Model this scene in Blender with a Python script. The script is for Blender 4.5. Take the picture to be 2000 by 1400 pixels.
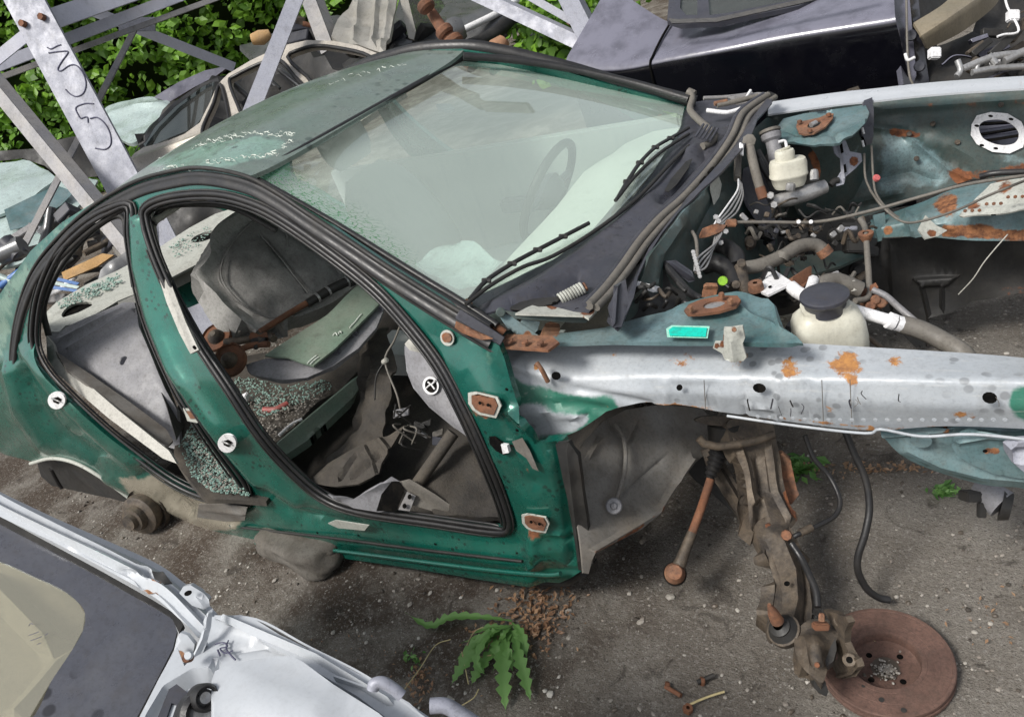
import bpy, bmesh, math, random
from mathutils import Vector, Matrix, noise, geometry
random.seed(7)
for o in list(bpy.data.objects): bpy.data.objects.remove(o)
sc = bpy.context.scene
rad = math.radians

# ------------------------------------------------------------------ camera
CAM = Vector((1.0692, -1.9948, 1.7030)); FOC = 1513.24
_y, _p, _r = 2.260790, -0.500887, -0.353683
FW = Vector((math.cos(_p)*math.cos(_y), math.cos(_p)*math.sin(_y), math.sin(_p)))
_R = FW.cross(Vector((0, 0, 1))).normalized(); _U = _R.cross(FW)
RT = _R*math.cos(_r) + _U*math.sin(_r)
UP = -_R*math.sin(_r) + _U*math.cos(_r)
cd = bpy.data.cameras.new('camera'); cam = bpy.data.objects.new('camera', cd)
sc.collection.objects.link(cam)
m = Matrix((RT, UP, -FW)).transposed().to_4x4(); m.translation = CAM
cam.matrix_world = m
cd.sensor_width = 36; cd.lens = 36*FOC/2000; cd.clip_start = .02; cd.clip_end = 600
sc.camera = cam

# ------------------------------------------------------------------ daylight, overcast
w = bpy.data.worlds.new('World'); sc.world = w; w.use_nodes = True
nt = w.node_tree; bg = nt.nodes['Background']
sky = nt.nodes.new('ShaderNodeTexSky'); sky.sky_type = 'NISHITA'; sky.sun_disc = False
sky.sun_elevation = rad(52); sky.sun_rotation = rad(200); sky.dust_density = 3
hs = nt.nodes.new('ShaderNodeHueSaturation'); hs.inputs['Saturation'].default_value = .32
nt.links.new(sky.outputs[0], hs.inputs['Color']); nt.links.new(hs.outputs[0], bg.inputs[0])
bg.inputs[1].default_value = .12
sd = bpy.data.lights.new('sun', 'SUN'); sd.energy = 2.7; sd.angle = rad(16); sd.color = (1, .96, .9)
so = bpy.data.objects.new('sun', sd); sc.collection.objects.link(so)
_sd = Vector((math.cos(rad(52))*math.sin(rad(200)), math.cos(rad(52))*math.cos(rad(200)), math.sin(rad(52))))
so.rotation_euler = _sd.to_track_quat('Z', 'Y').to_euler()
sc.view_settings.view_transform = 'Standard'; sc.view_settings.look = 'None'
sc.view_settings.exposure = 0.42; sc.view_settings.gamma = 1

# ------------------------------------------------------------------ helpers
def ray(px, py): return FW + RT*((px-1000)/FOC) - UP*((py-700)/FOC)
def ptab(tab, v):
    if v <= tab[0][0]: return tab[0][1]
    for (a, b), (c, d) in zip(tab, tab[1:]):
        if v <= c: return b+(d-b)*(v-a)/(c-a)
    return tab[-1][1]
SIDETAB = [(-.2, -.80), (.1, -.83), (.2, -.85), (.6, -.86), (.75, -.83), (.9, -.765), (1., -.73), (1.17, -.67), (1.3, -.61), (1.36, -.575), (1.6, -.4)]
def implicit(F, t0=.7, t1=7):
    def s(px, py):
        d = ray(px, py); n = 60; a = t0; fa = F(CAM+d*a)
        for i in range(1, n+1):
            b = t0+(t1-t0)*i/n; fb = F(CAM+d*b)
            if (fa < 0) != (fb < 0):
                for _ in range(22):
                    c = (a+b)/2; fc = F(CAM+d*c)
                    if (fc < 0) == (fa < 0): a, fa = c, fc
                    else: b = c
                return CAM+d*((a+b)/2)
            a, fa = b, fb
        return CAM+d*2.5
    return s
def SIDE(off=0.): return implicit(lambda P: P.y-(ptab(SIDETAB, P.z)-off))
def plane(co, n):
    n = Vector(n); co = Vector(co)
    def s(px, py):
        d = ray(px, py); t = (co-CAM).dot(n)/d.dot(n); return CAM+d*t
    return s
def X(v): return plane((v, 0, 0), (1, 0, 0))
def Y(v): return plane((0, v, 0), (0, 1, 0))
def Z(v): return plane((0, 0, v), (0, 0, 1))
def T(v): return lambda px, py: CAM+ray(px, py)*v
def TP(a, b, c):
    A, B, D = (CAM+ray(q[0], q[1])*q[2] for q in (a, b, c))
    return plane(A, (B-A).cross(D-A))
WSN = Vector((.44, 0, .898)); WSP = Vector((-.775, 0, 1.283))
def wsF(P):
    q = P-WSP; s = max(0, min(1, q.x/.8)); hw = .58+.18*s
    return q.dot(WSN)-(.015+.03*s)*(1-(P.y/hw)**2)
WS = implicit(wsF)
def surf(s):
    if callable(s): return s
    return {'x': X, 'y': Y, 'z': Z, 't': T}[s[0]](s[1])

def cr(pts, n=6, closed=False):
    """Catmull-Rom through the points"""
    L = len(pts); out = []
    P = [Vector(p) for p in pts]
    rng = L if closed else L-1
    for i in range(rng):
        p1, p2 = P[i], P[(i+1) % L]
        p0 = P[(i-1) % L] if (closed or i > 0) else p1*2-p2
        p3 = P[(i+2) % L] if (closed or i < L-2) else p2*2-p1
        for k in range(n):
            t = k/n
            out.append(.5*((2*p1)+(p2-p0)*t+(2*p0-5*p1+4*p2-p3)*t*t+(3*p1-p0-3*p2+p3)*t**3))
    if not closed: out.append(P[-1])
    return out
def pin(x, y, poly):
    c = False; j = len(poly)-1
    for i in range(len(poly)):
        xi, yi = poly[i]; xj, yj = poly[j]
        if (yi > y) != (yj > y) and x < (xj-xi)*(y-yi)/(yj-yi)+xi: c = not c
        j = i
    return c
def dseg(x, y, a, b):
    ax, ay = a; bx, by = b; dx, dy = bx-ax, by-ay; L = dx*dx+dy*dy
    t = 0 if L == 0 else max(0, min(1, ((x-ax)*dx+(y-ay)*dy)/L))
    return math.hypot(x-ax-t*dx, y-ay-t*dy)
def dpoly(x, y, pl, closed=False):
    if len(pl) == 1: return math.hypot(x-pl[0][0], y-pl[0][1])
    m = min(dseg(x, y, a, b) for a, b in zip(pl, pl[1:]))
    if closed: m = min(m, dseg(x, y, pl[-1], pl[0]))
    return m
def sm(t): t = max(0, min(1, t)); return t*t*(3-2*t)
def fld(x, y, items):
    h = 0
    for it in items:
        if it[0] == 'poly':
            d = dpoly(x, y, it[1], True)
            if pin(x, y, it[1]): h += it[3]*sm(.5+d/it[2]/2)
            elif d < it[2]: h += it[3]*sm(.5-d/it[2]/2)
        else:
            d = dpoly(x, y, it[0])
            if d < it[1]: h += it[2]*sm(1-d/it[1])
    return h

COL = sc.collection
def finish(name, me, mat, parent, sharp=35, smooth=True):
    me.materials.append(mat)
    if smooth:
        me.shade_smooth(); me.set_sharp_from_angle(angle=rad(sharp))
    o = bpy.data.objects.new(name, me); COL.objects.link(o)
    if parent is not None:
        o.parent = parent; o.matrix_parent_inverse = Matrix.Translation(-PW[parent.name])
    PW[o.name] = Vector()
    return o
PW = {}
def pyd(name, vs, fs, mat, parent=None, sharp=35, smooth=True):
    me = bpy.data.meshes.new(name); me.from_pydata([tuple(v) for v in vs], [], fs); me.validate()
    return finish(name, me, mat, parent, sharp, smooth)
def thing(name, label, cat, loc=(0, 0, 0), group=None):
    o = bpy.data.objects.new(name, None); COL.objects.link(o); o.empty_display_size = .1
    o.location = loc; PW[o.name] = Vector(loc)
    o['label'] = label; o['category'] = cat
    if group: o['group'] = group
    return o
def tag(o, label, cat, group=None, kind=None):
    if label: o['label'] = label; o['category'] = cat
    if group: o['group'] = group
    if kind: o['kind'] = kind
    return o
def kind(o, k): o['kind'] = k; return o

def sheet(name, outer, s, mat, parent=None, holes=(), step=22, relief=(), rust=(), wear_or_sheen=(), bare=(), thick=.0025, smooth=True, closed_smooth=False, wob=0, wobs=8, sharp=40):
    s = surf(s); outer = [tuple(p) for p in outer]
    if closed_smooth: outer = [tuple(v)[:2] for v in cr([(*p, 0) for p in outer], 5, True)]
    hs_ = []
    for h in holes:
        hs_.append([tuple(v)[:2] for v in cr([(*p, 0) for p in h], 4, True)] if closed_smooth == 2 or len(h) > 6 else list(h))
    vs = []; es = []
    for lp in [outer]+hs_:
        # densify
        d = []
        for a, b in zip(lp, lp[1:]+lp[:1]):
            n = max(1, int(math.hypot(b[0]-a[0], b[1]-a[1])/step))
            for k in range(n): d.append((a[0]+(b[0]-a[0])*k/n, a[1]+(b[1]-a[1])*k/n))
        b0 = len(vs); vs += d; es += [(b0+i, b0+(i+1) % len(d)) for i in range(len(d))]
    xs = [p[0] for p in outer]; ys = [p[1] for p in outer]
    def ins(x, y, mg): return pin(x, y, outer) and not any(pin(x, y, h) for h in hs_) and min(dpoly(x, y, l, True) for l in [outer]+hs_) > mg
    strokes = []
    for it in relief:
        if it[0] == 'poly': strokes.append((it[1]+[it[1][0]], it[2])); 
        elif len(it[0]) > 1: strokes.append((it[0], it[1]))
    acc = {}
    def addp(x, y, mg):
        key = (int(x/mg), int(y/mg))
        for i in (-1, 0, 1):
            for j in (-1, 0, 1):
                for q in acc.get((key[0]+i, key[1]+j), ()):
                    if math.hypot(q[0]-x, q[1]-y) < mg: return
        acc.setdefault(key, []).append((x, y)); vs.append((x, y))
    for pl, wd_ in strokes:
        ds_ = min(step*.7, max(3.5, wd_*.8))
        for off in (0, .5, -.5, 1, -1):
            for a, b in zip(pl, pl[1:]):
                L_ = math.hypot(b[0]-a[0], b[1]-a[1])
                if L_ < .01: continue
                nx, ny = -(b[1]-a[1])/L_, (b[0]-a[0])/L_; n_ = max(1, int(L_/ds_))
                for k in range(n_+1):
                    x = a[0]+(b[0]-a[0])*k/n_+nx*wd_*off; y = a[1]+(b[1]-a[1])*k/n_+ny*wd_*off
                    if ins(x, y, 1.5): addp(x, y, min(wd_*.42, ds_*.8))
    y = min(ys)+step/2; row = 0
    while y < max(ys):
        x = min(xs)+(step/2 if row % 2 else 0)
        while x < max(xs):
            if ins(x, y, step*.45) and all(dpoly(x, y, pl) > wd_*1.15 for pl, wd_ in strokes):
                vs.append((x, y))
            x += step
        y += step*.87; row += 1
    r = geometry.delaunay_2d_cdt([Vector(v) for v in vs], es, [], 0, 1e-4)
    V2 = [tuple(v) for v in r[0]]; tris = []
    for f in r[2]:
        cx = sum(V2[i][0] for i in f)/len(f); cy = sum(V2[i][1] for i in f)/len(f)
        if pin(cx, cy, outer) and not any(pin(cx, cy, h) for h in hs_): tris.append(list(f))
    V3 = [s(*p) for p in V2]
    N = [Vector() for _ in V3]; T2 = []
    for f in tris:
        n = (V3[f[1]]-V3[f[0]]).cross(V3[f[2]]-V3[f[0]])
        if n.dot(CAM-V3[f[0]]) < 0: f = f[::-1]; n = -n
        T2.append(f)
        for i in f: N[i] += n
    for n in N:
        if n.length > 0: n.normalize()
    if relief or wob:
        W3 = []
        for p, v, n in zip(V2, V3, N):
            h = fld(p[0], p[1], relief)
            if wob: h += wob*noise.noise(v*wobs)
            W3.append(v+n*h)
        V3 = W3
        N = [Vector() for _ in V3]
        for f in T2:
            n = (V3[f[1]]-V3[f[0]]).cross(V3[f[2]]-V3[f[0]])
            for i in f: N[i] += n
        for n in N:
            if n.length > 0: n.normalize()
    nv = len(V3); allv = V3+[v-n*thick for v, n in zip(V3, N)]
    fs = [tuple(f) for f in T2]+[tuple(i+nv for i in f[::-1]) for f in T2]
    ec = {}
    for f in T2:
        for i in range(len(f)):
            e = (f[i], f[(i+1) % len(f)]); ec[e] = 1
    for (a, b) in list(ec):
        if (b, a) not in ec: fs.append((b, a, a+nv, b+nv))
    me = bpy.data.meshes.new(name); me.from_pydata([tuple(v) for v in allv], [], fs)
    for an, it in (('rust', rust), ('wear_or_sheen', wear_or_sheen), ('bare', bare)):
        if it:
            at = me.attributes.new(an, 'FLOAT', 'POINT')
            for i, p in enumerate(V2):
                h = max(0, min(1, fld(p[0], p[1], it)))
                at.data[i].value = h; at.data[i+nv].value = h
    return finish(name, me, mat, parent, sharp, smooth)

def P3(p, dflt=None):
    """(px, py, spec) -> point; a Vector passes"""
    if isinstance(p, Vector): return p
    if len(p) == 2: return surf(dflt)(p[0], p[1])
    return surf(p[2])(p[0], p[1])
def tubev(pts, radii, nseg=8, closed=False, cap=True, flat=1.):
    vs = []; fs = []; n = len(pts)
    if not isinstance(radii, (list, tuple)): radii = [radii]*n
    up = None
    for i, p in enumerate(pts):
        a = pts[(i-1) % n] if (closed or i > 0) else p
        b = pts[(i+1) % n] if (closed or i < n-1) else p
        t = (b-a)
        if t.length < 1e-9: t = Vector((0, 0, 1))
        t.normalize()
        if up is None:
            up = Vector((0, 0, 1)) if abs(t.z) < .9 else Vector((1, 0, 0))
        up = (up-t*up.dot(t))
        if up.length < 1e-6: up = Vector((1, 0, 0))
        up.normalize(); sd_ = t.cross(up)
        for k in range(nseg):
            an = 2*math.pi*k/nseg
            vs.append(p+(up*math.cos(an)*flat+sd_*math.sin(an))*radii[i])
    for i in range(n if closed else n-1):
        for k in range(nseg):
            a = i*nseg+k; b = i*nseg+(k+1) % nseg; j = (i+1) % n
            fs.append((a, j*nseg+k, j*nseg+(k+1) % nseg, b)[::-1])
    if not closed and cap:
        fs.append(tuple(range(nseg))); fs.append(tuple((n-1)*nseg+k for k in range(nseg))[::-1])
    return vs, fs
def tube(name, pts, r, mat, parent=None, s=None, nseg=8, closed=False, n=5, flat=1., smoothpath=True):
    P = [P3(p, s) for p in pts]
    rr = r
    if smoothpath and len(P) > 2:
        if isinstance(r, (list, tuple)):
            rv = [v.x for v in cr([(q, 0, 0) for q in r], n, closed)]; rr = rv
        P = cr(P, n, closed)
    vs, fs = tubev(P, rr, nseg, closed, True, flat)
    return pyd(name, vs, fs, mat, parent, 50)
class MB:
    def __init__(s): s.v = []; s.f = []
    def add(s, vf):
        b = len(s.v); s.v += [Vector(v) for v in vf[0]]; s.f += [tuple(i+b for i in f) for f in vf[1]]; return s
    def tube(s, pts, r, nseg=8, sp=None, smooth=True, closed=False):
        P = [P3(p, sp) for p in pts]
        if smooth and len(P) > 2 and not isinstance(r, (list, tuple)): P = cr(P, 5, closed)
        return s.add(tubev(P, r, nseg, closed))
    def build(s, name, mat, parent=None, sharp=35, smooth=True): return pyd(name, s.v, s.f, mat, parent, sharp, smooth)
def boxv(c, ax, ay, az):
    c = Vector(c); vs = [c+ax*i+ay*j+az*k for i in (-1, 1) for j in (-1, 1) for k in (-1, 1)]
    return vs, [(0, 1, 3, 2), (4, 6, 7, 5), (0, 4, 5, 1), (2, 3, 7, 6), (0, 2, 6, 4), (1, 5, 7, 3)]
def bevbox(name, c, ax, ay, az, mat, parent=None, bev=.004, seg=2):
    v, f = boxv(c, Vector(ax), Vector(ay), Vector(az))
    bm = bmesh.new(); bv = [bm.verts.new(p) for p in v]
    for q in f: bm.faces.new([bv[i] for i in q])
    bmesh.ops.recalc_face_normals(bm, faces=bm.faces)
    bmesh.ops.bevel(bm, geom=bm.edges[:], offset=bev, segments=seg, affect='EDGES')
    me = bpy.data.meshes.new(name); bm.to_mesh(me); bm.free()
    return finish(name, me, mat, parent, 40)
def lathe(prof, axis, org, n=20, ref=None):
    """prof: (r, h) along the axis"""
    a = Vector(axis).normalized(); r = Vector((0, 0, 1)) if abs(a.z) < .9 else Vector((1, 0, 0))
    u = (r-a*r.dot(a)).normalized(); v = a.cross(u); vs = []; fs = []
    for (rr, h) in prof:
        for k in range(n):
            an = 2*math.pi*k/n; vs.append(Vector(org)+a*h+(u*math.cos(an)+v*math.sin(an))*max(rr, 1e-5))
    for i in range(len(prof)-1):
        for k in range(n):
            fs.append((i*n+k, i*n+(k+1) % n, (i+1)*n+(k+1) % n, (i+1)*n+k))
    return vs, fs
def lath(name, prof, axis, org, mat, parent=None, n=24, sharp=35):
    vs, fs = lathe(prof, axis, org, n); return pyd(name, vs, fs, mat, parent, sharp)
def tocam(p): return (CAM-p).normalized()
def ell(cx, cy, rx, ry, rot=0, n=16):
    c, s_ = math.cos(rad(rot)), math.sin(rad(rot))
    return [(cx+rx*math.cos(2*math.pi*k/n)*c-ry*math.sin(2*math.pi*k/n)*s_, cy+rx*math.cos(2*math.pi*k/n)*s_+ry*math.sin(2*math.pi*k/n)*c) for k in range(n)]
def loft(name, rows, mat, parent=None, n=60, m=4, relief=None, thick=.003, rust=(), wear_or_sheen=(), sharp=40):
    """rows: polylines of points (px,py,spec); surface between them, rows joined smoothly"""
    R_ = []
    for row in rows:
        P = [P3(p) for p in row]; P = cr(P, 6) if len(P) > 2 else P
        L = [0]
        for a, b in zip(P, P[1:]): L.append(L[-1]+(b-a).length)
        out = []; j = 0
        for k in range(n+1):
            d = L[-1]*k/n
            while j < len(L)-2 and L[j+1] < d: j += 1
            t = 0 if L[j+1] == L[j] else (d-L[j])/(L[j+1]-L[j]); out.append(P[j].lerp(P[j+1], min(1, t)))
        R_.append(out)
    G = []
    for k in range(n+1):
        col = []
        for i in range(len(R_)-1):
            for q in range(m): col.append(R_[i][k].lerp(R_[i+1][k], q/m))
        col.append(R_[-1][k]); G.append(col)
    mm = len(G[0])
    # round the ridge lines a little
    G2 = [[v.copy() for v in c] for c in G]
    for k in range(n+1):
        for i in range(1, mm-1): G2[k][i] = G[k][i]*.5+(G[k][i-1]+G[k][i+1])*.25
    G = G2
    vs = [v for c in G for v in c]; px = [proj(v) for v in vs]
    fs = []
    for k in range(n):
        for i in range(mm-1):
            a = k*mm+i; f = (a, a+1, a+mm+1, a+mm)
            fs.append(f)
    c0 = vs[fs[len(fs)//2][0]]; f = fs[len(fs)//2]
    nn = (vs[f[1]]-vs[f[0]]).cross(vs[f[2]]-vs[f[0]])
    if nn.dot(CAM-c0) < 0: fs = [f[::-1] for f in fs]
    N = [Vector() for _ in vs]
    for f in fs:
        q = (vs[f[1]]-vs[f[0]]).cross(vs[f[2]]-vs[f[0]])
        for i in f: N[i] += q
    for q in N: q.normalize()
    if relief: vs = [v+q*fld(p[0], p[1], relief) for v, q, p in zip(vs, N, px)]
    nv = len(vs); allv = vs+[v-q*thick for v, q in zip(vs, N)]
    ec = {(f[i], f[(i+1) % 4]) for f in fs for i in range(4)}
    F = list(fs)+[tuple(i+nv for i in f[::-1]) for f in fs]+[(b, a, a+nv, b+nv) for (a, b) in ec if (b, a) not in ec]
    me = bpy.data.meshes.new(name); me.from_pydata([tuple(v) for v in allv], [], F)
    for an, it in (('rust', rust), ('wear_or_sheen', wear_or_sheen)):
        if it:
            at = me.attributes.new(an, 'FLOAT', 'POINT')
            for i, p in enumerate(px):
                h = max(0, min(1, fld(p[0], p[1], it))); at.data[i].value = h; at.data[i+nv].value = h
    return finish(name, me, mat, parent, sharp)
def proj(P):
    d = P-CAM; z = max(.05, d.dot(FW)); return (1000+FOC*d.dot(RT)/z, 700-FOC*d.dot(UP)/z)

# ------------------------------------------------------------------ materials
class NT:
    def __init__(s, name):
        s.m = bpy.data.materials.new(name); s.m.use_nodes = True; s.t = s.m.node_tree; s.b = s.t.nodes['Principled BSDF']
        s.g = s.n('ShaderNodeNewGeometry')
    def n(s, ty, **kw):
        q = s.t.nodes.new(ty)
        for k, v in kw.items(): setattr(q, k, v)
        return q
    def l(s, a, b): s.t.links.new(a, b)
    def noise(s, scale, detail=4, rough=.6, dist=0):
        q = s.n('ShaderNodeTexNoise'); q.inputs['Scale'].default_value = scale; q.inputs['Detail'].default_value = detail
        q.inputs['Roughness'].default_value = rough; q.inputs['Distortion'].default_value = dist
        s.l(s.g.outputs['Position'], q.inputs['Vector']); return q.outputs['Fac']
    def vor(s, scale, feature='F1', dist=True):
        q = s.n('ShaderNodeTexVoronoi'); q.feature = feature; q.inputs['Scale'].default_value = scale
        s.l(s.g.outputs['Position'], q.inputs['Vector']); return q
    def ramp(s, fac, a, b, c0=0, c1=1):
        q = s.n('ShaderNodeMapRange'); q.interpolation_type = 'SMOOTHSTEP'
        q.inputs['From Min'].default_value = a; q.inputs['From Max'].default_value = b
        q.inputs['To Min'].default_value = c0; q.inputs['To Max'].default_value = c1
        s.l(fac, q.inputs['Value']); return q.outputs['Result']
    def math(s, op, a, b=None):
        q = s.n('ShaderNodeMath', operation=op)
        for i, v in enumerate((a, b)):
            if v is None: continue
            if isinstance(v, (int, float)): q.inputs[i].default_value = v
            else: s.l(v, q.inputs[i])
        return q.outputs[0]
    def mix(s, fac, a, b):
        q = s.n('ShaderNodeMix', data_type='RGBA')
        for i, v in ((0, fac), (6, a), (7, b)):
            if isinstance(v, (int, float)): q.inputs[i].default_value = v
            elif isinstance(v, tuple): q.inputs[i].default_value = (*v, 1) if len(v) == 3 else v
            else: s.l(v, q.inputs[i])
        return q.outputs[2]
    def attr(s, n_):
        q = s.n('ShaderNodeAttribute'); q.attribute_name = n_; return q.outputs['Fac']
RUST1 = (.21, .075, .028); RUST2 = (.075, .028, .014)
def mat(name, col, rough=.5, metal=0., col2=None, amt2=.5, s2=5., rust=None, rcol=None, rcol2=None, spots=0, spotcol=None, spotscale=70, dust=0, dustcol=(.28, .25, .21), bump=.15, bs=60, coat=0., wear_or_sheen=None, top=None, bare=None, grime=.7, spec=.5, fine=0, scratch=0, rs=14):
    t = NT(name); b = t.b
    c = col if not isinstance(col, tuple) else (*col, 1)
    cur = t.mix(0., col, col)
    if col2: cur = t.mix(t.ramp(t.noise(s2, 5), .5-.22, .5+.22, 0, amt2*2 if amt2 < .5 else 1), cur, col2)
    rsock = None
    if wear_or_sheen:
        wv = t.math('ADD', t.attr('wear_or_sheen'), t.math('MULTIPLY', t.math('SUBTRACT', t.noise(16, 5), .5), .9))
        cur = t.mix(t.ramp(wv, .38, .62), cur, wear_or_sheen)
    if fine: cur = t.mix(t.ramp(t.noise(140, 3), .45, .7, 0, fine), cur, tuple(x*.35 for x in col))
    if dust:
        cur = t.mix(t.ramp(t.noise(7, 6, .7), .35, .75, 0, dust), cur, dustcol)
        cur = t.mix(t.ramp(t.noise(45, 6, .75), .5, .72, 0, dust*.8), cur, tuple(x*.7 for x in dustcol))
    if scratch:
        q = t.n('ShaderNodeTexNoise'); mp = t.n('ShaderNodeMapping'); mp.inputs['Scale'].default_value = (8, 60, 90)
        mp.inputs['Rotation'].default_value = (.3, .5, .2)
        t.l(t.g.outputs['Position'], mp.inputs[0]); t.l(mp.outputs[0], q.inputs['Vector']); q.inputs['Scale'].default_value = 1.5; q.inputs['Detail'].default_value = 4
        cur = t.mix(t.ramp(q.outputs['Fac'], .6, .68, 0, scratch), cur, (.5, .5, .48))
    if grime:
        cur = t.mix(t.ramp(t.noise(120, 5, .8), .46, .66, 0, .42*grime), cur, (.02, .018, .015))
        q = t.n('ShaderNodeTexNoise'); mp = t.n('ShaderNodeMapping'); mp.inputs['Scale'].default_value = (26, 26, 3.5)
        t.l(t.g.outputs['Position'], mp.inputs[0]); t.l(mp.outputs[0], q.inputs['Vector']); q.inputs['Scale'].default_value = 1; q.inputs['Detail'].default_value = 5; q.inputs['Roughness'].default_value = .7
        cur = t.mix(t.ramp(q.outputs['Fac'], .5, .72, 0, .42*grime), cur, (.045, .038, .03))
    if bare:
        bv = t.math('ADD', t.attr('bare'), t.math('MULTIPLY', t.math('SUBTRACT', t.noise(13, 6, .7), .5), 1.1))
        cur = t.mix(t.ramp(bv, .4, .68), cur, bare)
    if spots:
        v = t.vor(spotscale); r_ = t.math('MULTIPLY', t.ramp(v.outputs['Distance'], .22, .34, 1, 0), t.ramp(t.noise(spotscale*.16, 2), .5, .6))
        cur = t.mix(t.math('MULTIPLY', r_, spots), cur, spotcol or tuple(x*.45 for x in col))
    rmask = None
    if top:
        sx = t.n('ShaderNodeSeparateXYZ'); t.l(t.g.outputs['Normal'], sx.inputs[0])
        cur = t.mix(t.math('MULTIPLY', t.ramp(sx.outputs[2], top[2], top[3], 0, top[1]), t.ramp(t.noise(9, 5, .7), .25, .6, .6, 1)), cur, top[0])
    if rust is not None:
        f = t.math('ADD', t.math('ADD', t.math('MULTIPLY', t.attr('rust'), 1.75), rust), t.math('MULTIPLY', t.math('SUBTRACT', t.noise(rs, 7, .7), .5), 1.5))
        rmask = t.ramp(f, .30, .48)
        rc = t.mix(t.ramp(t.noise(38, 6, .75), .35, .65), rcol or RUST1, rcol2 or RUST2)
        cur = t.mix(rmask, cur, rc)
    t.l(cur, b.inputs['Base Color'])
    b.inputs['Specular IOR Level'].default_value = spec
    rr = t.ramp(t.noise(11, 5, .7), .3, .7, max(0, rough-.12), min(1, rough+.16))
    if rmask is not None:
        q = t.n('ShaderNodeMix'); t.l(rmask, q.inputs[0]); t.l(rr, q.inputs[2]); q.inputs[3].default_value = .85; rr = q.outputs[0]
        if metal:
            q = t.n('ShaderNodeMix'); t.l(rmask, q.inputs[0]); q.inputs[2].default_value = metal; q.inputs[3].default_value = 0; t.l(q.outputs[0], b.inputs['Metallic'])
    elif metal: b.inputs['Metallic'].default_value = metal
    t.l(rr, b.inputs['Roughness'])
    if coat: b.inputs['Coat Weight'].default_value = coat; b.inputs['Coat Roughness'].default_value = .12
    if bump:
        q = t.n('ShaderNodeBump'); q.inputs['Strength'].default_value = bump; q.inputs['Distance'].default_value = .004
        h = t.noise(bs, 6, .65)
        if rmask is not None: h = t.math('ADD', h, t.math('MULTIPLY', rmask, t.noise(120, 4)))
        t.l(h, q.inputs['Height']); t.l(q.outputs[0], b.inputs['Normal'])
    return t.m
GREEN = mat('green_paint', (.005, .155, .112), .24, .45, col2=(.006, .10, .075), s2=2, dust=.13, dustcol=(.2, .23, .19), rust=-.25, spots=.7, spotcol=(.015, .03, .025), spotscale=45, bump=.05, bs=9, coat=.8, wear_or_sheen=(.15, .28, .21), bare=(.36, .33, .26), grime=.35)
ROOFG = mat('roof_paint', (.13, .185, .155), .34, .2, col2=(.16, .21, .185), s2=3, dust=.35, dustcol=(.2, .215, .19), spots=.7, spotcol=(.03, .05, .04), spotscale=24, bump=.06, bs=8, coat=.4, wear_or_sheen=(.22, .36, .3))
APR = mat('apron_paint', (.33, .36, .39), .42, .05, grime=.35, col2=(.39, .415, .44), s2=6, dust=.12, dustcol=(.3, .3, .28), rust=-.12, rcol=(.42, .2, .06), rcol2=(.22, .10, .045), spots=.75, spotcol=(.17, .18, .19), spotscale=34, bump=.3, bs=26, rs=42, wear_or_sheen=(.03, .16, .11), scratch=.25)
TEAL = mat('teal_paint', (.15, .235, .255), .45, .1, col2=(.05, .12, .125), s2=5, dust=.45, dustcol=(.19, .2, .18), rust=-.1, rcol=(.30, .13, .055), spots=.4, spotscale=60, bump=.15, bs=20, wear_or_sheen=(.012, .05, .045))
TEALD = mat('dark_teal_paint', (.018, .05, .052), .45, .1, col2=(.045, .075, .072), s2=6, dust=.5, dustcol=(.11, .10, .08), rust=-.02, bump=.2, bs=20, grime=1, wear_or_sheen=(.15, .235, .25))
WHITE = mat('white_paint', (.43, .455, .485), .35, 0, grime=.18, dust=.1, dustcol=(.45, .43, .4), rust=-.3, rcol=(.4, .2, .09), bump=.03, bs=8, coat=.3, spots=.2, spotcol=(.45, .46, .48))
BLACKP = mat('black_paint', (.003, .003, .005), .16, .0, dust=.0, bump=0, coat=0, grime=0, spec=.5, top=((.17, .17, .215), .9, .22, .5))  # up-facing parts coloured grey to stand for reflected sky
RUB = mat('black_rubber', (.012, .012, .013), .42, 0, dust=.1, dustcol=(.1, .095, .09), bump=.2, bs=90)
RUBG = mat('grey_rubber', (.13, .12, .105), .65, 0, dust=.4, dustcol=(.2, .18, .15), bump=.3, bs=80)
PLAS = mat('dark_plastic', (.033, .035, .046), .38, 0, col2=(.05, .052, .066), s2=4, dust=.18, dustcol=(.15, .14, .14), bump=.1, bs=120, spots=.5, spotcol=(.02, .02, .025), spotscale=45)
BLK = mat('grimy_black', (.012, .012, .012), .6, 0, dust=.4, dustcol=(.055, .05, .043), bump=.4, bs=40, rust=-.12)
MET = mat('dirty_aluminium', (.42, .42, .42), .42, .6, dust=.4, dustcol=(.22, .2, .18), bump=.3, bs=60)
GALV = mat('galvanised_steel', (.25, .26, .31), .55, .1, col2=(.31, .32, .37), s2=6, dust=.15, dustcol=(.3, .29, .28), bump=.1, bs=30, rust=-.25, scratch=.1)
GALVB = mat('galvanised_steel_lit', (.42, .43, .50), .5, .1, col2=(.48, .49, .55), s2=6, dust=.12, grime=.35, bump=.1, bs=30)  # lighter copy of the steel, brightens bars that face away from the light
GALVD = mat('weathered_galvanised_steel', (.22, .22, .235), .55, .3, col2=(.3, .29, .28), s2=4, dust=.3, bump=.2, bs=30, rust=-.2)
RUST = mat('rust', (.19, .075, .035), .85, 0, col2=(.10, .045, .026), s2=16, dust=.25, dustcol=(.27, .15, .09), bump=.6, bs=70)
RUSTO = mat('orange_rust', (.25, .105, .05), .85, 0, col2=(.10, .045, .028), s2=30, bump=.5, bs=90, dust=.25, dustcol=(.42, .3, .2))
RUSTG = mat('grimy_suspension_metal', (.10, .08, .06), .62, .2, col2=(.022, .02, .02), s2=22, dust=.38, dustcol=(.24, .18, .12), bump=1.1, bs=45, rust=-.02)
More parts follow.
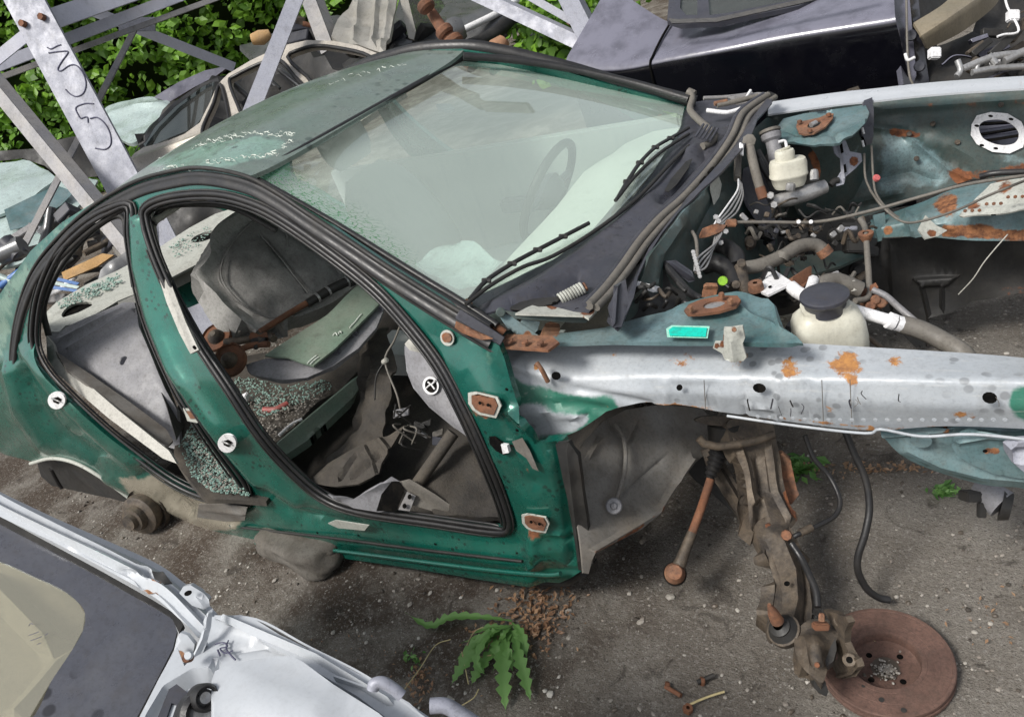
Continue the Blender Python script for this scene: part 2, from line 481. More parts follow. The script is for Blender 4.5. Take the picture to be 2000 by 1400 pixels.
DISC = mat('brake_disc_rust', (.155, .088, .068), .75, .1, col2=(.085, .048, .038), s2=11, fine=.5, dust=.2, dustcol=(.24, .14, .1), bump=.35, bs=180)
CREAM = mat('cream_plastic', (.62, .62, .54), .45, 0, col2=(.54, .52, .43), s2=9, grime=.3, dust=.2, dustcol=(.3, .27, .2), bump=.05)
GREYP = mat('grey_interior_plastic', (.22, .22, .235), .6, 0, dust=.25, dustcol=(.17, .16, .15), bump=.1, bs=150, spots=.3, spotcol=(.1, .1, .1))
BEIGE = mat('beige_trim', (.42, .41, .37), .6, 0, dust=.2, dustcol=(.25, .23, .2), bump=.1, bs=150)
SHELF = mat('pale_shelf_metal', (.42, .43, .39), .6, 0, dust=.3, dustcol=(.25, .24, .2), bump=.15, rust=-.2, wear_or_sheen=(.12, .3, .24))
FAB = mat('grey_fabric', (.26, .255, .245), .95, 0, col2=(.15, .147, .142), s2=12, dust=.3, dustcol=(.14, .13, .12), bump=.5, bs=200, spec=.1)
FABE = mat('seat_edge_fabric', (.34, .335, .32), .95, 0, dust=.25, dustcol=(.1, .095, .085), bump=.4, bs=200, spec=.1)
CARP = mat('dark_carpet', (.035, .034, .034), .95, 0, col2=(.06, .055, .05), s2=9, dust=.5, dustcol=(.09, .078, .062), bump=.9, bs=150, spec=.1)
MAT_ = mat('dusty_insulation', (.075, .068, .06), .9, 0, col2=(.05, .047, .044), s2=8, dust=.5, dustcol=(.13, .11, .085), bump=.6, bs=60, rust=-.2, spec=.15)
LINER = mat('grey_wheel_liner', (.19, .183, .17), .75, 0, col2=(.10, .092, .08), s2=6, dust=.45, dustcol=(.16, .13, .10), bump=.25, bs=40, rust=-.18)
GREENT = mat('dusty_green_trim', (.13, .2, .15), .5, 0, col2=(.17, .2, .165), s2=3, dust=.4, dustcol=(.2, .2, .16), bump=.1, bs=120)
CHAMP = mat('champagne_paint', (.50, .46, .40), .4, .3, dust=.2, dustcol=(.28, .26, .22), bump=.05, coat=.3)
GREYC = mat('grey_car_paint', (.12, .125, .13), .35, .4, dust=.4, dustcol=(.22, .21, .2), bump=.05, coat=.4)
SILV = mat('dusty_silver_paint', (.38, .37, .34), .5, .3, col2=(.28, .27, .24), s2=3, dust=.4, dustcol=(.3, .27, .22), bump=.2, bs=8)
PALE = mat('pale_teal_paint', (.42, .52, .50), .25, .1, dust=.3, dustcol=(.3, .33, .3), bump=.1, coat=.5)
TURQ = mat('turquoise_label', (.0, .52, .40), .5, 0, bump=0)
TURQ2 = mat('turquoise_label_border', (.3, .62, .5), .5, 0, bump=0)
HOLE = mat('dark_hole', (.004, .004, .004), .9, 0, bump=0, spec=.05)
WPAINT = mat('white_plastic', (.75, .75, .76), .4, 0, dust=.15, dustcol=(.4, .38, .34), bump=.05)
GOLD = mat('beige_car_panel', (.30, .25, .17), .45, .1, col2=(.2, .17, .12), s2=2, dust=.3, dustcol=(.3, .26, .2), bump=.1)
INK = mat('dark_paint_mark', (.07, .07, .12), .7, 0, bump=0)
CHALK = mat('white_mark', (.6, .64, .58), .7, 0, bump=0)
WOOD = mat('yellow_wood', (.45, .27, .11), .8, 0, bump=.4, dust=.3)
BLUE = mat('blue_strip', (.06, .16, .4), .5, 0, bump=0)
REDP = mat('red_plastic', (.3, .03, .03), .5, 0, dust=.4)
STONE = mat('stone', (.26, .24, .215), .9, 0, col2=(.34, .32, .28), s2=25, dust=.2, bump=.6, bs=60)
CONC = mat('concrete', (.15, .14, .125), .9, 0, grime=1, col2=(.07, .062, .052), s2=9, dust=.5, dustcol=(.1, .085, .065), bump=1, bs=35)
DRY = mat('dry_leaf', (.42, .28, .15), .85, 0, col2=(.25, .15, .09), s2=50, bump=.3)
STRAW = mat('straw_stem', (.45, .38, .2), .8, 0, bump=.1)
LIME = mat('lime_plastic', (.22, .45, .02), .5, 0, bump=0)
def leafmat(name, c1, c2, c3):
    t = NT(name); q = t.n('ShaderNodeNewGeometry')
    c = t.mix(t.ramp(q.outputs['Random Per Island'], .0, 1.), c1, c2)
    c = t.mix(t.ramp(t.noise(1.1, 3), .45, .65), c, c3)
    t.l(c, t.b.inputs['Base Color']); t.b.inputs['Roughness'].default_value = .5
    tr = t.n('ShaderNodeBsdfTranslucent'); t.l(c, tr.inputs[0]); mx = t.n('ShaderNodeMixShader'); mx.inputs[0].default_value = .35
    o = t.t.nodes['Material Output']; t.l(t.b.outputs[0], mx.inputs[1]); t.l(tr.outputs[0], mx.inputs[2]); t.l(mx.outputs[0], o.inputs[0]); return t.m
LEAF = leafmat('vine_leaf', (.07, .17, .012), (.22, .42, .04), (.12, .27, .02))
WEED = leafmat('weed_leaf', (.07, .19, .04), (.20, .38, .11), (.13, .28, .06))
def glassmat(name, tint, dirt, dirtcol, crack=False, rough=.02, refl=.08):
    t = NT(name); t.t.nodes.remove(t.b); o = t.t.nodes['Material Output']
    tr = t.n('ShaderNodeBsdfTransparent'); tr.inputs[0].default_value = (*tint, 1)
    gl = t.n('ShaderNodeBsdfGlossy'); gl.inputs['Roughness'].default_value = rough; gl.inputs[0].default_value = (.9, 1, .96, 1)
    fr = t.n('ShaderNodeLayerWeight'); fr.inputs[0].default_value = .5; fac_ = t.math('MULTIPLY', t.math('POWER', fr.outputs['Facing'], 4.), .9)
    df = t.n('ShaderNodeBsdfDiffuse'); df.inputs[0].default_value = (*dirtcol, 1)
    f = t.math('ADD', fac_, refl)
    m1 = t.n('ShaderNodeMixShader'); t.l(f, m1.inputs[0]); t.l(tr.outputs[0], m1.inputs[1]); t.l(gl.outputs[0], m1.inputs[2])
    m2 = t.n('ShaderNodeMixShader'); d = t.ramp(t.noise(2.2, 3, .5), .3, .7, dirt*.93, dirt*1.07)
    d = t.math('MULTIPLY', d, t.math('SUBTRACT', 1, t.math('MULTIPLY', t.attr('rust'), .8))); t.l(d, m2.inputs[0]); t.l(m1.outputs[0], m2.inputs[1]); t.l(df.outputs[0], m2.inputs[2]); last = m2.outputs[0]
    if crack:
        v = t.n('ShaderNodeTexVoronoi'); v.feature = 'DISTANCE_TO_EDGE'; v.inputs['Scale'].default_value = 75
        mp = t.n('ShaderNodeMapping'); mp.inputs['Scale'].default_value = (.45, 1.6, .45)
        nz = t.n('ShaderNodeTexNoise'); nz.inputs['Scale'].default_value = 5; t.l(t.g.outputs['Position'], nz.inputs['Vector'])
        vm = t.n('ShaderNodeVectorMath', operation='MULTIPLY_ADD'); vm.inputs[1].default_value = (.1, .1, .1); t.l(nz.outputs['Color'], vm.inputs[0]); t.l(t.g.outputs['Position'], vm.inputs[2])
        t.l(vm.outputs[0], mp.inputs[0]); t.l(mp.outputs[0], v.inputs['Vector'])
        line = t.math('MULTIPLY', t.ramp(v.outputs['Distance'], .02, .07, 1, 0), t.attr('wear_or_sheen'))
        dk = t.n('ShaderNodeBsdfDiffuse'); dk.inputs[0].default_value = (.03, .15, .05, 1)  # crack lines coloured green to stand for trees reflected in the glass
        m3 = t.n('ShaderNodeMixShader'); t.l(t.math('MULTIPLY', line, .8), m3.inputs[0]); t.l(last, m3.inputs[1]); t.l(dk.outputs[0], m3.inputs[2]); last = m3.outputs[0]
    t.l(last, o.inputs[0]); return t.m
WCLEAR = bpy.data.materials.new('clear_inner_glass'); WCLEAR.use_nodes = True; _n = WCLEAR.node_tree; _q = _n.nodes.new('ShaderNodeBsdfTransparent'); _n.links.new(_q.outputs[0], _n.nodes['Material Output'].inputs[0])
WGLASS = glassmat('dusty_windscreen_glass', (.88, .97, .92), .23, (.86, 1.0, .90), crack=True, refl=.2)
GLASS = glassmat('car_window_glass', (.35, .38, .38), .08, (.4, .4, .38))
GLASSW = glassmat('clear_window_glass', (.75, .74, .66), .3, (.45, .43, .36), refl=.1)
def groundmat():
    t = NT('asphalt'); b = t.b
    c = t.mix(t.ramp(t.noise(2.2, 6, .65), .35, .65), (.27, .25, .22), (.18, .16, .136))
    sp = t.n('ShaderNodeSeparateXYZ'); t.l(t.g.outputs['Position'], sp.inputs[0])
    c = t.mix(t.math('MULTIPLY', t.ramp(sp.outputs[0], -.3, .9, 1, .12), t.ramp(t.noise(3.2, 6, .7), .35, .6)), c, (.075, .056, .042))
    c = t.mix(t.ramp(t.noise(70, 4, .85), .53, .62, 0, .55), c, (.36, .34, .31))
    c = t.mix(t.ramp(t.noise(130, 4, .85), .53, .64, 0, .6), c, (.05, .043, .037))
    c = t.mix(t.ramp(t.noise(9, 6, .7, 1), .56, .68, 0, .7), c, (.05, .042, .035))
    v = t.vor(95); c = t.mix(t.math('MULTIPLY', t.ramp(v.outputs['Distance'], .18, .3, 1, 0), t.ramp(t.noise(31, 3), .52, .62)), c, (.34, .32, .29))
    t.l(c, b.inputs['Base Color']); b.inputs['Roughness'].default_value = .9; b.inputs['Specular IOR Level'].default_value = .25
    q = t.n('ShaderNodeBump'); q.inputs['Strength'].default_value = 1; q.inputs['Distance'].default_value = .014
    t.l(t.math('ADD', t.noise(55, 6, .75), t.math('MULTIPLY', t.noise(200, 3, .8), .5)), q.inputs['Height']); t.l(q.outputs[0], b.inputs['Normal'])
    return t.m
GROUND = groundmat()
# ================================================================== SETTING
def ground():
    n = 150; vs = []; fs = []
    # fine patch near the wrecks, rising gently into unevenness, inside a wide flat sheet
    x0, x1, y0, y1 = -3.2, 2.4, -2.2, 2.4
    for j in range(n+1):
        for i in range(n+1):
            x = x0+(x1-x0)*i/n; y = y0+(y1-y0)*j/n
            e = min(i, j, n-i, n-j)/10; e = min(1, e)
            h = e*(.006*noise.noise(Vector((x*5, y*5, 0)))+.003*noise.noise(Vector((x*22, y*22, 3))))
            vs.append((x, y, h))
    for j in range(n):
        for i in range(n): a = j*(n+1)+i; fs.append((a, a+1, a+n+2, a+n+1))
    b = len(vs); S = 120
    vs += [(-S, -S, 0), (S, -S, 0), (S, S, 0), (-S, S, 0)]
    c = [0, n, (n+1)*(n+1)-1, n*(n+1)]
    e0 = [i for i in range(n+1)]; e1 = [j*(n+1)+n for j in range(n+1)]; e2 = [n*(n+1)+i for i in range(n, -1, -1)]; e3 = [j*(n+1) for j in range(n, -1, -1)]
    for ed, (p, q) in ((e0, (b, b+1)), (e1, (b+1, b+2)), (e2, (b+2, b+3)), (e3, (b+3, b))):
        fs.append(tuple(ed[::-1])+(p, q))
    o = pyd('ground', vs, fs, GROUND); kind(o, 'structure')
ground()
ICO = [Vector(v).normalized() for v in [(0, 0, 1), (.89, 0, .45), (.28, .85, .45), (-.72, .53, .45), (-.72, -.53, .45), (.28, -.85, .45), (.72, .53, -.45), (-.28, .85, -.45), (-.89, 0, -.45), (-.28, -.85, -.45), (.72, -.53, -.45), (0, 0, -1)]]
ICF = [(0, 1, 2), (0, 2, 3), (0, 3, 4), (0, 4, 5), (0, 5, 1), (1, 6, 2), (2, 7, 3), (3, 8, 4), (4, 9, 5), (5, 10, 1), (6, 7, 2), (7, 8, 3), (8, 9, 4), (9, 10, 5), (10, 6, 1), (11, 7, 6), (11, 8, 7), (11, 9, 8), (11, 10, 9), (11, 6, 10)]
def rock(c, r, rnd, flat=.6):
    sx, sy, sz = r*rnd.uniform(.7, 1.3), r*rnd.uniform(.6, 1.2), r*flat*rnd.uniform(.7, 1.2); a = rnd.uniform(0, 6.3)
    vs = []
    for v in ICO:
        k = rnd.uniform(.8, 1.2); x, y, z = v.x*sx*k, v.y*sy*k, v.z*sz*k
        vs.append(Vector((x*math.cos(a)-y*math.sin(a), x*math.sin(a)+y*math.cos(a), z))+Vector(c))
    return vs, ICF
def debris(name, n, rmin, rmax, m, seed, flat=.5, region=None, p=2.2):
    rnd = random.Random(seed); mb = MB(); k = 0
    while k < n:
        x = rnd.uniform(-2.9, 1.9); y = rnd.uniform(-1.6, 2.0)
        if region and not region(x, y, rnd): k += .02; continue
        r = rmin+(rmax-rmin)*rnd.random()**p
        mb.add(rock((x, y, r*.25), r, rnd, flat)); k += 1
    o = mb.build(name, m, None, 180, False); return kind(o, 'stuff')
PEB = leafmat('pebbles', (.16, .14, .12), (.42, .40, .36), (.22, .19, .16)); PEB.node_tree.nodes['Mix Shader'].inputs[0].default_value = 0
clus = lambda x, y, r: noise.noise(Vector((x*2.2, y*2.2, 5)))+.35*noise.noise(Vector((x*9, y*9, 1))) > r.uniform(-.35, .3)
debris('gravel', 9000, .0012, .007, PEB, 3, region=clus)
debris('gravel_chips', 420, .005, .013, PEB, 4, .4, clus, 3)
SOIL = leafmat('soil_crumbs', (.03, .025, .02), (.10, .08, .06), (.06, .05, .04)); SOIL.node_tree.nodes['Mix Shader'].inputs[0].default_value = 0
debris('soil_crumbs', 2600, .002, .009, SOIL, 5, .6, clus)

# hedge bank behind the yard
def foliage(name, regions, m, seed, n, size, trans=1):
    rnd = random.Random(seed); vs = []; fs = []
    for k in range(n):
        c = regions(rnd)
        if c is None: continue
        s = size*rnd.choice([.5, .7, .9, 1.1, 1.5])*rnd.uniform(.8, 1.2); u = Vector((rnd.gauss(0, 1), rnd.gauss(0, 1), rnd.gauss(0, .6))).normalized()
        nn = Vector((rnd.gauss(.5, .7), rnd.gauss(-.7, .7), rnd.gauss(.6, .6))).normalized()
        u = (u-nn*u.dot(nn)).normalized(); v = nn.cross(u); b = len(vs)
        vs += [c-u*s, c-u*s*.2+v*s*.62-nn*s*.12, c+u*s*.35+v*s*.5, c+u*s*1.1-nn*s*.2, c+u*s*.35-v*s*.5, c-u*s*.2-v*s*.62-nn*s*.12, c+nn*s*.08]
        for i in range(6): fs.append((b+i, b+(i+1) % 6, b+6))
    return pyd(name, vs, fs, m, None, 180, False)
HD0 = Vector((-14, 1.0, 0)); HD1 = Vector((-1.5, 14.5, 0))   # line of the hedge
hdir = (HD1-HD0).normalized(); hn = Vector((hdir.y, -hdir.x, 0))
def hreg(rnd):
    L = (HD1-HD0).length+8; u = rnd.uniform(-4, L)
    z = rnd.uniform(0, 5.6); bul = .55*noise.noise(Vector((u*.55, z*.7, 0)))+.35*noise.noise(Vector((u*1.7, z*1.7, 4)))
    d = bul+.35*rnd.random()**2*(-1)
    if noise.noise(Vector((u*1.1, z*1.3, 9))) < -.28 and rnd.random() < .8: return None
    return HD0+hdir*u+hn*d+Vector((0, 0, z))
def hedge_core():
    L = (HD1-HD0).length+10; vs = []; fs = []; nu, nz = 60, 18
    for i in range(nu+1):
        for j in range(nz+1):
            u = -5+L*i/nu; z = 5.4*j/nz
            bul = .55*noise.noise(Vector((u*.55, z*.7, 0)))+.35*noise.noise(Vector((u*1.7, z*1.7, 4)))-.5
            vs.append(HD0+hdir*u+hn*bul+Vector((0, 0, z)))
    for i in range(nu):
        for j in range(nz): a = i*(nz+1)+j; fs.append((a, a+nz+1, a+nz+2, a+1))
    return vs, fs
t = thing('hedge', 'tall green leafy vine bank along the back of the yard', 'hedge', HD0)
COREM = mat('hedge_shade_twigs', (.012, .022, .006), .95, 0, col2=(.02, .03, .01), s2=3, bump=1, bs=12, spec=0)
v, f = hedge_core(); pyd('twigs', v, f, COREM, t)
o = foliage('foliage', hreg, LEAF, 11, 62000, .068); o.parent = t; o.matrix_parent_inverse = Matrix.Translation(-HD0); kind(o, 'stuff')

# ================================================================== PYLON
def bar(name, a, b, w1, th, m, parent, face=None, L=True, flip=1):
    """steel angle between two points, one flange facing the camera"""
    a = P3(a); b = P3(b); t_ = (b-a).normalized(); f_ = tocam((a+b)/2) if face is None else Vector(face)
    f_ = (f_-t_*f_.dot(t_)).normalized(); s_ = t_.cross(f_)*flip
    mb = MB(); mb.add(boxv((a+b)/2, t_*((b-a).length/2), s_*(w1/2), f_*(th/2)))
    if L:
        pass
    if L and w1 > .08:
        g = (f_*-.9-s_*.42).normalized()
        g2 = g.cross(t_).normalized()
        c = (a+b)/2-s_*(w1/2-th*.5)+g*(w1*.42)+f_*(-.001)
        mb.add(boxv(c, t_*((b-a).length/2-.001), g*(w1*.42), g2*(th/2)))
    bm = mb.build(name, m, parent, 30, False); return bm
PY = thing('steel_pylon', 'galvanised lattice pylon foot of crossed steel angles with hand painted digits', 'pylon', (-3.9, .9, 0))
A0 = T(4.85)(236, 350); A1 = T(4.85)(48, 0)
top = A0+(A1-A0)*3.2; bot = A0+(A1-A0)*(-A0.z/(A1.z-A0.z))
FACE = (.45, -.8, .25)
bar('leg', bot, top, .25, .02, GALV, PY, FACE)
# writing on the leg
lf = Vector(FACE); tt = (top-bot).normalized(); lf = (lf-tt*lf.dot(tt)).normalized()
LEGP = plane(bot+lf*.0125, lf)
mb = MB()
for st in ([(92, 93), (100, 96), (112, 90), (119, 88)], [(95, 104), (118, 101), (133, 102), (121, 120), (113, 135), (119, 139), (136, 128), (150, 129), (163, 145), (168, 165), (163, 182), (150, 189), (137, 184), (128, 175)],
           [(183, 203), (165, 203), (148, 211), (154, 227), (158, 232)], [(158, 232), (170, 229), (172, 240)], [(176, 232), (190, 230), (205, 242), (215, 262), (216, 282), (205, 292), (186, 290)]):
    mb.tube([(*p, LEGP) for p in st], .0042, 5)
mb.build('painted_digits', INK, PY, 180)
for q in ((85, 35), (48, 48)): lath('bolt', [(0, .03), (.022, .03), (.022, 0)], lf, P3((*q, LEGP)), RUST, PY, 6)
for (a, b, wd, m_) in (((-30, 152, 4.9), (248, 490, 4.5), .085, GALVD), ((-60, 150, 5.0), (390, -22, 5.6), .075, GALVB), ((-60, 174, 5.1), (470, -20, 5.7), .035, GALVD),
                       ((-30, 135, 4.9), (60, 62, 4.9), .075, GALVB), ((150, 10, 5.6), (458, 132, 6.2), .075, GALVB), ((48, 478, 4.6), (272, 40, 5.6), .045, GALVD),
                       ((90, 42, 4.95), (300, -30, 5.4), .13, GALVB),
                       ((400, 450, 4.6), (600, -60, 4.9), .10, GALV), ((580, -60, 6.6), (640, 100, 6.3), .12, GALVD), ((905, -20, 6.4), (1145, 92, 5.9), .1, GALV), ((1000, -25, 6.6), (1150, 60, 6.1), .06, GALV),
                       ((1095, -30, 6.1), (1165, 110, 5.8), .14, GALV)):
    bar('brace', (a[0], a[1], ('t', a[2])), (b[0], b[1], ('t', b[2])), wd, .012, m_, PY, FACE, L=m_ is not GALVB)
# gusset and the body of the tower above the picture
g = P3((268, 48, ('t', 5.55)))
bevbox('gusset_plate', g, RT*.13, UP*.05, FW*.006, GALV, PY, .002, 1)
def refl(px, py, yy):
    d = ray(px, py); P = WSP+(CAM-WSP)-(CAM-WSP); t_ = (WSP-CAM).dot(WSN)/d.dot(WSN); P = CAM+d*t_; e_ = 2; A_, B_, C_ = WS(px, py), WS(px+e_, py), WS(px, py+e_); n_ = (B_-A_).cross(C_-A_).normalized(); n_ = n_ if 480 < px < 940 and 120 < py < 470 else WSN.normalized(); r_ = d-n_*(2*d.dot(n_)); return P+r_*((yy-P.y)/r_.y)
TR = thing('overhead_truss', 'lattice steel arm high over the yard mirrored in the windscreen', 'truss', refl(640, 312, 4.2))
ch1 = [(628, 375), (632, 352), (645, 312), (676, 270), (714, 235), (780, 193), (852, 153), (940, 130), (1040, 112)]
ch2 = [(470, 330), (520, 300), (600, 262), (690, 212), (770, 172), (836, 140), (930, 108)]
def tb(a, b, w_): bar('truss_member', refl(*a, 4.2), refl(*b, 4.2), w_*1.6, w_*1.1, BLK, TR, L=False)
for L_, w_ in ((ch1, .085), (ch2, .085)):
    for a, b in zip(L_, L_[1:]): tb(a, b, w_)
for a, b, w_ in (((600, 262), (645, 312), .09), ((690, 212), (714, 235), .09), ((836, 140), (852, 153), .09), ((520, 300), (632, 352), .05), ((556, 314), (645, 312), .045), ((645, 312), (590, 352), .045), ((600, 262), (714, 235), .045), ((645, 312), (690, 212), .04), ((714, 235), (770, 172), .04), ((714, 235), (836, 140), .04), ((852, 153), (770, 172), .04), ((570, 300), (600, 345), .05)): tb(a, b, w_)

# ================================================================== GREEN WRECK
CAR = thing('green_wreck', 'stripped dark green saloon body without doors, bonnet, wings or wheels', 'car wreck', (0, 0, .0))
S0 = SIDE()
drip = [(960, 650, -.745), (860, 590, -.70), (760, 527, -.655), (680, 473, -.625), (600, 420, -.605), (540, 380, -.60), (480, 350, -.60), (400, 335, -.60), (340, 341, -.60), (260, 365, -.62), (170, 420, -.635), (90, 500, -.68), (55, 560, -.71), (34, 630, -.745), (25, 700, -.78), (30, 745, -.80)]
D3 = [S0(q[0], q[1]) for q in drip]
def mir(v): return Vector((v.x, -v.y, v.z))
# roof from the door-frame edge across to its mirror image
E_ = cr(D3[6:12], 10)
rv = []; rf = []; NW = 28
for v_ in E_:
    fr = max(0, min(1, (E_[0].x-v_.x)/1.0))
    for k in range(NW+1):
        u = -1+2*k/NW; y = v_.y*(-u)
        crown = (.001+.05*sm(fr*1.6))*(1-u*u)**.8
        rv.append(Vector((v_.x-.01+.012*(1-u*u)*(1-2.2*fr), y, v_.z+crown+.004-.016*max(0, 1-fr*7)*(1-u**8))))
for i in range(len(E_)-1):
    for k in range(NW): a = i*(NW+1)+k; rf.append((a, a+1, a+NW+2, a+NW+1))
n_ = len(rv); rv += [p-Vector((0, 0, .012)) for p in rv]; rf += [tuple(i+n_ for i in f[::-1]) for f in rf]
edge = list(range(NW+1)); last = [(len(E_)-1)*(NW+1)+k for k in range(NW+1)]
for L_ in (edge, last):
    for a, b in zip(L_, L_[1:]): rf.append((a, b, b+n_, a+n_))
me = bpy.data.meshes.new('roof'); me.from_pydata([tuple(v) for v in rv], [], rf)
at = me.attributes.new('wear_or_sheen', 'FLOAT', 'POINT')
for i, v_ in enumerate(rv):
    p = proj(v_); at.data[i].value = max(0, min(1, fld(*p, [('poly', [(240, 330), (380, 280), (470, 262), (570, 262), (560, 300), (470, 330), (330, 335)], 16, .62)])))
roof = finish('roof', me, ROOFG, CAR, 60)
# flaking edge of the clear coat
rs = implicit(lambda P: P.z-(ptab([(-2, 1.22), (-1.6, 1.29), (-1.1, 1.352), (-.76, 1.305)], P.x)+.045*max(0, 1-(P.y/.6)**2)**.8+.006))
rnd = random.Random(5); mb = MB()
for a, b, nn in (((290, 325), (400, 330), 22), ((370, 285), (470, 262), 26), ((470, 262), (570, 262), 22), ((570, 262), (545, 295), 9), ((400, 318), (545, 298), 26), ((300, 318), (375, 285), 16), ((640, 160), (800, 121), 12)):
    for i in range(nn):
        t0 = i/nn; x = a[0]+(b[0]-a[0])*t0+rnd.uniform(-3, 3); y = a[1]+(b[1]-a[1])*t0+rnd.uniform(-4, 4)
        mb.tube([(x, y, rs), (x+rnd.uniform(2, 6), y+rnd.uniform(-3, 3), rs), (x+rnd.uniform(4, 11), y+rnd.uniform(-3, 3), rs)], rnd.choice([.0007, .001, .0018]), 4)
kind(mb.build('flaking_lacquer', CHALK, CAR, 180), 'stuff')
# body side
outer = [(972, 668), (985, 700), (1000, 755), (1022, 820), (1045, 868), (1100, 858), (1118, 905), (1135, 1000), (1148, 1085), (1140, 1112), (1095, 1131), (1040, 1128), (900, 1108), (760, 1087), (600, 1066), (480, 1052), (400, 1040), (330, 1026), (285, 1000), (245, 965), (190, 930), (140, 903), (100, 893), (60, 900), (10, 888), (-40, 860), (-90, 800), (-110, 720), (-60, 650), (-18, 600), (20, 545), (60, 490), (120, 435), (200, 385), (290, 346), (350, 333), (420, 330), (470, 341), (540, 378), (640, 440), (760, 522), (870, 590)]
rearo = [(250, 405), (215, 413), (165, 442), (122, 485), (92, 540), (74, 600), (70, 670), (92, 722), (140, 775), (205, 836), (270, 888), (340, 938), (405, 966), (482, 976), (470, 945), (430, 890), (388, 830), (350, 770), (312, 690), (285, 620), (265, 540), (253, 460)]
fronto = [(290, 408), (340, 390), (420, 386), (490, 403), (552, 435), (645, 500), (728, 566), (790, 632), (852, 712), (898, 798), (942, 893), (978, 983), (988, 1030), (960, 1032), (850, 1016), (700, 993), (630, 966), (570, 915), (512, 850), (452, 760), (392, 670), (342, 580), (306, 500), (286, 435)]
SILLA = [(470, 1012), (560, 1012), (640, 1026), (760, 1044), (900, 1060), (1000, 1070), (1030, 1064), (1040, 1030), (1055, 1045), (1055, 1180), (300, 1180), (300, 1045), (380, 1020)]
SILLB = [(480, 1054), (640, 1066), (800, 1085), (950, 1103), (1050, 1114), (1140, 1118), (1140, 1200), (300, 1200), (300, 1045), (400, 1050)]
relief = [('poly', SILLA, 13, .019, 1), ('poly', SILLB, 6, .011, 1),
          ([(60, 690), (110, 760), (180, 830), (260, 900)], 26, .02), ([(20, 720), (40, 800), (90, 870)], 22, .02), ([(45, 730), (75, 800), (120, 850), (190, 890)], 16, -.02),
          ([(270, 430), (275, 520), (300, 620), (340, 720), (395, 800), (440, 860), (500, 930), (580, 985)], 22, .016), ([(520, 960), (590, 1008), (690, 1030)], 22, -.015),
          ([(215, 930), (300, 975), (370, 1000), (470, 1015)], 24, .016), ([(285, 925), (330, 970), (375, 997)], 15, -.022),
          ([(905, 720), (950, 800), (1000, 900), (1050, 1000), (1060, 1060)], 45, .008), ('poly', [(1040, 1060), (1130, 1060), (1135, 1100), (1040, 1100)], 12, .008),
          ([(1085, 880), (1105, 1000), (1120, 1090)], 14, -.014), ([(990, 880), (1020, 930), (1040, 945)], 22, -.008),
          ([(1000, 800), (1050, 850)], 14, .012), ([(1060, 1030), (1110, 1045)], 9, .006)]
RST = [([(945, 790)], 62, .5), ([(1045, 1022)], 46, .5), ([(872, 660)], 26, .5), ([(350, 965), (420, 1000), (490, 1000)], 26, .25), ([(560, 1062), (800, 1095)], 10, .25), ([(1110, 1000), (1140, 1100)], 30, .25), ([(1020, 870), (1040, 940)], 14, .3), ([(290, 345), (200, 390)], 8, .1)]
PALE_SHEEN = [('poly', [(-120, 720), (-60, 640), (0, 560), (60, 480), (150, 400), (250, 350), (350, 320), (310, 372), (200, 410), (100, 480), (40, 590), (15, 690), (10, 720)], 20, .55),  # pale sky sheen on pillars and rear wing, put into the paint colour
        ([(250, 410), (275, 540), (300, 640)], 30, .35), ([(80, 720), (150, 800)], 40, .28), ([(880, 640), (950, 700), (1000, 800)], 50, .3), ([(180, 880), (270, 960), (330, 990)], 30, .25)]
relief = [it[:4] if it[0] == 'poly' and len(it) == 5 else ((it[0], it[1], it[2], it[3]*1.6) if it[0] == 'poly' else (it[0], it[1], it[2]*1.6)) for it in relief]
frame = sheet('body_side', outer, S0, GREEN, CAR, holes=[rearo, fronto], step=12, relief=relief, bare=[('poly', [(235, 925), (300, 935), (370, 965), (480, 985), (480, 1020), (400, 1035), (330, 1020), (280, 990)], 16, .95), ([(560, 1062), (700, 1080)], 8, .4), ([(190, 935), (330, 1024), (480, 1050)], 9, .9)], rust=RST, wear_or_sheen=PALE_SHEEN, thick=.02, sharp=50)
m2 = frame.data.copy(); m2.name = 'far_body_side'
for v_ in m2.vertices: v_.co.y = -v_.co.y
m2.flip_normals(); o = bpy.data.objects.new('body_side', m2); COL.objects.link(o); o.parent = CAR; o.matrix_parent_inverse = Matrix(); o['label'] = 'far side of the green body'
tube('sill_groove', [(p[0], p[1], SIDE(.027)) for p in [(440, 1026), (560, 1040), (640, 1049), (800, 1070), (900, 1082), (1020, 1096)]], .0045, BLK, CAR, n=4)  # black line painting in the shade below the sill ledge
tube('sill_lip', [(p[0], p[1], SIDE(.034)) for p in [(500, 1060), (640, 1073), (800, 1093), (950, 1112), (1060, 1122), (1095, 1120)]], .007, GREEN, CAR, n=4)
# rubber along the roof edge and windscreen pillar
dv = lambda off: [Y(q[2]-off)(q[0], q[1]) for q in drip]
def shift(pts, dz, dy): return [p+Vector((0, dy, dz)) for p in pts]
def band(name, pts, up_, out_, w_, m_, par, n=6):
    # broad flat rubber moulding with a shallow rounded section
    P = cr(pts, n); prof = [(-1, -.3), (-.92, .55), (-.6, .9), (-.2, .7), (.05, .45), (.3, .75), (.7, 1), (.95, .6), (1, -.3)]; vs = []; fs = []
    for i, p in enumerate(P):
        t_ = (P[min(len(P)-1, i+1)]-P[max(0, i-1)]).normalized(); o_ = (out_-t_*out_.dot(t_)).normalized(); u_ = t_.cross(o_)
        for a, b in prof: vs.append(p+u_*(a*w_)+o_*(b*w_*.42))
    k = len(prof)
    for i in range(len(P)-1):
        for j in range(k-1): a = i*k+j; fs.append((a, a+k, a+k+1, a+1))
    return pyd(name, vs, fs, m_, par, 60)
OUT = Vector((0, -.85, .5))
band('roof_gutter_seal', shift(D3, -.018, -.010), None, OUT, .021, RUB, CAR)
tube('roof_gutter_seal', shift(D3, .012, -.002), .006, BLK, CAR, n=6)
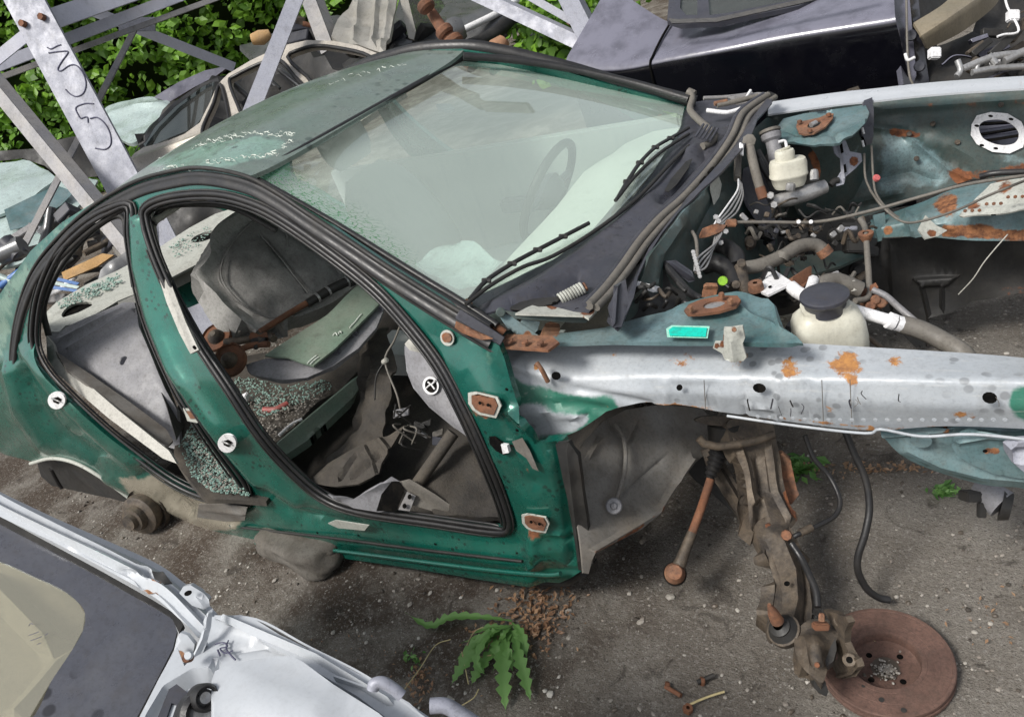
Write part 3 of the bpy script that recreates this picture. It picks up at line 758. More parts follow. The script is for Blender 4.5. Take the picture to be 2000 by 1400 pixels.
dk = shift(D3, -.047, -.012); tube('gutter_channel', dk, .008, BLK, CAR, n=5)
tube('roof_gutter_seal', [mir(p) for p in shift(D3, .004, -.012)], .026, RUB, CAR, n=6)
# front door seal, double lip
SO = SIDE(.012); SI = SIDE(-.004)
def off_poly(poly, d):
    n = len(poly); out = []
    ar = sum(poly[i][0]*poly[(i+1) % n][1]-poly[(i+1) % n][0]*poly[i][1] for i in range(n)); sg = 1 if ar > 0 else -1
    for i in range(n):
        a, b, c = poly[i-1], poly[i], poly[(i+1) % n]
        tx, ty = c[0]-a[0], c[1]-a[1]; L = math.hypot(tx, ty) or 1
        out.append((b[0]+sg*ty/L*d, b[1]-sg*tx/L*d))
    return out
def cseal(nm, poly, d, r, s, m_=RUB, flat=1.):
    return tube(nm, [(*p, s) for p in off_poly(poly, d)], r, m_, CAR, closed=True, n=4, flat=flat)
for poly in (fronto, rearo):
    cseal('door_seal', poly, 7, .0085, SIDE(.008)); cseal('door_seal', poly, -2, .0065, SIDE(.004)); cseal('door_seal', poly, -9, .004, SIDE(-.015))
    cseal('door_seal_lip', poly, 14, .0035, SIDE(.006), BLK)
# windscreen
wso = [(497, 347), (560, 312), (640, 268), (720, 224), (800, 180), (860, 143), (903, 120), (980, 127), (1060, 138), (1150, 155), (1250, 178), (1338, 203), (1330, 245), (1305, 290), (1275, 335), (1240, 376), (1200, 418), (1150, 456), (1080, 505), (1000, 545), (940, 572), (905, 585), (830, 545), (740, 490), (640, 428), (560, 382)]
ws = sheet('windscreen', wso, WS, WGLASS, CAR, step=20, thick=.004, rust=[([(490, 345), (640, 262), (800, 172), (905, 118)], 75, 1.4)], wear_or_sheen=[([(520, 345), (600, 405), (680, 450), (770, 520)], 62, 1.3), ([(560, 370)], 60, .7)])
ws.data.materials.append(WCLEAR)
for p_ in ws.data.polygons:
    if p_.normal.dot(CAM-p_.center) < 0: p_.material_index = 1
tube('windscreen_seal', [(*p, WS) for p in [(488, 348), (640, 262), (800, 172), (905, 113)]], .010, RUB, CAR)
tube('windscreen_seal', [(*p, WS) for p in [(905, 113), (980, 119), (1060, 129), (1150, 146), (1250, 169), (1345, 197)]], .012, RUB, CAR)
WSO = implicit(lambda P: wsF(P)-.045)
tube('far_pillar_moulding', [(*p, WSO) for p in [(905, 110), (980, 115), (1060, 125), (1150, 142), (1250, 166), (1345, 194)]], .014, RUB, CAR)
tube('pillar_moulding', [(*p, WS) for p in [(470, 345), (560, 397), (660, 458), (740, 507), (830, 562), (905, 606), (958, 640)]], .0125, RUB, CAR, n=6)
tube('pillar_moulding', [(*p, WS) for p in [(492, 345), (570, 388), (660, 440), (750, 496), (840, 552), (900, 588), (972, 636)]], .009, RUB, CAR, n=6)
# open end of the pillar moulding
bevbox('moulding_end', (Y(-.775)(938, 640)), RT*.052-UP*.032, (RT*.4+UP*.7).normalized()*.012, FW*.008, PLAS, CAR, .002, 1)
sheet('pillar_end_panel', [(890, 628), (962, 662), (940, 664), (905, 652), (888, 640)], Y(-.79), RUSTO, CAR, step=14)
# dark green inner door pillar wedge between seal and moulding
sheet('door_pillar', [(700, 520), (760, 560), (830, 602), (890, 640), (905, 655), (870, 665), (840, 650), (800, 610), (760, 575)], SIDE(.002), GREEN, CAR, step=16)
# interior frame trims
sheet('pillar_trim', [(289, 410), (303, 416), (302, 440), (310, 475), (322, 520), (340, 570), (363, 630), (388, 683), (372, 691), (350, 650), (325, 590), (305, 525), (292, 470), (285, 440)], TP((300, 420, 2.52), (388, 690, 2.35), (330, 560, 2.44)), BEIGE, CAR, step=12, thick=.012, relief=[([(300, 430), (312, 520), (372, 680)], 8, .006)])
lath('bolt', [(0, .004), (.007, .004), (.007, 0)], (0, -1, 0), P3((381, 678, ('t', 2.33))), HOLE, CAR, 8)
sheet('pillar_trim', [(90, 655), (104, 672), (112, 700), (140, 722), (230, 800), (330, 880), (345, 905), (318, 895), (210, 815), (110, 728), (92, 700)], TP((100, 660, 3.2), (340, 900, 2.75), (150, 760, 3.05)), BEIGE, CAR, step=15, thick=.012)
tube('rear_window_trim', [(p[0], p[1], ('t', 3.15)) for p in [(95, 655), (85, 600), (110, 535), (150, 480), (205, 432), (240, 425), (248, 470), (262, 560)]], .012, BLK, CAR)
tube('front_window_trim', [(p[0], p[1], ('t', 2.5)) for p in [(300, 440), (315, 408), (350, 400), (420, 400), (470, 412), (540, 450)]], .010, BLK, CAR)

# striker plates, hinges, holes on the side
def decal(name, poly, m_, s=None, parent=CAR, th=.004, rel=(), step=9, rust=()): return sheet(name, poly, s or SIDE(.011), m_, parent, step=step, thick=th, relief=rel, rust=rust)
def hingeplate(c, wd, ht, rot):
    a, b = math.cos(rad(rot)), math.sin(rad(rot))
    q = lambda k: [(c[0]+x*wd*k*a-y*ht*k*b, c[1]+x*wd*k*b+y*ht*k*a) for x, y in ((-1, -.8), (-.6, -1), (.7, -.8), (1, -.1), (.8, 1), (-.2, .9), (-.6, .6), (-.9, .1))]
    o = decal('hinge_mount', q(1), SHELF, SIDE(.024), rust=[([c], max(wd, ht)*1.2, .35)])
    decal('hinge_plate', q(.78), RUST, SIDE(.028), o, rel=[([(c[0]-5, c[1]), (c[0]+6, c[1]+4)], 7, -.004)])
    for dx in (-7, 9): lath('bolt', [(0, .003), (.004, .003), (.004, 0)], (0, -1, .1), P3((c[0]+dx, c[1]+dx*.25-2, SIDE(.032))), HOLE, o, 8)
hingeplate((945, 790), 34, 23, 8); hingeplate((1045, 1022), 28, 17, 5)
o = decal('hole_grommet', ell(873, 660, 13, 16, -20), SHELF, rust=[([(873, 660)], 20, .6)]); decal('bolt', ell(874, 660, 7, 9, -20), RUSTO, SIDE(.016), o)
for (cx, cy, rx) in ((110, 782, 17), (443, 866, 18)):
    o = decal('striker_plate', ell(cx, cy, rx, rx*1.0, 0, 20), WPAINT, SIDE(.036), th=.006)
    decal('striker_recess', [(cx-8, cy-4), (cx+2, cy-7), (cx+10, cy-2), (cx+3, cy+7), (cx-6, cy+3)], HOLE, SIDE(.0385), o, .002, step=5)
    tube('striker_bar', [(cx-9, cy-4, SIDE(.042)), (cx+1, cy, SIDE(.046)), (cx+8, cy+3, SIDE(.042))], .003, MET, o)
o = decal('belt_bracket', [(357, 797), (382, 800), (392, 820), (385, 826), (366, 822)], SHELF, SIDE(.012)); decal('rust_patch', [(364, 803), (378, 804), (386, 817), (372, 818)], RUSTO, SIDE(.016), o)
o = decal('door_check_slot', [(955, 853), (966, 852), (985, 868), (994, 884), (984, 889), (968, 880), (956, 866)], HOLE, SIDE(.020), th=.002)
decal('door_check_block', [(978, 868), (990, 870), (994, 884), (982, 886)], WPAINT, SIDE(.026), o, .01)
decal('sill_slot', [(640, 1022), (655, 1016), (720, 1026), (712, 1036), (660, 1031)], SHELF, SIDE(.030), rust=[([(680, 1028)], 20, .3)])
decal('sill_step', [(388, 985), (440, 985), (482, 992), (478, 1016), (440, 1018), (385, 1010)], LINER, SIDE(.030), th=.006, rel=[([(400, 995), (476, 1004)], 5, .005)])
for q in ((110, 760), (990, 760), (1010, 840), (1000, 870), (480, 985), (700, 1045), (850, 1062), (940, 1110), (1010, 1080), (620, 1040)):
    lath('plug', [(0, .002), (.004, .0015), (.0045, 0)], (0, -1, 0), P3((*q, SIDE(.014))), HOLE, CAR, 8)
decal('paint_chip', [(1020, 855), (1035, 880), (1052, 920), (1040, 915), (1028, 895), (1008, 880), (1000, 862)], LINER, SIDE(.014), th=.001)
# underside dark flange and wheel arch lip
tube('sill_flange', [(p[0], p[1], SIDE(-.02)) for p in [(340, 1030), (480, 1058), (640, 1076), (800, 1100), (950, 1124), (1090, 1138), (1140, 1118)]], .012, BLK, CAR)
tube('wheel_arch_lip', [(p[0], p[1], SIDE(.006)) for p in [(60, 905), (100, 895), (145, 903), (195, 930), (250, 970), (300, 1008), (340, 1028), (400, 1042)]], .009, SHELF, CAR)
# front edge of the hinge pillar: dark underseal
sheet('pillar_underseal', [(1085, 868), (1110, 862), (1128, 890), (1138, 960), (1150, 1040), (1158, 1100), (1146, 1118), (1130, 1112), (1120, 1040), (1105, 960)], SIDE(.018), BLK, CAR, step=14, thick=.015, relief=[([(1110, 880), (1135, 1090)], 8, .008)], wob=.004, wobs=15)
# closed box inside: sill inner wall, bulkhead

# ------------------------------------------------------------------ interior
fv = []; ff = []
for j in range(29):
    for i in range(41):
        x = -1.95+1.95*i/40; y = -.76+1.5*j/28; fv.append(Vector((x, y, .20+.02*noise.noise(Vector((x*6, y*6, 0)))+.05*sm((x+.25)/.25))))
for j in range(28):
    for i in range(40): a = j*41+i; ff.append((a, a+1, a+42, a+41))
pyd('floor', fv, ff, CARP, CAR)
sheet('tunnel', [(700, 640), (760, 640), (775, 700), (770, 800), (745, 900), (690, 945), (610, 955), (640, 900), (690, 840), (700, 760)], TP((730, 650, 3.0), (690, 940, 2.62), (770, 760, 2.75)), MAT_, CAR, step=8, thick=.01, wob=.035, wobs=17, relief=[([(735, 660), (750, 760), (740, 850), (650, 930)], 40, .05)])
decal('carpet_flap', [(610, 948), (640, 905), (700, 870), (760, 850), (790, 830), (745, 905), (740, 925), (700, 945), (655, 950)], MAT_, TP((620, 940, 2.5), (780, 850, 2.5), (720, 920, 2.45)), th=.008, rel=[([(620, 940), (740, 870)], 22, .02), ([(690, 930), (740, 890)], 8, -.014), ([(720, 880), (735, 925)], 5, .012), ([(665, 935), (700, 895)], 5, -.012), ([(745, 860), (770, 890)], 6, .012)], step=7)
sheet('dash_insulation', [(815, 930), (880, 850), (960, 880), (990, 1000), (985, 1010), (850, 1005), (830, 975)], TP((880, 850, 2.42), (985, 1005, 2.22), (830, 980, 2.3)), CARP, CAR, step=10, thick=.02, wob=.022, wobs=14)
tube('heater_duct', [(p[0], p[1], ('t', 2.3)) for p in [(880, 850), (850, 895), (815, 945), (790, 960)]], [.022, .022, .024, .03, .04], MAT_, CAR, smoothpath=False) if False else tube('heater_duct', [(p[0], p[1], ('t', 2.32)) for p in [(885, 845), (850, 895), (815, 945)]], .02, MAT_, CAR)
sheet('sill_cover', [(780, 940), (800, 935), (850, 965), (900, 1000), (860, 1002), (800, 985)], T(2.28), RUBG, CAR, step=12, thick=.008, relief=[([(790, 945), (880, 1000)], 10, .012)])
sheet('sill_cover', [(640, 965), (690, 975), (735, 950), (765, 930), (790, 945), (770, 995), (740, 1000), (690, 992)], T(2.3), GREYP, CAR, step=12, thick=.008, relief=[([(650, 970), (760, 940)], 14, .015)])
decal('floor_hole', [(735, 998), (745, 965), (765, 940), (780, 940), (790, 955), (775, 998)], HOLE, T(2.27), th=.002)
decal('seat_rail', [(778, 995), (795, 960), (812, 968), (800, 998)], GALVD, T(2.265), th=.006)
for q in ((800, 970), (790, 988)): decal('bolt', ell(*q, 4, 5), HOLE, T(2.255), th=.002, step=4)
# front floor connector clutter (wiring under the steering column)
rnd = random.Random(21); wl = thing('wiring_bundle', 'tangle of grey connectors and wires hanging under the dashboard', 'wiring', (-.5, -.35, .5))
for k in range(14):
    x, y = rnd.uniform(778, 862), rnd.uniform(790, 870)
    if not pin(x, y, [(775, 780), (800, 775), (870, 840), (840, 885), (800, 850)]): continue
    bevbox('connector', P3((x, y, ('t', rnd.uniform(2.42, 2.5)))), (RT*rnd.uniform(.5, 1)+UP*rnd.uniform(-.6, .6)).normalized()*rnd.uniform(.012, .026), UP*rnd.uniform(.006, .014), FW*.012, rnd.choice([GREYP, BLK, LINER, PLAS]), wl, .002, 1)
for k in range(9):
    x, y = rnd.uniform(770, 850), rnd.uniform(770, 850)
    tube('wire', [(x, y, ('t', 2.45)), (x+rnd.uniform(-15, 20), y+rnd.uniform(0, 30), ('t', 2.4)), (x+rnd.uniform(0, 45), y+rnd.uniform(-5, 40), ('t', 2.44))], .003, BLK if k % 2 else RUBG, wl)
tube('cable', [(785, 628, ('t', 2.6)), (770, 665, ('t', 2.55)), (752, 705, ('t', 2.55)), (775, 770, ('t', 2.5)), (782, 800, ('t', 2.5))], .0035, RUBG, wl)
tube('cable', [(752, 705, ('t', 2.55)), (735, 735, ('t', 2.55)), (732, 780, ('t', 2.5))], .003, BLK, wl)
lath('connector', [(0, .012), (.009, .01), (.009, -.01), (0, -.012)], (1, 0, .5), P3((752, 705, ('t', 2.54))), BEIGE, wl, 8)
# airbag panel on the dash end
ag = sheet('dash_end_panel', [(785, 690), (790, 676), (805, 667), (822, 668), (835, 680), (855, 705), (885, 760), (915, 815), (950, 872), (935, 866), (885, 835), (835, 795), (805, 758), (790, 725)], TP((800, 680, 2.35), (940, 865, 2.2), (800, 750, 2.35)), GREYP, CAR, step=11, thick=.03, relief=[([(785, 690), (795, 740), (830, 790), (900, 845)], 12, -.012), ([(830, 740), (900, 820)], 60, .012)])
decal('panel_cap', [(790, 672), (805, 655), (822, 662), (832, 680), (826, 690), (800, 684)], BEIGE, T(2.27), th=.02, rel=[([(810, 672)], 18, .01)])
o = decal('airbag_emblem', ell(841, 753, 15.5, 18, -15, 24), WPAINT, TP((800, 680, 2.322), (940, 865, 2.172), (800, 750, 2.322)), ag, .002)
decal('emblem_disc', ell(841, 753, 11, 13.5, -15, 20), HOLE, TP((800, 680, 2.318), (940, 865, 2.168), (800, 750, 2.318)), o, .001, step=5)
for st in ([(833, 758), (838, 753), (846, 748), (850, 742)], [(836, 746), (843, 752), (849, 760)]): tube('emblem_figure', [(*p, TP((800, 680, 2.314), (940, 865, 2.164), (800, 750, 2.314))) for p in st], .0028, WPAINT, o)
# rear shelf with loudspeaker openings
SHF = TP((90, 610, 3.43), (430, 440, 3.80), (250, 600, 3.30))
shelf = sheet('parcel_shelf', [(88, 612), (110, 590), (170, 555), (230, 528), (300, 490), (370, 445), (420, 418), (470, 402), (560, 380), (560, 420), (440, 492), (380, 520), (300, 560), (230, 590), (150, 632), (128, 636), (115, 648), (90, 648)], SHF, SHELF, CAR, holes=[ell(150, 605, 32, 11, -22, 14), ell(400, 462, 28, 8, -18, 14)], step=14, thick=.012, relief=[([(95, 640), (240, 580), (430, 490)], 9, .012), ([(100, 615), (250, 540), (420, 430)], 6, .008)], wear_or_sheen=[([(150, 570), (220, 545)], 16, .5)])
for c_, rx_, ry_, an in (((150, 605), 33, 12, -22), ((400, 462), 29, 9, -18)): sheet('speaker_recess', ell(*c_, rx_+3, ry_+3, an), TP((90, 610, 3.46), (430, 440, 3.83), (250, 600, 3.33)), HOLE, CAR, step=12)
sheet('shelf_front_rail', [(230, 590), (300, 560), (380, 520), (440, 492), (440, 512), (380, 545), (350, 560), (300, 585), (240, 612)], TP((230, 600, 3.3), (440, 500, 3.72), (300, 590, 3.38)), BEIGE, CAR, step=14)
sheet('boot_side_panel', [(340, 566), (440, 510), (460, 540), (440, 570), (370, 600), (345, 605)], TP((340, 566, 3.5), (440, 510, 3.8), (370, 600, 3.5)), GREEN, CAR, step=16)
# rear seat bulkhead, pale grey with ribs
BK = TP((100, 650, 3.25), (260, 585, 3.22), (345, 900, 2.95))
sheet('rear_bulkhead', [(88, 650), (115, 650), (130, 638), (240, 590), (262, 590), (275, 640), (300, 700), (325, 760), (345, 800), (350, 850), (352, 880), (320, 870), (240, 790), (160, 730), (100, 690)], BK, GREYP, CAR, step=11, thick=.02,
      relief=[([(135, 680), (260, 606)], 7, .014), ([(120, 660), (240, 600)], 5, .008), ([(245, 706)], 9, -.015), ('poly', [(150, 690), (275, 625), (335, 780), (325, 850), (230, 770)], 8, .010)], wob=.008, wobs=6)
lath('rubber_plug', [(0, .004), (.018, .004), (.022, .0), (.022, -.004)], tocam(Vector((-1.9, -.7, .7))), P3((245, 706, BK)), PLAS, CAR, 16)
sheet('seat_belt_panel', [(108, 685), (135, 703), (180, 733), (250, 782), (325, 838), (338, 860), (328, 870), (280, 835), (200, 772), (130, 722)], TP((100, 672, 3.2), (350, 860, 2.88), (200, 770, 3.0)), LINER, CAR, step=14, thick=.01)
sheet('inner_wheel_arch', [(230, 600), (262, 590), (300, 680), (360, 830), (345, 860), (325, 790), (290, 700)], TP((250, 600, 3.4), (360, 840, 3.0), (320, 720, 3.3)), BLK, CAR, step=18)
sheet('rear_floor', [(345, 790), (420, 700), (520, 690), (600, 760), (560, 900), (520, 980), (400, 975), (340, 900)], TP((350, 900, 2.9), (520, 960, 2.72), (520, 720, 3.3)), MAT_, CAR, step=18, thick=.02, wob=.02, wobs=9)
sheet('seat_cross_member', [(535, 880), (560, 850), (700, 735), (720, 715), (722, 730), (690, 775), (600, 860), (555, 890)], TP((540, 880, 2.75), (720, 720, 3.15), (600, 870, 2.75)), GREENT, CAR, step=13, thick=.03, relief=[([(545, 875), (700, 745)], 14, .02)])
sheet('seat_cross_member_top', [(470, 790), (560, 740), (700, 690), (722, 712), (640, 775), (560, 840), (530, 878), (505, 850)], TP((480, 790, 3.1), (700, 700, 3.25), (530, 870, 2.80)), MAT_, CAR, step=13, thick=.02, wob=.02, wobs=10)
# broken glass crumbs on floors
def crumbs(name, poly, s, m_, n, r0, r1, seed, parent=None):
    rnd = random.Random(seed); mb = MB(); xs = [p[0] for p in poly]; ys = [p[1] for p in poly]; s = surf(s); k = 0
    while k < n:
        x, y = rnd.uniform(min(xs), max(xs)), rnd.uniform(min(ys), max(ys))
        if not pin(x, y, poly): continue
        k += 1; c = s(x, y); mb.add(rock(c+Vector((0, 0, r0)), rnd.uniform(r0, r1), rnd, .7))
    o = mb.build(name, m_, parent, 180, False); return kind(o, 'stuff')
CUBE = leafmat('glass_crumbs', (.28, .42, .36), (.16, .26, .23), (.35, .48, .42)); CUBE.node_tree.nodes['Mix Shader'].inputs[0].default_value = .2
RUBB = leafmat('rubble', (.12, .105, .09), (.26, .24, .21), (.10, .085, .07)); RUBB.node_tree.nodes['Mix Shader'].inputs[0].default_value = 0
F1 = TP((350, 900, 2.87), (520, 960, 2.69), (520, 720, 3.27)); F2 = TP((480, 790, 3.06), (700, 700, 3.21), (530, 870, 2.76))
crumbs('broken_glass', [(350, 870), (380, 820), (440, 870), (480, 940), (490, 968), (420, 962), (375, 930)], F1, CUBE, 1100, .002, .0055, 1)
crumbs('broken_glass', [(455, 740), (480, 735), (560, 755), (640, 740), (650, 760), (560, 800), (500, 820)], F2, CUBE, 600, .002, .0055, 2)
crumbs('rubble', [(480, 780), (540, 770), (640, 760), (600, 810), (530, 868), (505, 850)], F2, RUBB, 420, .0015, .006, 3)
crumbs('rubble', [(360, 850), (400, 850), (460, 920), (480, 965), (400, 955)], F1, RUBB, 420, .0015, .0065, 4)
crumbs('broken_glass', [(110, 590), (230, 535), (240, 550), (200, 575), (120, 605)], TP((90, 610, 3.41), (430, 440, 3.78), (250, 600, 3.28)), CUBE, 240, .003, .007, 5)
crumbs('broken_glass', [(330, 480), (400, 440), (420, 445), (380, 490), (340, 505)], TP((90, 610, 3.41), (430, 440, 3.78), (250, 600, 3.28)), CUBE, 90, .003, .006, 6)
# loose things on the floor
o = bevbox('white_block', P3((478, 785, F2))+Vector((0, 0, .015)), (.022, .01, .006), (-.008, .018, .002), (0, 0, .012), WPAINT, None, .004); tag(o, 'small white plastic block lying among broken glass in the rear footwell', 'plastic block')
o = tube('red_handle', [(515, 800, F2), (535, 800, F2), (552, 793, F2), (562, 788, F2)], .012, REDP); tag(o, 'dark red plastic handle lying in rubble on the car floor', 'handle')
o = tube('white_strip', [(545, 850, F2), (570, 828, F2), (590, 818, F2)], .006, WPAINT); tag(o, 'short white broken strip on the edge of the seat cross member', 'broken strip')

# loose rear seat backrest
SB = TP((410, 520, 2.86), (690, 545, 3.05), (500, 640, 2.8))
seat = thing('loose_seat_back', 'dark grey fabric seat backrest lying tilted inside the green wreck', 'seat', (-1.4, 0, .3))
so_ = [(470, 412), (500, 405), (560, 440), (640, 492), (700, 545), (690, 560), (650, 590), (600, 612), (560, 625), (520, 650), (495, 648), (455, 615), (420, 578), (385, 545), (382, 538), (400, 520), (412, 500), (410, 485), (412, 462), (430, 440)]
sheet('seat_cover', so_, SB, FABE, seat, step=13, thick=.09, relief=[([(500, 405), (430, 445), (412, 470), (412, 500), (385, 540), (450, 612), (500, 648), (560, 625)], 22, .022), ([(440, 590), (500, 620), (600, 560), (690, 520)], 20, -.012)], closed_smooth=True)
sheet('seat_panel', [(505, 425), (560, 455), (630, 500), (672, 540), (600, 600), (540, 622), (480, 600), (432, 555), (430, 520), (450, 480), (480, 445)], TP((410, 520, 2.845), (690, 545, 3.035), (500, 640, 2.785)), FAB, seat, step=10, thick=.012, relief=[([(512, 462), (560, 520), (600, 570)], 5, -.016), ('poly', [(450, 500), (512, 470), (590, 560), (520, 610), (450, 560)], 18, .016), ('poly', [(530, 455), (590, 480), (660, 540), (610, 560), (550, 495)], 16, .016), ([(500, 600), (545, 608)], 8, -.008)], closed_smooth=True, wob=.008, wobs=16)
SPP = TP((410, 520, 2.825), (690, 545, 3.015), (500, 640, 2.765))
for pts in ([(505, 425), (560, 455), (630, 500), (668, 536)], [(505, 425), (480, 445), (450, 480), (432, 522), (440, 558), (480, 600), (530, 620), (580, 610), (640, 575), (668, 536)], [(512, 462), (545, 500), (580, 545), (602, 572)], [(560, 457), (562, 476), (558, 490)]):
    tube('seam_piping', [(*p, SPP) for p in pts], .0035, FAB, seat, nseg=6)
# suspension strut with hub lying in the car
ax_ = thing('rear_hub_and_damper', 'rusty wheel hub with brake backplates and long shock absorber lying across the car', 'hub assembly', (-1.5, 0, .4))
TT = lambda x, y: (x, y, TP((430, 690, 2.7), (690, 545, 2.95), (520, 660, 2.72)))
tube('damper_rod', [TT(508, 648), TT(560, 615), TT(620, 580)], .012, RUST, ax_); tube('damper_body', [TT(600, 593), TT(640, 568), TT(688, 545)], [.016, .019, .019], BLK, ax_, smoothpath=False)
for q in ((620, 582), (641, 569), (678, 550)): lath('clamp', [(.017, -.004), (.021, -.004), (.021, .004), (.017, .004)], (P3(TT(690, 543))-P3(TT(508, 648))), P3(TT(*q)), MET, ax_, 14)
lath('damper_foot', [(0, -.015), (.024, -.012), (.024, .012), (0, .015)], (P3(TT(690, 543))-P3(TT(508, 648))), P3(TT(686, 547)), BLK, ax_, 14)
for (q, r_, tz) in (((424, 660), .055, .4), ((450, 705), .058, .1)):
    c_ = P3(TT(*q)); a_ = Vector((.45, -.6, .8+tz)).normalized()
    lath('backplate', [(0, .004), (r_*.6, .006), (r_*.95, .004), (r_, .012), (r_*1.03, .008), (r_*1.0, -.006), (0, -.006)], a_, c_, RUST, ax_, 28)
    lath('hub_flange', [(0, .035), (.012, .035), (.018, .028), (.026, .02), (.03, .006)], a_, c_, RUSTG, ax_, 16)
rnd = random.Random(4)
for k in range(16):
    x, y = rnd.uniform(435, 540), rnd.uniform(650, 700)
    if y < 700-(x-430)*.6+10 or True:
        c_ = P3(TT(x, 655+(540-x)*.35+rnd.uniform(-10, 12)))
        bevbox('bracket', c_, (RT*rnd.uniform(.5, 1)+UP*rnd.uniform(-.4, .5)).normalized()*rnd.uniform(.012, .032), (UP+RT*rnd.uniform(-.5, .5)).normalized()*rnd.uniform(.006, .018), FW*.015, rnd.choice([RUST, RUSTG, RUST, BLK]), ax_, .003, 2)
tube('arm', [TT(440, 668), TT(480, 664), TT(520, 655), TT(535, 662)], .014, RUSTG, ax_); tube('arm', [TT(455, 690), TT(490, 675), TT(525, 672)], .012, RUST, ax_)
tube('handle_loop', [TT(450, 655), TT(447, 630), TT(455, 622), TT(463, 635), TT(470, 650)], .007, RUBG, ax_)
# pale green trim panel
gp = thing('loose_trim_panel', 'long pale green panel with curved dark grey edge and screw holes inside the car', 'trim panel', (-1, -.3, .4))
GPp = TP((520, 700, 2.66), (735, 575, 2.82), (612, 712, 2.58))
sheet('face', [(518, 696), (560, 668), (640, 614), (702, 556), (722, 570), (742, 592), (700, 635), (655, 680), (612, 714), (590, 708), (560, 697)], GPp, GREENT, gp, step=12, thick=.008, relief=[([(520, 696), (700, 560)], 7, .006)])
sheet('edge_trim', [(480, 712), (520, 700), (560, 699), (590, 710), (612, 716), (655, 682), (700, 637), (742, 594), (750, 606), (735, 640), (700, 680), (650, 715), (600, 738), (550, 742), (500, 734), (484, 726)], TP((490, 720, 2.66), (745, 600, 2.80), (600, 740, 2.60)), GREYP, gp, step=12, thick=.02, relief=[([(500, 718), (600, 726), (700, 660), (745, 600)], 16, .008)])
for q in ((658, 687), (693, 652), (744, 603)): lath('screw', [(0, .002), (.004, .002), (.006, .006), (.011, .006), (.012, 0)], tocam(P3((*q, GPp))), P3((*q, TP((490, 720, 2.645), (745, 600, 2.785), (600, 740, 2.585)))), PLAS, gp, 14)
for st in ([(688, 634), (694, 628), (700, 620), (706, 613)], [(683, 640), (690, 632)], [(650, 655), (655, 650), (659, 655)], [(661, 652), (664, 647), (667, 650)], [(600, 710), (608, 702), (618, 694)], [(606, 711), (614, 703), (622, 697)]):
    tube('scuff_mark', [(*p, TP((520, 700, 2.652), (735, 575, 2.812), (612, 712, 2.572))) for p in st], .0022, CHALK, gp)

# steering wheel, dashboard and seats behind the dusty windscreen
def torus(name, c, ax, R_, r_, m_, parent):
    a = Vector(ax).normalized(); u = a.orthogonal().normalized(); v = a.cross(u); c = Vector(c)
    pts = [c+(u*math.cos(2*math.pi*k/32)+v*math.sin(2*math.pi*k/32))*R_ for k in range(32)]
    vs, fs = tubev(pts, r_, 10, True); return pyd(name, vs, fs, m_, parent)
swc = Vector((-.42, .34, .80)); sw = torus('steering_wheel', swc, (-.85, 0, .52), .185, .016, BLK, CAR)
lath('wheel_hub', [(0, .03), (.06, .025), (.075, 0), (.06, -.03), (.03, -.06)], (-.85, 0, .52), swc, PLAS, sw, 20)
for an in (0, 1): tube('wheel_spoke', [swc+Vector((0, .05*(1 if an else -1), 0)), swc+Vector((0, .18*(1 if an else -1), 0))], .014, PLAS, sw)
DSH = mat('dusty_dashboard_plastic', (.66, .68, .62), .7, 0, grime=.3)
SEATM = mat('pale_seat_fabric', (.42, .44, .42), .9, 0, grime=.3)
dv_ = []; df_ = []
prof = [(.02, .86), (-.12, .86), (-.24, .83), (-.30, .77), (-.30, .62), (-.22, .5)]
for (x, z) in prof:
    for k in range(13):
        y = -.66+1.32*k/12; b = .03*math.exp(-((y-.34)/.16)**2)
        dv_.append(Vector((x-.02*math.cos(y*3), y, z+b)))
for i in range(len(prof)-1):
    for k in range(12): a = i*13+k; df_.append((a, a+13, a+14, a+1))
pyd('dashboard', dv_, df_, DSH, CAR)
def seatm(y, lean):
    v1 = [Vector((-.62, y, .48)), Vector((-.85, y, .45)), Vector((-1.08, y, .42))]
    vs, fs = tubev(cr(v1, 4), [.2, .23, .24, .25, .25, .25, .25, .24, .2], 16, False, True, .3); s_ = pyd('front_seat', vs, fs, SEATM, CAR, 60)
    v2 = [Vector((-1.1, y, .45)), Vector((-1.17, y, .7)), Vector((-1.28, y, .98))]
    vs, fs = tubev(cr(v2, 4), [.2, .24, .25, .25, .25, .24, .23, .2, .12], 16, False, True, .3); pyd('backrest', vs, fs, SEATM, s_, 60); v3 = [Vector((-1.30, y, 1.02)), Vector((-1.33, y, 1.16))]; vs, fs = tubev(cr(v3+[Vector((-1.34, y, 1.19))], 4), [.10, .13, .14, .14, .14, .13, .12, .10, .06], 14, False, True, .35); pyd('headrest', vs, fs, SEATM, s_, 60)
seatm(.36, 0)
bevbox('door_lining', (-.95, .735, .56), Vector((.92, 0, 0)), Vector((0, .012, 0)), Vector((0, 0, .33)), SEATM, CAR, .01, 2)
bevbox('door_armrest', (-.6, .70, .62), Vector((.3, 0, 0)), Vector((0, .03, 0)), Vector((0, 0, .03)), GREYP, CAR, .01, 2)
v, f = boxv((-.75, -.05, .34), Vector((.42, 0, 0)), Vector((0, .09, 0)), Vector((0, 0, .05))); cn = pyd('centre_console', v, f, SEATM, CAR)
tube('gear_lever', [Vector((-.52, -.03, .38)), Vector((-.50, -.03, .52)), Vector((-.51, -.03, .56))], .012, BLK, cn)
tube('front_cross_panel', [(0.0, 0, 0)] and [Vector((-1.28, -.6, 1.22)), Vector((-1.28, 0, 1.25)), Vector((-1.28, .6, 1.22))], .012, BEIGE, CAR)
o = sheet('rear_view_mirror_mount', [(852, 203), (880, 203), (888, 212), (878, 216), (858, 213)], implicit(lambda P: wsF(P)+.012), PLAS, CAR, step=8, thick=.01)
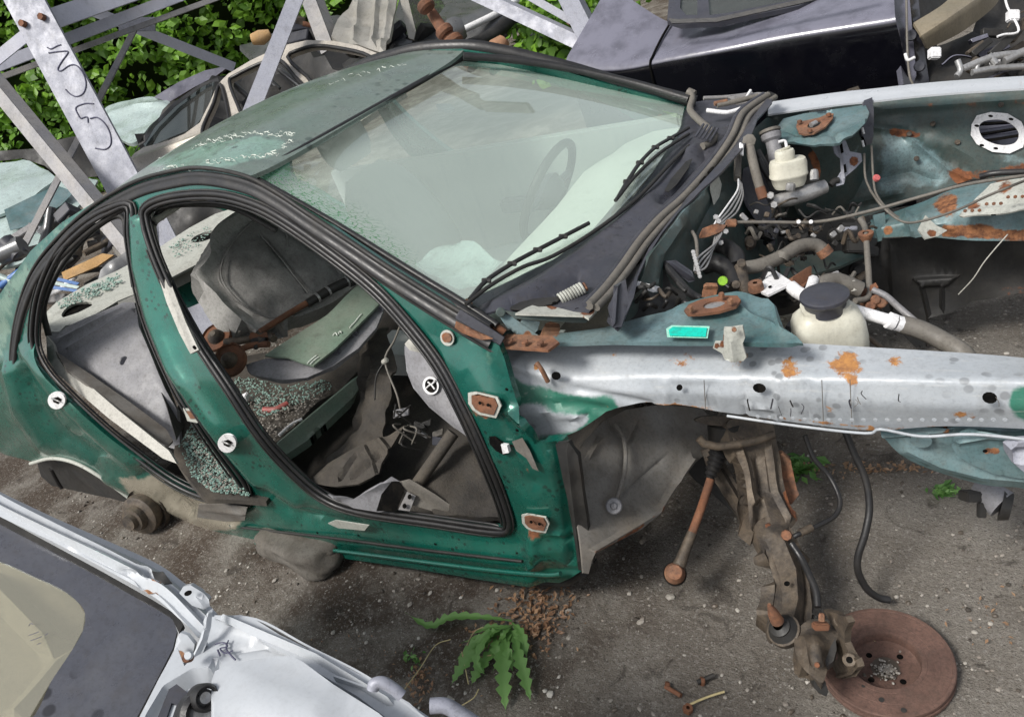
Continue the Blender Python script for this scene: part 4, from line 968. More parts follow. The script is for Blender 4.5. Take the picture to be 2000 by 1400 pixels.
o = sheet('cloth_on_dashboard', [(810, 515), (840, 490), (880, 470), (930, 480), (985, 520), (940, 545), (900, 570), (870, 556)], TP((820, 510, 2.35), (980, 520, 2.2), (900, 565, 2.18)), PALE, None, step=12, wob=.03, wobs=14); tag(o, 'crumpled pale turquoise cloth lying on the dashboard under the windscreen', 'cloth')
# ================================================================== FRONT END OF THE WRECK
def bolt(p, r, m_, parent, ax=None, h=.006, name='bolt', n=8):
    p = P3(p); a = ax or tocam(p); return lath(name, [(0, h), (r*.8, h), (r, h*.7), (r, 0)], a, p, m_, parent, n)
def hole(poly, s, parent): return sheet('punched_hole', poly, s, HOLE, parent, step=6, thick=.001)
# near apron rail: inner flange, top face, crease, side face, lower lip
cy = -.70
r_in = [(985, 668, ('y', -.655)), (1100, 668, ('y', -.63)), (1200, 664, ('y', -.61)), (1300, 663, ('y', -.60)), (1400, 664, ('y', -.595)), (1560, 670, ('y', -.59)), (1700, 678, ('y', -.585)), (1850, 687, ('y', -.575)), (1950, 694, ('y', -.57)), (2060, 705, ('y', -.56))]
r_cr = [(940, 690, ('y', -.785)), (1010, 720, ('y', -.75)), (1100, 738, ('y', -.72)), (1200, 735, ('y', -.70)), (1300, 734, ('y', -.69)), (1450, 737, ('y', -.685)), (1600, 738, ('y', -.68)), (1750, 739, ('y', -.68)), (1900, 742, ('y', -.675)), (2060, 742, ('y', -.67))]
r_md = [(960, 750, ('y', -.80)), (1010, 775, ('y', -.775)), (1090, 780, ('y', -.74)), (1200, 768, ('y', -.72)), (1300, 768, ('y', -.705)), (1450, 775, ('y', -.70)), (1600, 782, ('y', -.695)), (1750, 790, ('y', -.695)), (1900, 795, ('y', -.69)), (2060, 795, ('y', -.685))]
r_bt = [(1000, 830, ('y', -.80)), (1040, 862, ('y', -.785)), (1120, 845, ('y', -.75)), (1200, 798, ('y', -.72)), (1290, 790, ('y', -.705)), (1420, 806, ('y', -.69)), (1560, 826, ('y', -.685)), (1700, 840, ('y', -.68)), (1850, 832, ('y', -.675)), (2060, 840, ('y', -.67))]
arel = [([(1085, 735)], 34, .012), ([(1125, 760), (1200, 775), (1270, 790)], 12, -.008), ([(1060, 790), (1130, 790), (1180, 800)], 14, -.008), ([(1000, 815), (1060, 800), (1130, 815)], 16, .010), ([(1030, 845), (1100, 835), (1150, 812)], 8, -.008),
        ([(1300, 745), (1300, 800)], 5, .004), ([(1455, 745), (1455, 815)], 8, -.006), ([(1520, 745), (1520, 820)], 8, .006), ([(1575, 745), (1580, 825)], 6, -.005), ([(1600, 745), (1600, 825)], 5, .004), ([(1660, 750), (1665, 825)], 5, .004),
        ([(1460, 792), (1510, 795)], 9, .008), ([(1000, 725), (1050, 745), (1080, 770)], 14, -.008), ([(1020, 700), (1000, 715)], 14, .006), ('poly', [(1310, 748), (1400, 748), (1400, 800), (1310, 800)], 5, -.004)]
loft('apron_rail', [r_in, r_cr, r_md, r_bt], APR, CAR, n=150, m=7, relief=arel, thick=.012,
     rust=[([(1655, 710)], 48, .42), ([(1545, 722)], 40, .34), ([(1750, 700)], 34, .2), ([(1340, 700)], 40, .16), ([(1620, 800)], 30, .2), ([(1500, 815), (1700, 836)], 10, .3), ([(1200, 680)], 30, .18), ([(1100, 700), (1400, 705), (1700, 712), (1950, 718)], 40, .13), ([(1300, 770), (1900, 800)], 40, .10), ([(1665, 745)], 22, .4), ([(1048, 715)], 14, .5), ([(1440, 695)], 34, .28), ([(1870, 810), (1900, 815)], 18, .3), ([(1260, 790), (1330, 795), (1400, 802)], 10, .3), ([(1700, 838), (1850, 835)], 9, .3), ([(1150, 770), (1200, 800)], 14, .2)],
     wear_or_sheen=[([(2000, 790), (2060, 780)], 62, 1.0), ('poly', [(930, 700), (985, 735), (1010, 770), (1000, 870), (940, 870)], 30, .9), ([(1000, 760), (1090, 785), (1190, 795)], 40, .85), ([(1040, 862), (1120, 848), (1180, 820)], 24, .7)], sharp=60)
for q, rx, ry in (((1086, 734), 9, 8), ((1327, 757), 6, 6), ((1483, 758), 13, 9), ((1933, 777), 15, 11)):
    sf = implicit(lambda P: P.y+.73) if False else Y(-.742 if q[0] < 1100 else -.712)
    hole(ell(*q, rx, ry, 10, 12), sf, CAR)
tube('tab', [(1048, 708, ('y', -.75)), (1058, 722, ('y', -.755)), (1070, 745, ('y', -.75))], .006, RUSTO, CAR)
tube('rail_lip', [(1420, 812, ('y', -.70)), (1560, 832, ('y', -.695)), (1690, 846, ('y', -.69)), (1720, 838, ('y', -.69)), (1800, 852, ('y', -.69)), (1900, 848, ('y', -.685)), (2040, 862, ('y', -.68))], .0032, APR, CAR)
for a, b in (((1378, 666), (1372, 736)), ((1455, 672), (1448, 738)), ((1660, 742), (1664, 828)), ((1375, 742), (1378, 800)), ((1605, 742), (1608, 822))): tube('panel_seam', [(*a, ('y', -.612 if a[1] < 700 else -.703)), (*b, ('y', -.70 if b[1] < 745 else -.70))], .0009, LINER, CAR, nseg=5) if a[1] > 700 else None
rnd = random.Random(61)
for k in range(16):
    x, y = rnd.uniform(1180, 1960), rnd.uniform(755, 815); tube('scuff', [(x, y, Y(-.7145)), (x+rnd.uniform(-3, 6), y+rnd.uniform(4, 14), Y(-.7145)), (x+rnd.uniform(-6, 10), y+rnd.uniform(10, 24), Y(-.7145))], rnd.choice([.0006, .0009, .0016]), rnd.choice([BLK, PLAS, LINER]), CAR, nseg=4) if y < 800 and x > 1300 else None
for k in range(22):
    x = 1480+k*23; q_ = (x, 822+min(10, (x-1330)*.05) if x < 1700 else 826); 
    lath('spot_weld', [(0, .0004), (.0035, .0006), (.0045, .0)], Vector((0, -1, 0)), P3((x, 806+min(14, (x-1330)*.05), ('y', -.716))), APR, CAR, 8)
# rusty clip bracket on the rail
o = sheet('clip_bracket', [(1414, 640), (1450, 637), (1455, 660), (1450, 672), (1458, 698), (1452, 705), (1415, 702), (1410, 690), (1392, 680), (1396, 668), (1412, 668)], Y(-.70), SHELF, CAR, step=7, thick=.005, relief=[([(1430, 660), (1435, 700)], 14, .01)], rust=[([(1432, 648)], 20, .6), ([(1400, 675)], 14, .7), ([(1434, 702)], 20, .35), ([(1412, 650), (1412, 690)], 5, .5)])
bolt((1434, 644, Y(-.715)), .005, RUSTO, o)
# turquoise label
sheet('label_border', [(1301, 642), (1312, 635), (1386, 637), (1382, 660), (1303, 658)], Z(.845), TURQ2, CAR, step=20, thick=.001)
sheet('label', [(1306, 644), (1314, 638), (1381, 640), (1378, 657), (1308, 655)], Z(.848), TURQ, CAR, step=20, thick=.001)
# near strut tower and inner wing
sheet('inner_wing', [(960, 655), (1010, 640), (1100, 650), (1180, 640), (1260, 618), (1340, 600), (1400, 585), (1440, 578), (1500, 583), (1516, 600), (1530, 640), (1546, 655), (1568, 670), (1400, 668), (1200, 667), (1000, 672)], Z(.826), TEAL, CAR, step=12, thick=.01, relief=[([(1340, 604), (1400, 580), (1450, 582)], 40, .012), ([(1440, 600), (1500, 630), (1560, 665)], 8, .008), ([(1460, 600), (1490, 640)], 20, -.006), ([(1510, 590), (1522, 640)], 6, .008)], rust=[([(1390, 600)], 50, .15), ([(960, 655), (1090, 655)], 20, .35)], wob=.002)
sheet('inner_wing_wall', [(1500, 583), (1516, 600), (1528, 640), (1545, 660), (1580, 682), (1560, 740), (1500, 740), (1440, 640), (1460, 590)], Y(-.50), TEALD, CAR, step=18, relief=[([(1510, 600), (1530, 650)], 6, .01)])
o = sheet('strut_mount_plate', [(1336, 606), (1345, 594), (1370, 584), (1410, 577), (1440, 577), (1447, 586), (1438, 598), (1405, 608), (1370, 613), (1343, 614)], Z(.852), RUST, CAR, holes=[ell(1395, 594, 22, 7, -12, 12)], step=6, thick=.006)
sheet('strut_top', ell(1395, 595, 23, 8, -12, 12), Z(.848), MET, o, step=6, rust=[([(1395, 594)], 30, .3)])
for q in ((1349, 606), (1427, 592), (1410, 580)): bolt((*q, Z(.862)), .007, RUSTO, o, Vector((0, 0, 1)), .01, n=6)
sheet('bent_tab', [(1371, 580), (1374, 556), (1380, 552), (1400, 553), (1402, 562), (1398, 580), (1385, 583)], T(1.86), RUSTO, o, step=6, thick=.004, relief=[([(1376, 560), (1400, 560)], 6, .008)])
# bonnet hinge with spring
hg = thing('bonnet_hinge', 'rusty bonnet hinge with coil spring bolted at the windscreen corner', 'hinge', P3((1030, 665, Z(.87))))
sheet('base_plate', [(979, 662), (990, 652), (1060, 655), (1078, 656), (1092, 668), (1070, 684), (1030, 681), (985, 678)], Z(.86), RUSTO, hg, step=7, thick=.006)
for q in ((996, 668), (1026, 670), (1056, 672)): bolt((*q, Z(.868)), .009, RUST, hg, Vector((0, 0, 1)), .006, n=6)
sheet('riser', [(1055, 655), (1065, 632), (1075, 628), (1093, 632), (1094, 645), (1085, 660), (1072, 668)], T(1.86), RUSTO, hg, step=6, thick=.006, relief=[([(1062, 640), (1090, 640)], 7, .01)])
sheet('hinge_arm', [(974, 606), (982, 603), (1000, 618), (1030, 640), (1052, 655), (1040, 662), (1012, 655), (990, 640), (975, 618)], T(1.85), TEAL, hg, step=7, thick=.008, rust=[([(1030, 655)], 16, .5)])
bolt((978, 610, ('t', 1.84)), .012, TEALD, hg, n=14)
sheet('hinge_leaf', [(984, 606), (1010, 610), (1140, 618), (1152, 620), (1145, 630), (1120, 630), (1005, 622)], T(1.80), TEALD, hg, step=8, thick=.008)
sheet('hinge_leaf_top', [(1006, 612), (1030, 600), (1060, 588), (1085, 586), (1110, 590), (1122, 596), (1165, 598), (1166, 606), (1150, 622), (1140, 616)], TP((1006, 610, 1.80), (1160, 610, 1.77), (1080, 588, 1.86)), SHELF, hg, step=7, thick=.005, rust=[([(1080, 592)], 24, .7), ([(1148, 603)], 26, .7), ([(1010, 612), (1140, 617)], 4, .2)])
for q in ((1084, 592), (1128, 604), (1153, 602)): hole(ell(*q, 6, 3, -5, 8), T(1.79), hg)
sheet('hinge_gusset', [(1020, 622), (1055, 628), (1050, 645), (1040, 655), (1010, 640)], T(1.855), TEAL, hg, step=8, thick=.005)
hp = [P3((1093+5.6*k/10 if False else 1094+46*k/80, 585-24*k/80, ('t', 1.84))) for k in range(81)]
a_ = (hp[-1]-hp[0]).normalized(); u_ = a_.orthogonal().normalized(); v_ = a_.cross(u_)
tube('coil_spring', [p+(u_*math.cos(k*.7)+v_*math.sin(k*.7))*.0135 for k, p in enumerate(hp)], .0032, SHELF, hg, smoothpath=False, nseg=6)
lath('spring_core', [(.008, 0), (.008, .05)], a_, hp[0], RUST, hg, 10); bolt((1141, 561, ('t', 1.84)), .012, RUSTO, hg, a_, .006)
tube('wiper_pivot', [(905, 600, ('t', 1.9)), (915, 592, ('t', 1.88))], .012, RUSTO, CAR)
tube('hinge_pin', [(955, 630, ('t', 1.84)), (972, 640, ('t', 1.84)), (985, 650, ('t', 1.84))], .010, RUST, hg)
# cowl
CW = TP((905, 590, 1.945), (1345, 205, 2.88), (1200, 630, 1.70))
cowl = sheet('scuttle_panel', [(905, 588), (940, 574), (1000, 547), (1080, 507), (1150, 458), (1200, 420), (1240, 378), (1275, 337), (1305, 292), (1330, 247), (1340, 203), (1400, 192), (1470, 185), (1500, 182), (1496, 200), (1462, 225), (1440, 265), (1415, 300), (1380, 335), (1330, 380), (1285, 425), (1240, 480), (1200, 540), (1165, 590), (1150, 610), (1090, 606), (1000, 612), (930, 614)], CW, PLAS, CAR, step=13, thick=.006,
             relief=[([(930, 592), (1000, 560), (1100, 505), (1200, 430), (1290, 330)], 9, -.008), ([(970, 600), (1060, 555), (1160, 480), (1270, 390), (1360, 300)], 26, .016), ([(1010, 605), (1080, 570), (1130, 540)], 16, -.02), ([(1290, 385), (1340, 330), (1375, 300)], 18, -.03), ([(1340, 300), (1380, 285)], 10, .01)], wob=.003, wobs=7)
decal('drain_recess', [(990, 603), (1015, 590), (1045, 583), (1100, 578), (1085, 592), (1020, 606)], BLK, TP((905, 590, 1.935), (1345, 205, 2.87), (1200, 630, 1.69)), th=.002)
decal('air_intake_slot', [(1298, 372), (1310, 350), (1340, 315), (1352, 310), (1345, 328), (1322, 360), (1306, 375)], BLK, TP((905, 590, 1.93), (1345, 205, 2.855), (1200, 630, 1.685)), th=.002)
for k in range(5): tube('grille_slat', [(1358+7*k, 268+2*k, ('t', 2.45)), (1374+7*k, 243+2*k, ('t', 2.5))], .004, PLAS, CAR)
# rubber bonnet seal, three ribs
SE = [(1500, 186), (1470, 205), (1448, 225), (1432, 262), (1408, 300), (1378, 338), (1335, 385), (1290, 425), (1250, 470), (1215, 520), (1180, 565), (1150, 597)]
for dx, m_, r_, dt in ((0, RUBG, .011, 0), (9, BLK, .006, .006), (15, RUBG, .009, 0), (-9, PLAS, .007, .004)):
    tube('bonnet_seal', [(x+dx, y+dx*.25, ('t', 2.62-(y-186)/411*.86-.02+dt-.0)) for x, y in SE], r_, m_, CAR, n=5)
# bulkhead flange and firewall
BF = TP((1500, 190, 2.62), (1200, 640, 1.70), (1400, 330, 2.26))
sheet('bulkhead_flange', [(1496, 184), (1506, 182), (1508, 200), (1480, 235), (1468, 262), (1450, 290), (1410, 335), (1370, 372), (1330, 415), (1295, 460), (1268, 500), (1248, 545), (1238, 580), (1214, 636), (1203, 645), (1185, 628), (1195, 590), (1215, 540), (1250, 485), (1300, 430), (1360, 375), (1410, 320), (1450, 262), (1470, 222)], BF, PLAS, CAR, step=10, thick=.006, relief=[([(1500, 195), (1440, 290), (1350, 385), (1270, 490), (1205, 635)], 8, .008)])
for q in ((1388, 332), (1372, 350), (1318, 420), (1290, 456), (1246, 512)): hole(ell(*q, 9, 3, -45, 8), TP((1500, 190, 2.605), (1200, 640, 1.685), (1400, 330, 2.245)), CAR)
sheet('bulkhead_leg', [(1196, 640), (1188, 600), (1205, 560), (1222, 545), (1228, 590), (1214, 638)], T(1.68), PLAS, CAR, step=10, thick=.012, relief=[([(1205, 560), (1200, 630)], 6, .012)])
FWL = TP((1440, 290, 2.42), (1270, 500, 2.0), (1400, 430, 2.32))
sheet('firewall', [(1450, 285), (1462, 262), (1500, 230), (1530, 240), (1540, 400), (1520, 560), (1400, 600), (1250, 620), (1215, 640), (1240, 580), (1268, 502), (1330, 418), (1412, 335)], TP((1450, 280, 2.46), (1215, 640, 1.80), (1520, 560, 2.55)), TEALD, CAR, step=14, thick=.01, relief=[([(1330, 440), (1290, 500), (1280, 560)], 14, .012), ([(1400, 380), (1360, 470)], 12, -.012)], wear_or_sheen=[([(1290, 460), (1400, 340), (1450, 285)], 26, .6)], wob=.01)
sheet('white_patch', [(1390, 345), (1402, 340), (1410, 360), (1405, 385), (1395, 400), (1388, 370)], TP((1450, 280, 2.44), (1215, 640, 1.78), (1520, 560, 2.53)), SHELF, CAR, step=12)
# wipers
def wiper(pts, arm, s):
    w_ = tube('wiper_blade', [(*p, s) for p in pts], .006, RUB, CAR)
    tube('wiper_arm', [(*p, s) for p in arm], .0055, BLK, w_)
    for k in range(1, len(pts)-1): bevbox('wiper_clip', P3((*pts[k], s)), RT*.012, UP*.006, FW*.006, BLK, w_, .002, 1)
WO = implicit(lambda P: wsF(P)-.022)
wiper([(918, 584), (950, 548), (1000, 515), (1050, 488), (1100, 462), (1150, 436)], [(910, 594), (960, 556), (1020, 522), (1080, 500), (1160, 452), (1240, 392), (1300, 330), (1345, 285)], WO)
wiper([(1208, 384), (1225, 355), (1250, 318), (1280, 288), (1310, 270), (1345, 250)], [(1202, 392), (1240, 345), (1290, 298), (1345, 262)], WO)
# washer hose and linkage at the far windscreen corner
tube('washer_hose', [(1350, 182, ('t', 2.78)), (1352, 195, ('t', 2.75)), (1348, 215, ('t', 2.7)), (1365, 235, ('t', 2.62)), (1385, 252, ('t', 2.55)), (1396, 265, ('t', 2.5)), (1388, 280, ('t', 2.48)), (1372, 286, ('t', 2.46))], .012, RUBG, CAR, n=6)
tube('hose_end', [(1343, 180, ('t', 2.79)), (1356, 186, ('t', 2.78))], .017, RUBG, CAR)
lk = thing('wiper_linkage', 'grey and rusty wiper motor linkage at the far corner of the scuttle', 'linkage', (.15, .7, .9))
tube('link_rod', [(1374, 192, ('t', 2.66)), (1420, 190, ('t', 2.66)), (1470, 184, ('t', 2.64))], .007, GALVD, lk); tube('link_rod', [(1380, 216, ('t', 2.62)), (1420, 220, ('t', 2.6)), (1450, 212, ('t', 2.6))], .008, WPAINT, lk)
tube('link_rod', [(1400, 206, ('t', 2.6)), (1430, 200, ('t', 2.6)), (1480, 188, ('t', 2.6))], .009, RUBG, lk); tube('link_rod', [(1395, 203, ('t', 2.6)), (1420, 198, ('t', 2.6))], .008, RUSTO, lk)
tube('link_rod', [(1455, 195, ('t', 2.6)), (1466, 177, ('t', 2.62))], .005, WPAINT, lk)
sheet('bracket', [(1420, 188), (1480, 180), (1500, 182), (1480, 196), (1440, 205)], T(2.63), GALVD, lk, step=9, thick=.006, wob=.01, wobs=30)
sheet('clip', [(1492, 190), (1500, 178), (1516, 184), (1508, 196)], T(2.6), BLK, lk, step=8, thick=.01)
# far inner wing: white upper edge, tower, arch
FA = Y(.62)
far_in = [(1500, 208, ('y', .70)), (1560, 199, ('y', .70)), (1640, 188, ('y', .70)), (1700, 182, ('y', .70)), (1800, 171, ('y', .70)), (1900, 163, ('y', .70)), (2060, 153, ('y', .70))]
def sh(row, dy, dd): return [(x, y+dy, ('y', v[1]+dd)) for x, y, v in row]
loft('far_wing_edge', [sh(far_in, -8, .10), sh(far_in, 0, .06), sh(far_in, 9, .03), sh(far_in, 16, .0)], WHITE, CAR, n=50, m=3, thick=.006, relief=[([(1700, 185)], 6, -.006), ([(1740, 182)], 5, -.006), ([(1790, 177)], 6, -.006)], rust=[([(1990, 160)], 18, .5)])
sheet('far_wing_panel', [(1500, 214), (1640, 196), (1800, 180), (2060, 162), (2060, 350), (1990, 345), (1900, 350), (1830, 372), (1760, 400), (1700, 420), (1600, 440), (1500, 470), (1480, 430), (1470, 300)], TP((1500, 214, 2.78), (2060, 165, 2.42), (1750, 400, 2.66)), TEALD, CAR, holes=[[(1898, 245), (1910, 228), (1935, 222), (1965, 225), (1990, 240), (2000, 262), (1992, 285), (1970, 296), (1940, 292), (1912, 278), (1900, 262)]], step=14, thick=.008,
      relief=[([(1740, 300), (1830, 270), (1900, 310), (1930, 350)], 34, .02), ([(1700, 250), (1760, 258), (1850, 330), (1890, 350)], 9, .010), ([(1720, 215), (1850, 205), (2000, 195)], 14, .010), ([(1710, 350), (1780, 335), (1820, 350)], 12, -.015), ([(1600, 410), (1750, 380)], 9, .012)], wear_or_sheen=[('poly', [(1720, 250), (1780, 262), (1860, 320), (1880, 350), (1800, 370), (1715, 380)], 30, .8), ([(1960, 305), (2000, 320)], 30, .6), ([(1620, 230), (1690, 300)], 20, .5)], rust=[([(1745, 258), (1790, 262)], 16, .5), ([(1880, 345), (2000, 330)], 26, .3), ([(1860, 340), (1880, 350)], 20, .3), ([(1725, 210), (2000, 200)], 12, .15)], wob=.008, wobs=7)
sheet('oval_opening_rim', [(1898, 243), (1908, 226), (1935, 219), (1968, 222), (1995, 238), (2006, 262), (1998, 288), (1972, 300), (1938, 297), (1908, 282), (1896, 264)], TP((1500, 214, 2.77), (2060, 165, 2.41), (1750, 400, 2.65)), WPAINT, CAR, holes=[[(1912, 250), (1920, 238), (1940, 234), (1962, 236), (1982, 248), (1990, 263), (1984, 278), (1965, 284), (1942, 281), (1920, 270)]], step=7, thick=.008)
for q in ((1908, 246), (1935, 227), (1975, 233), (1945, 290), (1918, 284)): hole(ell(*q, 5, 2.5, 10, 8), T(2.40), CAR)
for a, b in (((1905, 262), (1990, 248)), ((1910, 275), (1990, 262)), ((1915, 240), (1985, 236))): tube('pipe_behind', [(*a, ('t', 2.6)), (*b, ('t', 2.6))], .011, BLACKP, CAR)
sheet('panel_behind_opening', [(1890, 215), (2010, 215), (2010, 305), (1890, 305)], T(2.66), BLACKP, CAR, step=40)
for q in ((1822, 242), (1870, 278), (1776, 262), (1955, 205), (1790, 310)): bolt((*q, TP((1500, 214, 2.765), (2060, 165, 2.405), (1750, 400, 2.645))), .009, RUSTG, CAR)
# far strut tower
twr = sheet('strut_tower', [(1516, 250), (1530, 232), (1570, 222), (1640, 212), (1690, 205), (1698, 220), (1690, 245), (1665, 265), (1630, 280), (1590, 285), (1560, 282), (1530, 275)], Z(.835), TEAL, CAR, step=9, thick=.008, relief=[([(1550, 275), (1600, 278), (1650, 265), (1690, 240)], 9, .012), ([(1560, 245), (1570, 270)], 9, -.010), ([(1620, 262), (1635, 275)], 9, -.010), ([(1530, 250), (1560, 262)], 8, -.01)], rust=[([(1590, 245)], 30, .1)])
sheet('tower_wall', [(1528, 275), (1560, 283), (1595, 287), (1635, 281), (1668, 266), (1694, 243), (1700, 300), (1690, 380), (1640, 420), (1560, 420), (1530, 360)], TP((1540, 280, 2.52), (1690, 250, 2.58), (1620, 420, 2.72)), TEALD, CAR, step=14, thick=.006, wear_or_sheen=[([(1680, 280), (1640, 330)], 14, .5)], wob=.01)
o = sheet('strut_mount_plate', [(1555, 247), (1558, 238), (1572, 236), (1600, 230), (1618, 222), (1628, 222), (1626, 232), (1612, 248), (1590, 260), (1572, 263), (1560, 260)], Z(.85), RUSTO, CAR, holes=[ell(1590, 243, 14, 6, -20, 10)], step=6, thick=.005)
sheet('strut_top', ell(1590, 243, 14, 6.5, -20, 10), Z(.846), BLK, o, step=6); tube('strut_bolt', [(1584, 245, Z(.852)), (1594, 240, Z(.852))], .009, MET, o)
for q in ((1562, 240), (1582, 257), (1619, 226)): bolt((*q, Z(.856)), .008, RUST, o, Vector((0, 0, 1)), .008, n=6)
bevbox('white_label', P3((1600, 215, ('t', 2.66))), (RT*.035+UP*.006), UP*.004, FW*.002, WPAINT, CAR, .001, 1)
sheet('edge_block', [(1652, 190), (1655, 175), (1676, 168), (1682, 180), (1680, 188), (1658, 194)], T(2.66), RUSTG, CAR, step=8, thick=.02)
# headlamp style adjuster, black strut brackets
ab = sheet('cable_guide', [(1688, 196), (1704, 190), (1708, 240), (1704, 280), (1694, 284), (1682, 262), (1680, 235)], T(2.48), PLAS, CAR, step=8, thick=.014, wob=.01, wobs=30)
for y in (215, 250, 275): tube('white_clip', [(1684, y, ('t', 2.465)), (1687, y+12, ('t', 2.465))], .004, WPAINT, ab)
o = sheet('bent_bracket', [(1626, 282), (1640, 270), (1652, 275), (1660, 296), (1682, 300), (1684, 315), (1670, 330), (1652, 345), (1648, 360), (1634, 364), (1630, 356), (1642, 335), (1640, 310), (1630, 300)], T(2.42), GALV, CAR, step=7, thick=.005, relief=[([(1640, 280), (1648, 350)], 5, .008)], rust=[([(1668, 315)], 22, .6)])
hole([(1640, 282), (1645, 280), (1648, 298), (1643, 300)], T(2.41), o); hole([(1648, 322), (1652, 320), (1654, 336), (1649, 338)], T(2.41), o)
tube('sensor', [(1622, 362, ('t', 2.42)), (1630, 354, ('t', 2.42)), (1638, 352, ('t', 2.42))], .010, BLK, CAR)
for st in ([(1702, 285), (1706, 350), (1712, 380), (1735, 410), (1770, 432), (1810, 430)], [(1688, 300), (1690, 345), (1700, 372)]): tube('thin_cable', [(*p, ('t', 2.4)) for p in st], .0035, RUBG, CAR)
lath('red_cap', [(0, .008), (.008, .008), (.012, 0)], -FW, P3((1712, 348, ('t', 2.38))), mat('pink_cap', (.5, .12, .12), .5), CAR, 10)
# loose wires and clips strung through the bay
lw = thing('loose_wires', 'loose dark wires and small clips strung through the engine bay', 'wiring', (.5, .2, .5)); rnd = random.Random(99)
for k in range(46):
    x, y = rnd.uniform(1440, 1700), rnd.uniform(400, 590)
    if y > 600-(x-1440)*.2: continue
    t_ = rnd.uniform(2.2, 2.38)-(y-400)*.0012; dx, dy = rnd.uniform(15, 55), rnd.uniform(-22, 22)
    tube('wire', [(x, y, ('t', t_)), (x+dx*.3, y+dy+rnd.uniform(-12, 12), ('t', t_-.03)), (x+dx*.7, y+dy*.3+rnd.uniform(-10, 14), ('t', t_-.02)), (x+dx, y+dy, ('t', t_))], rnd.choice([.002, .003, .004, .006]), rnd.choice([RUB, BLK, RUBG, RUSTG, BLK]), lw, nseg=6)
for k in range(22):
    x, y = rnd.uniform(1450, 1690), rnd.uniform(410, 580); u_ = (RT*rnd.uniform(.4, 1)+UP*rnd.uniform(-.8, .8)).normalized()
    bevbox('clip', P3((x, y, ('t', rnd.uniform(2.2, 2.35)-(y-400)*.001))), u_*rnd.uniform(.006, .014), u_.cross(FW)*rnd.uniform(.004, .008), FW*.006, rnd.choice([RUSTG, BLK, MET, RUST, PLAS]), lw, .002, 1)
# brake fluid reservoir and master cylinder
mc = sheet('brake_servo', ell(1545, 335, 58, 62, 0, 22), T(2.52), BLK, CAR, step=14, thick=.05, relief=[([(1545, 335)], 50, .05)], rust=[([(1590, 300), (1606, 340)], 18, .8)])
ml = [P3(p) for p in ((1508, 395, ('t', 2.3)), (1540, 388, ('t', 2.3)), (1580, 376, ('t', 2.3)), (1612, 364, ('t', 2.3)))]
tube('master_cylinder', ml, [.017, .024, .024, .020], MET, CAR, smoothpath=False, nseg=14)
for q in ((1505, 382), (1512, 400)): bolt((*q, ('t', 2.28)), .012, MET, CAR, n=6, h=.02)
bolt((1543, 371, ('t', 2.25)), .014, MET, CAR, UP-FW*.5, .02); bolt((1590, 352, ('t', 2.25)), .012, MET, CAR, UP, .03)
rc = P3((1540, 338, ('t', 2.28))); zz = Vector((.05, .1, 1)).normalized()
def supel(name, c, a, b, prof, m_, parent, ux, zx, n=28, e=3.):
    ux = (ux-zx*ux.dot(zx)).normalized(); vx = zx.cross(ux); vs = []; fs = []
    for (k_, h) in prof:
        for i in range(n):
            an = 2*math.pi*i/n; ca, sa = math.cos(an), math.sin(an); q = (abs(ca)**e+abs(sa)**e)**(-1/e)
            vs.append(c+ux*(a*k_*ca*q)+vx*(b*k_*sa*q)+zx*h)
    for j in range(len(prof)-1):
        for i in range(n): fs.append((j*n+i, j*n+(i+1) % n, (j+1)*n+(i+1) % n, (j+1)*n+i))
    return pyd(name, vs, fs, m_, parent, 45)
res = supel('brake_fluid_reservoir', rc, .052, .036, [(.0, -.042), (.8, -.040), (.9, -.028), (.95, -.012), (1.03, -.008), (1.03, -.002), (1., 0), (1., .030), (.93, .04), (.6, .043), (0, .043)], CREAM, CAR, RT, zz)
supel('reservoir_cap', rc+zz*.04-RT*.008, .028, .024, [(1, 0), (1, .022), (.9, .028), (0, .028)], CREAM, res, RT, zz, e=2.2)
bevbox('cap_wing', rc+zz*.072-RT*.006, (RT*.9+UP*.35)*.016, zz*.004, FW*.003, CREAM, res, .001, 1)
# clutch reservoir
c2 = P3((1512, 290, ('t', 2.42))); z2 = (UP+RT*-.25).normalized()
lath('small_reservoir', [(0, -.055), (.024, -.055), (.024, -.02), (.022, .0), (.022, .022), (.03, .03), (.032, .045), (.026, .05), (0, .046)], z2, c2, GREYP, CAR, 20)
lath('reservoir_lid', [(.027, .05), (.033, .052), (.033, .06), (.027, .062), (.02, .058), (0, .058)], z2, c2, RUBG, CAR, 20)
tube('reservoir_bracket', [(1520, 278, ('t', 2.4)), (1533, 276, ('t', 2.4)), (1537, 292, ('t', 2.4))], .005, WPAINT, CAR)
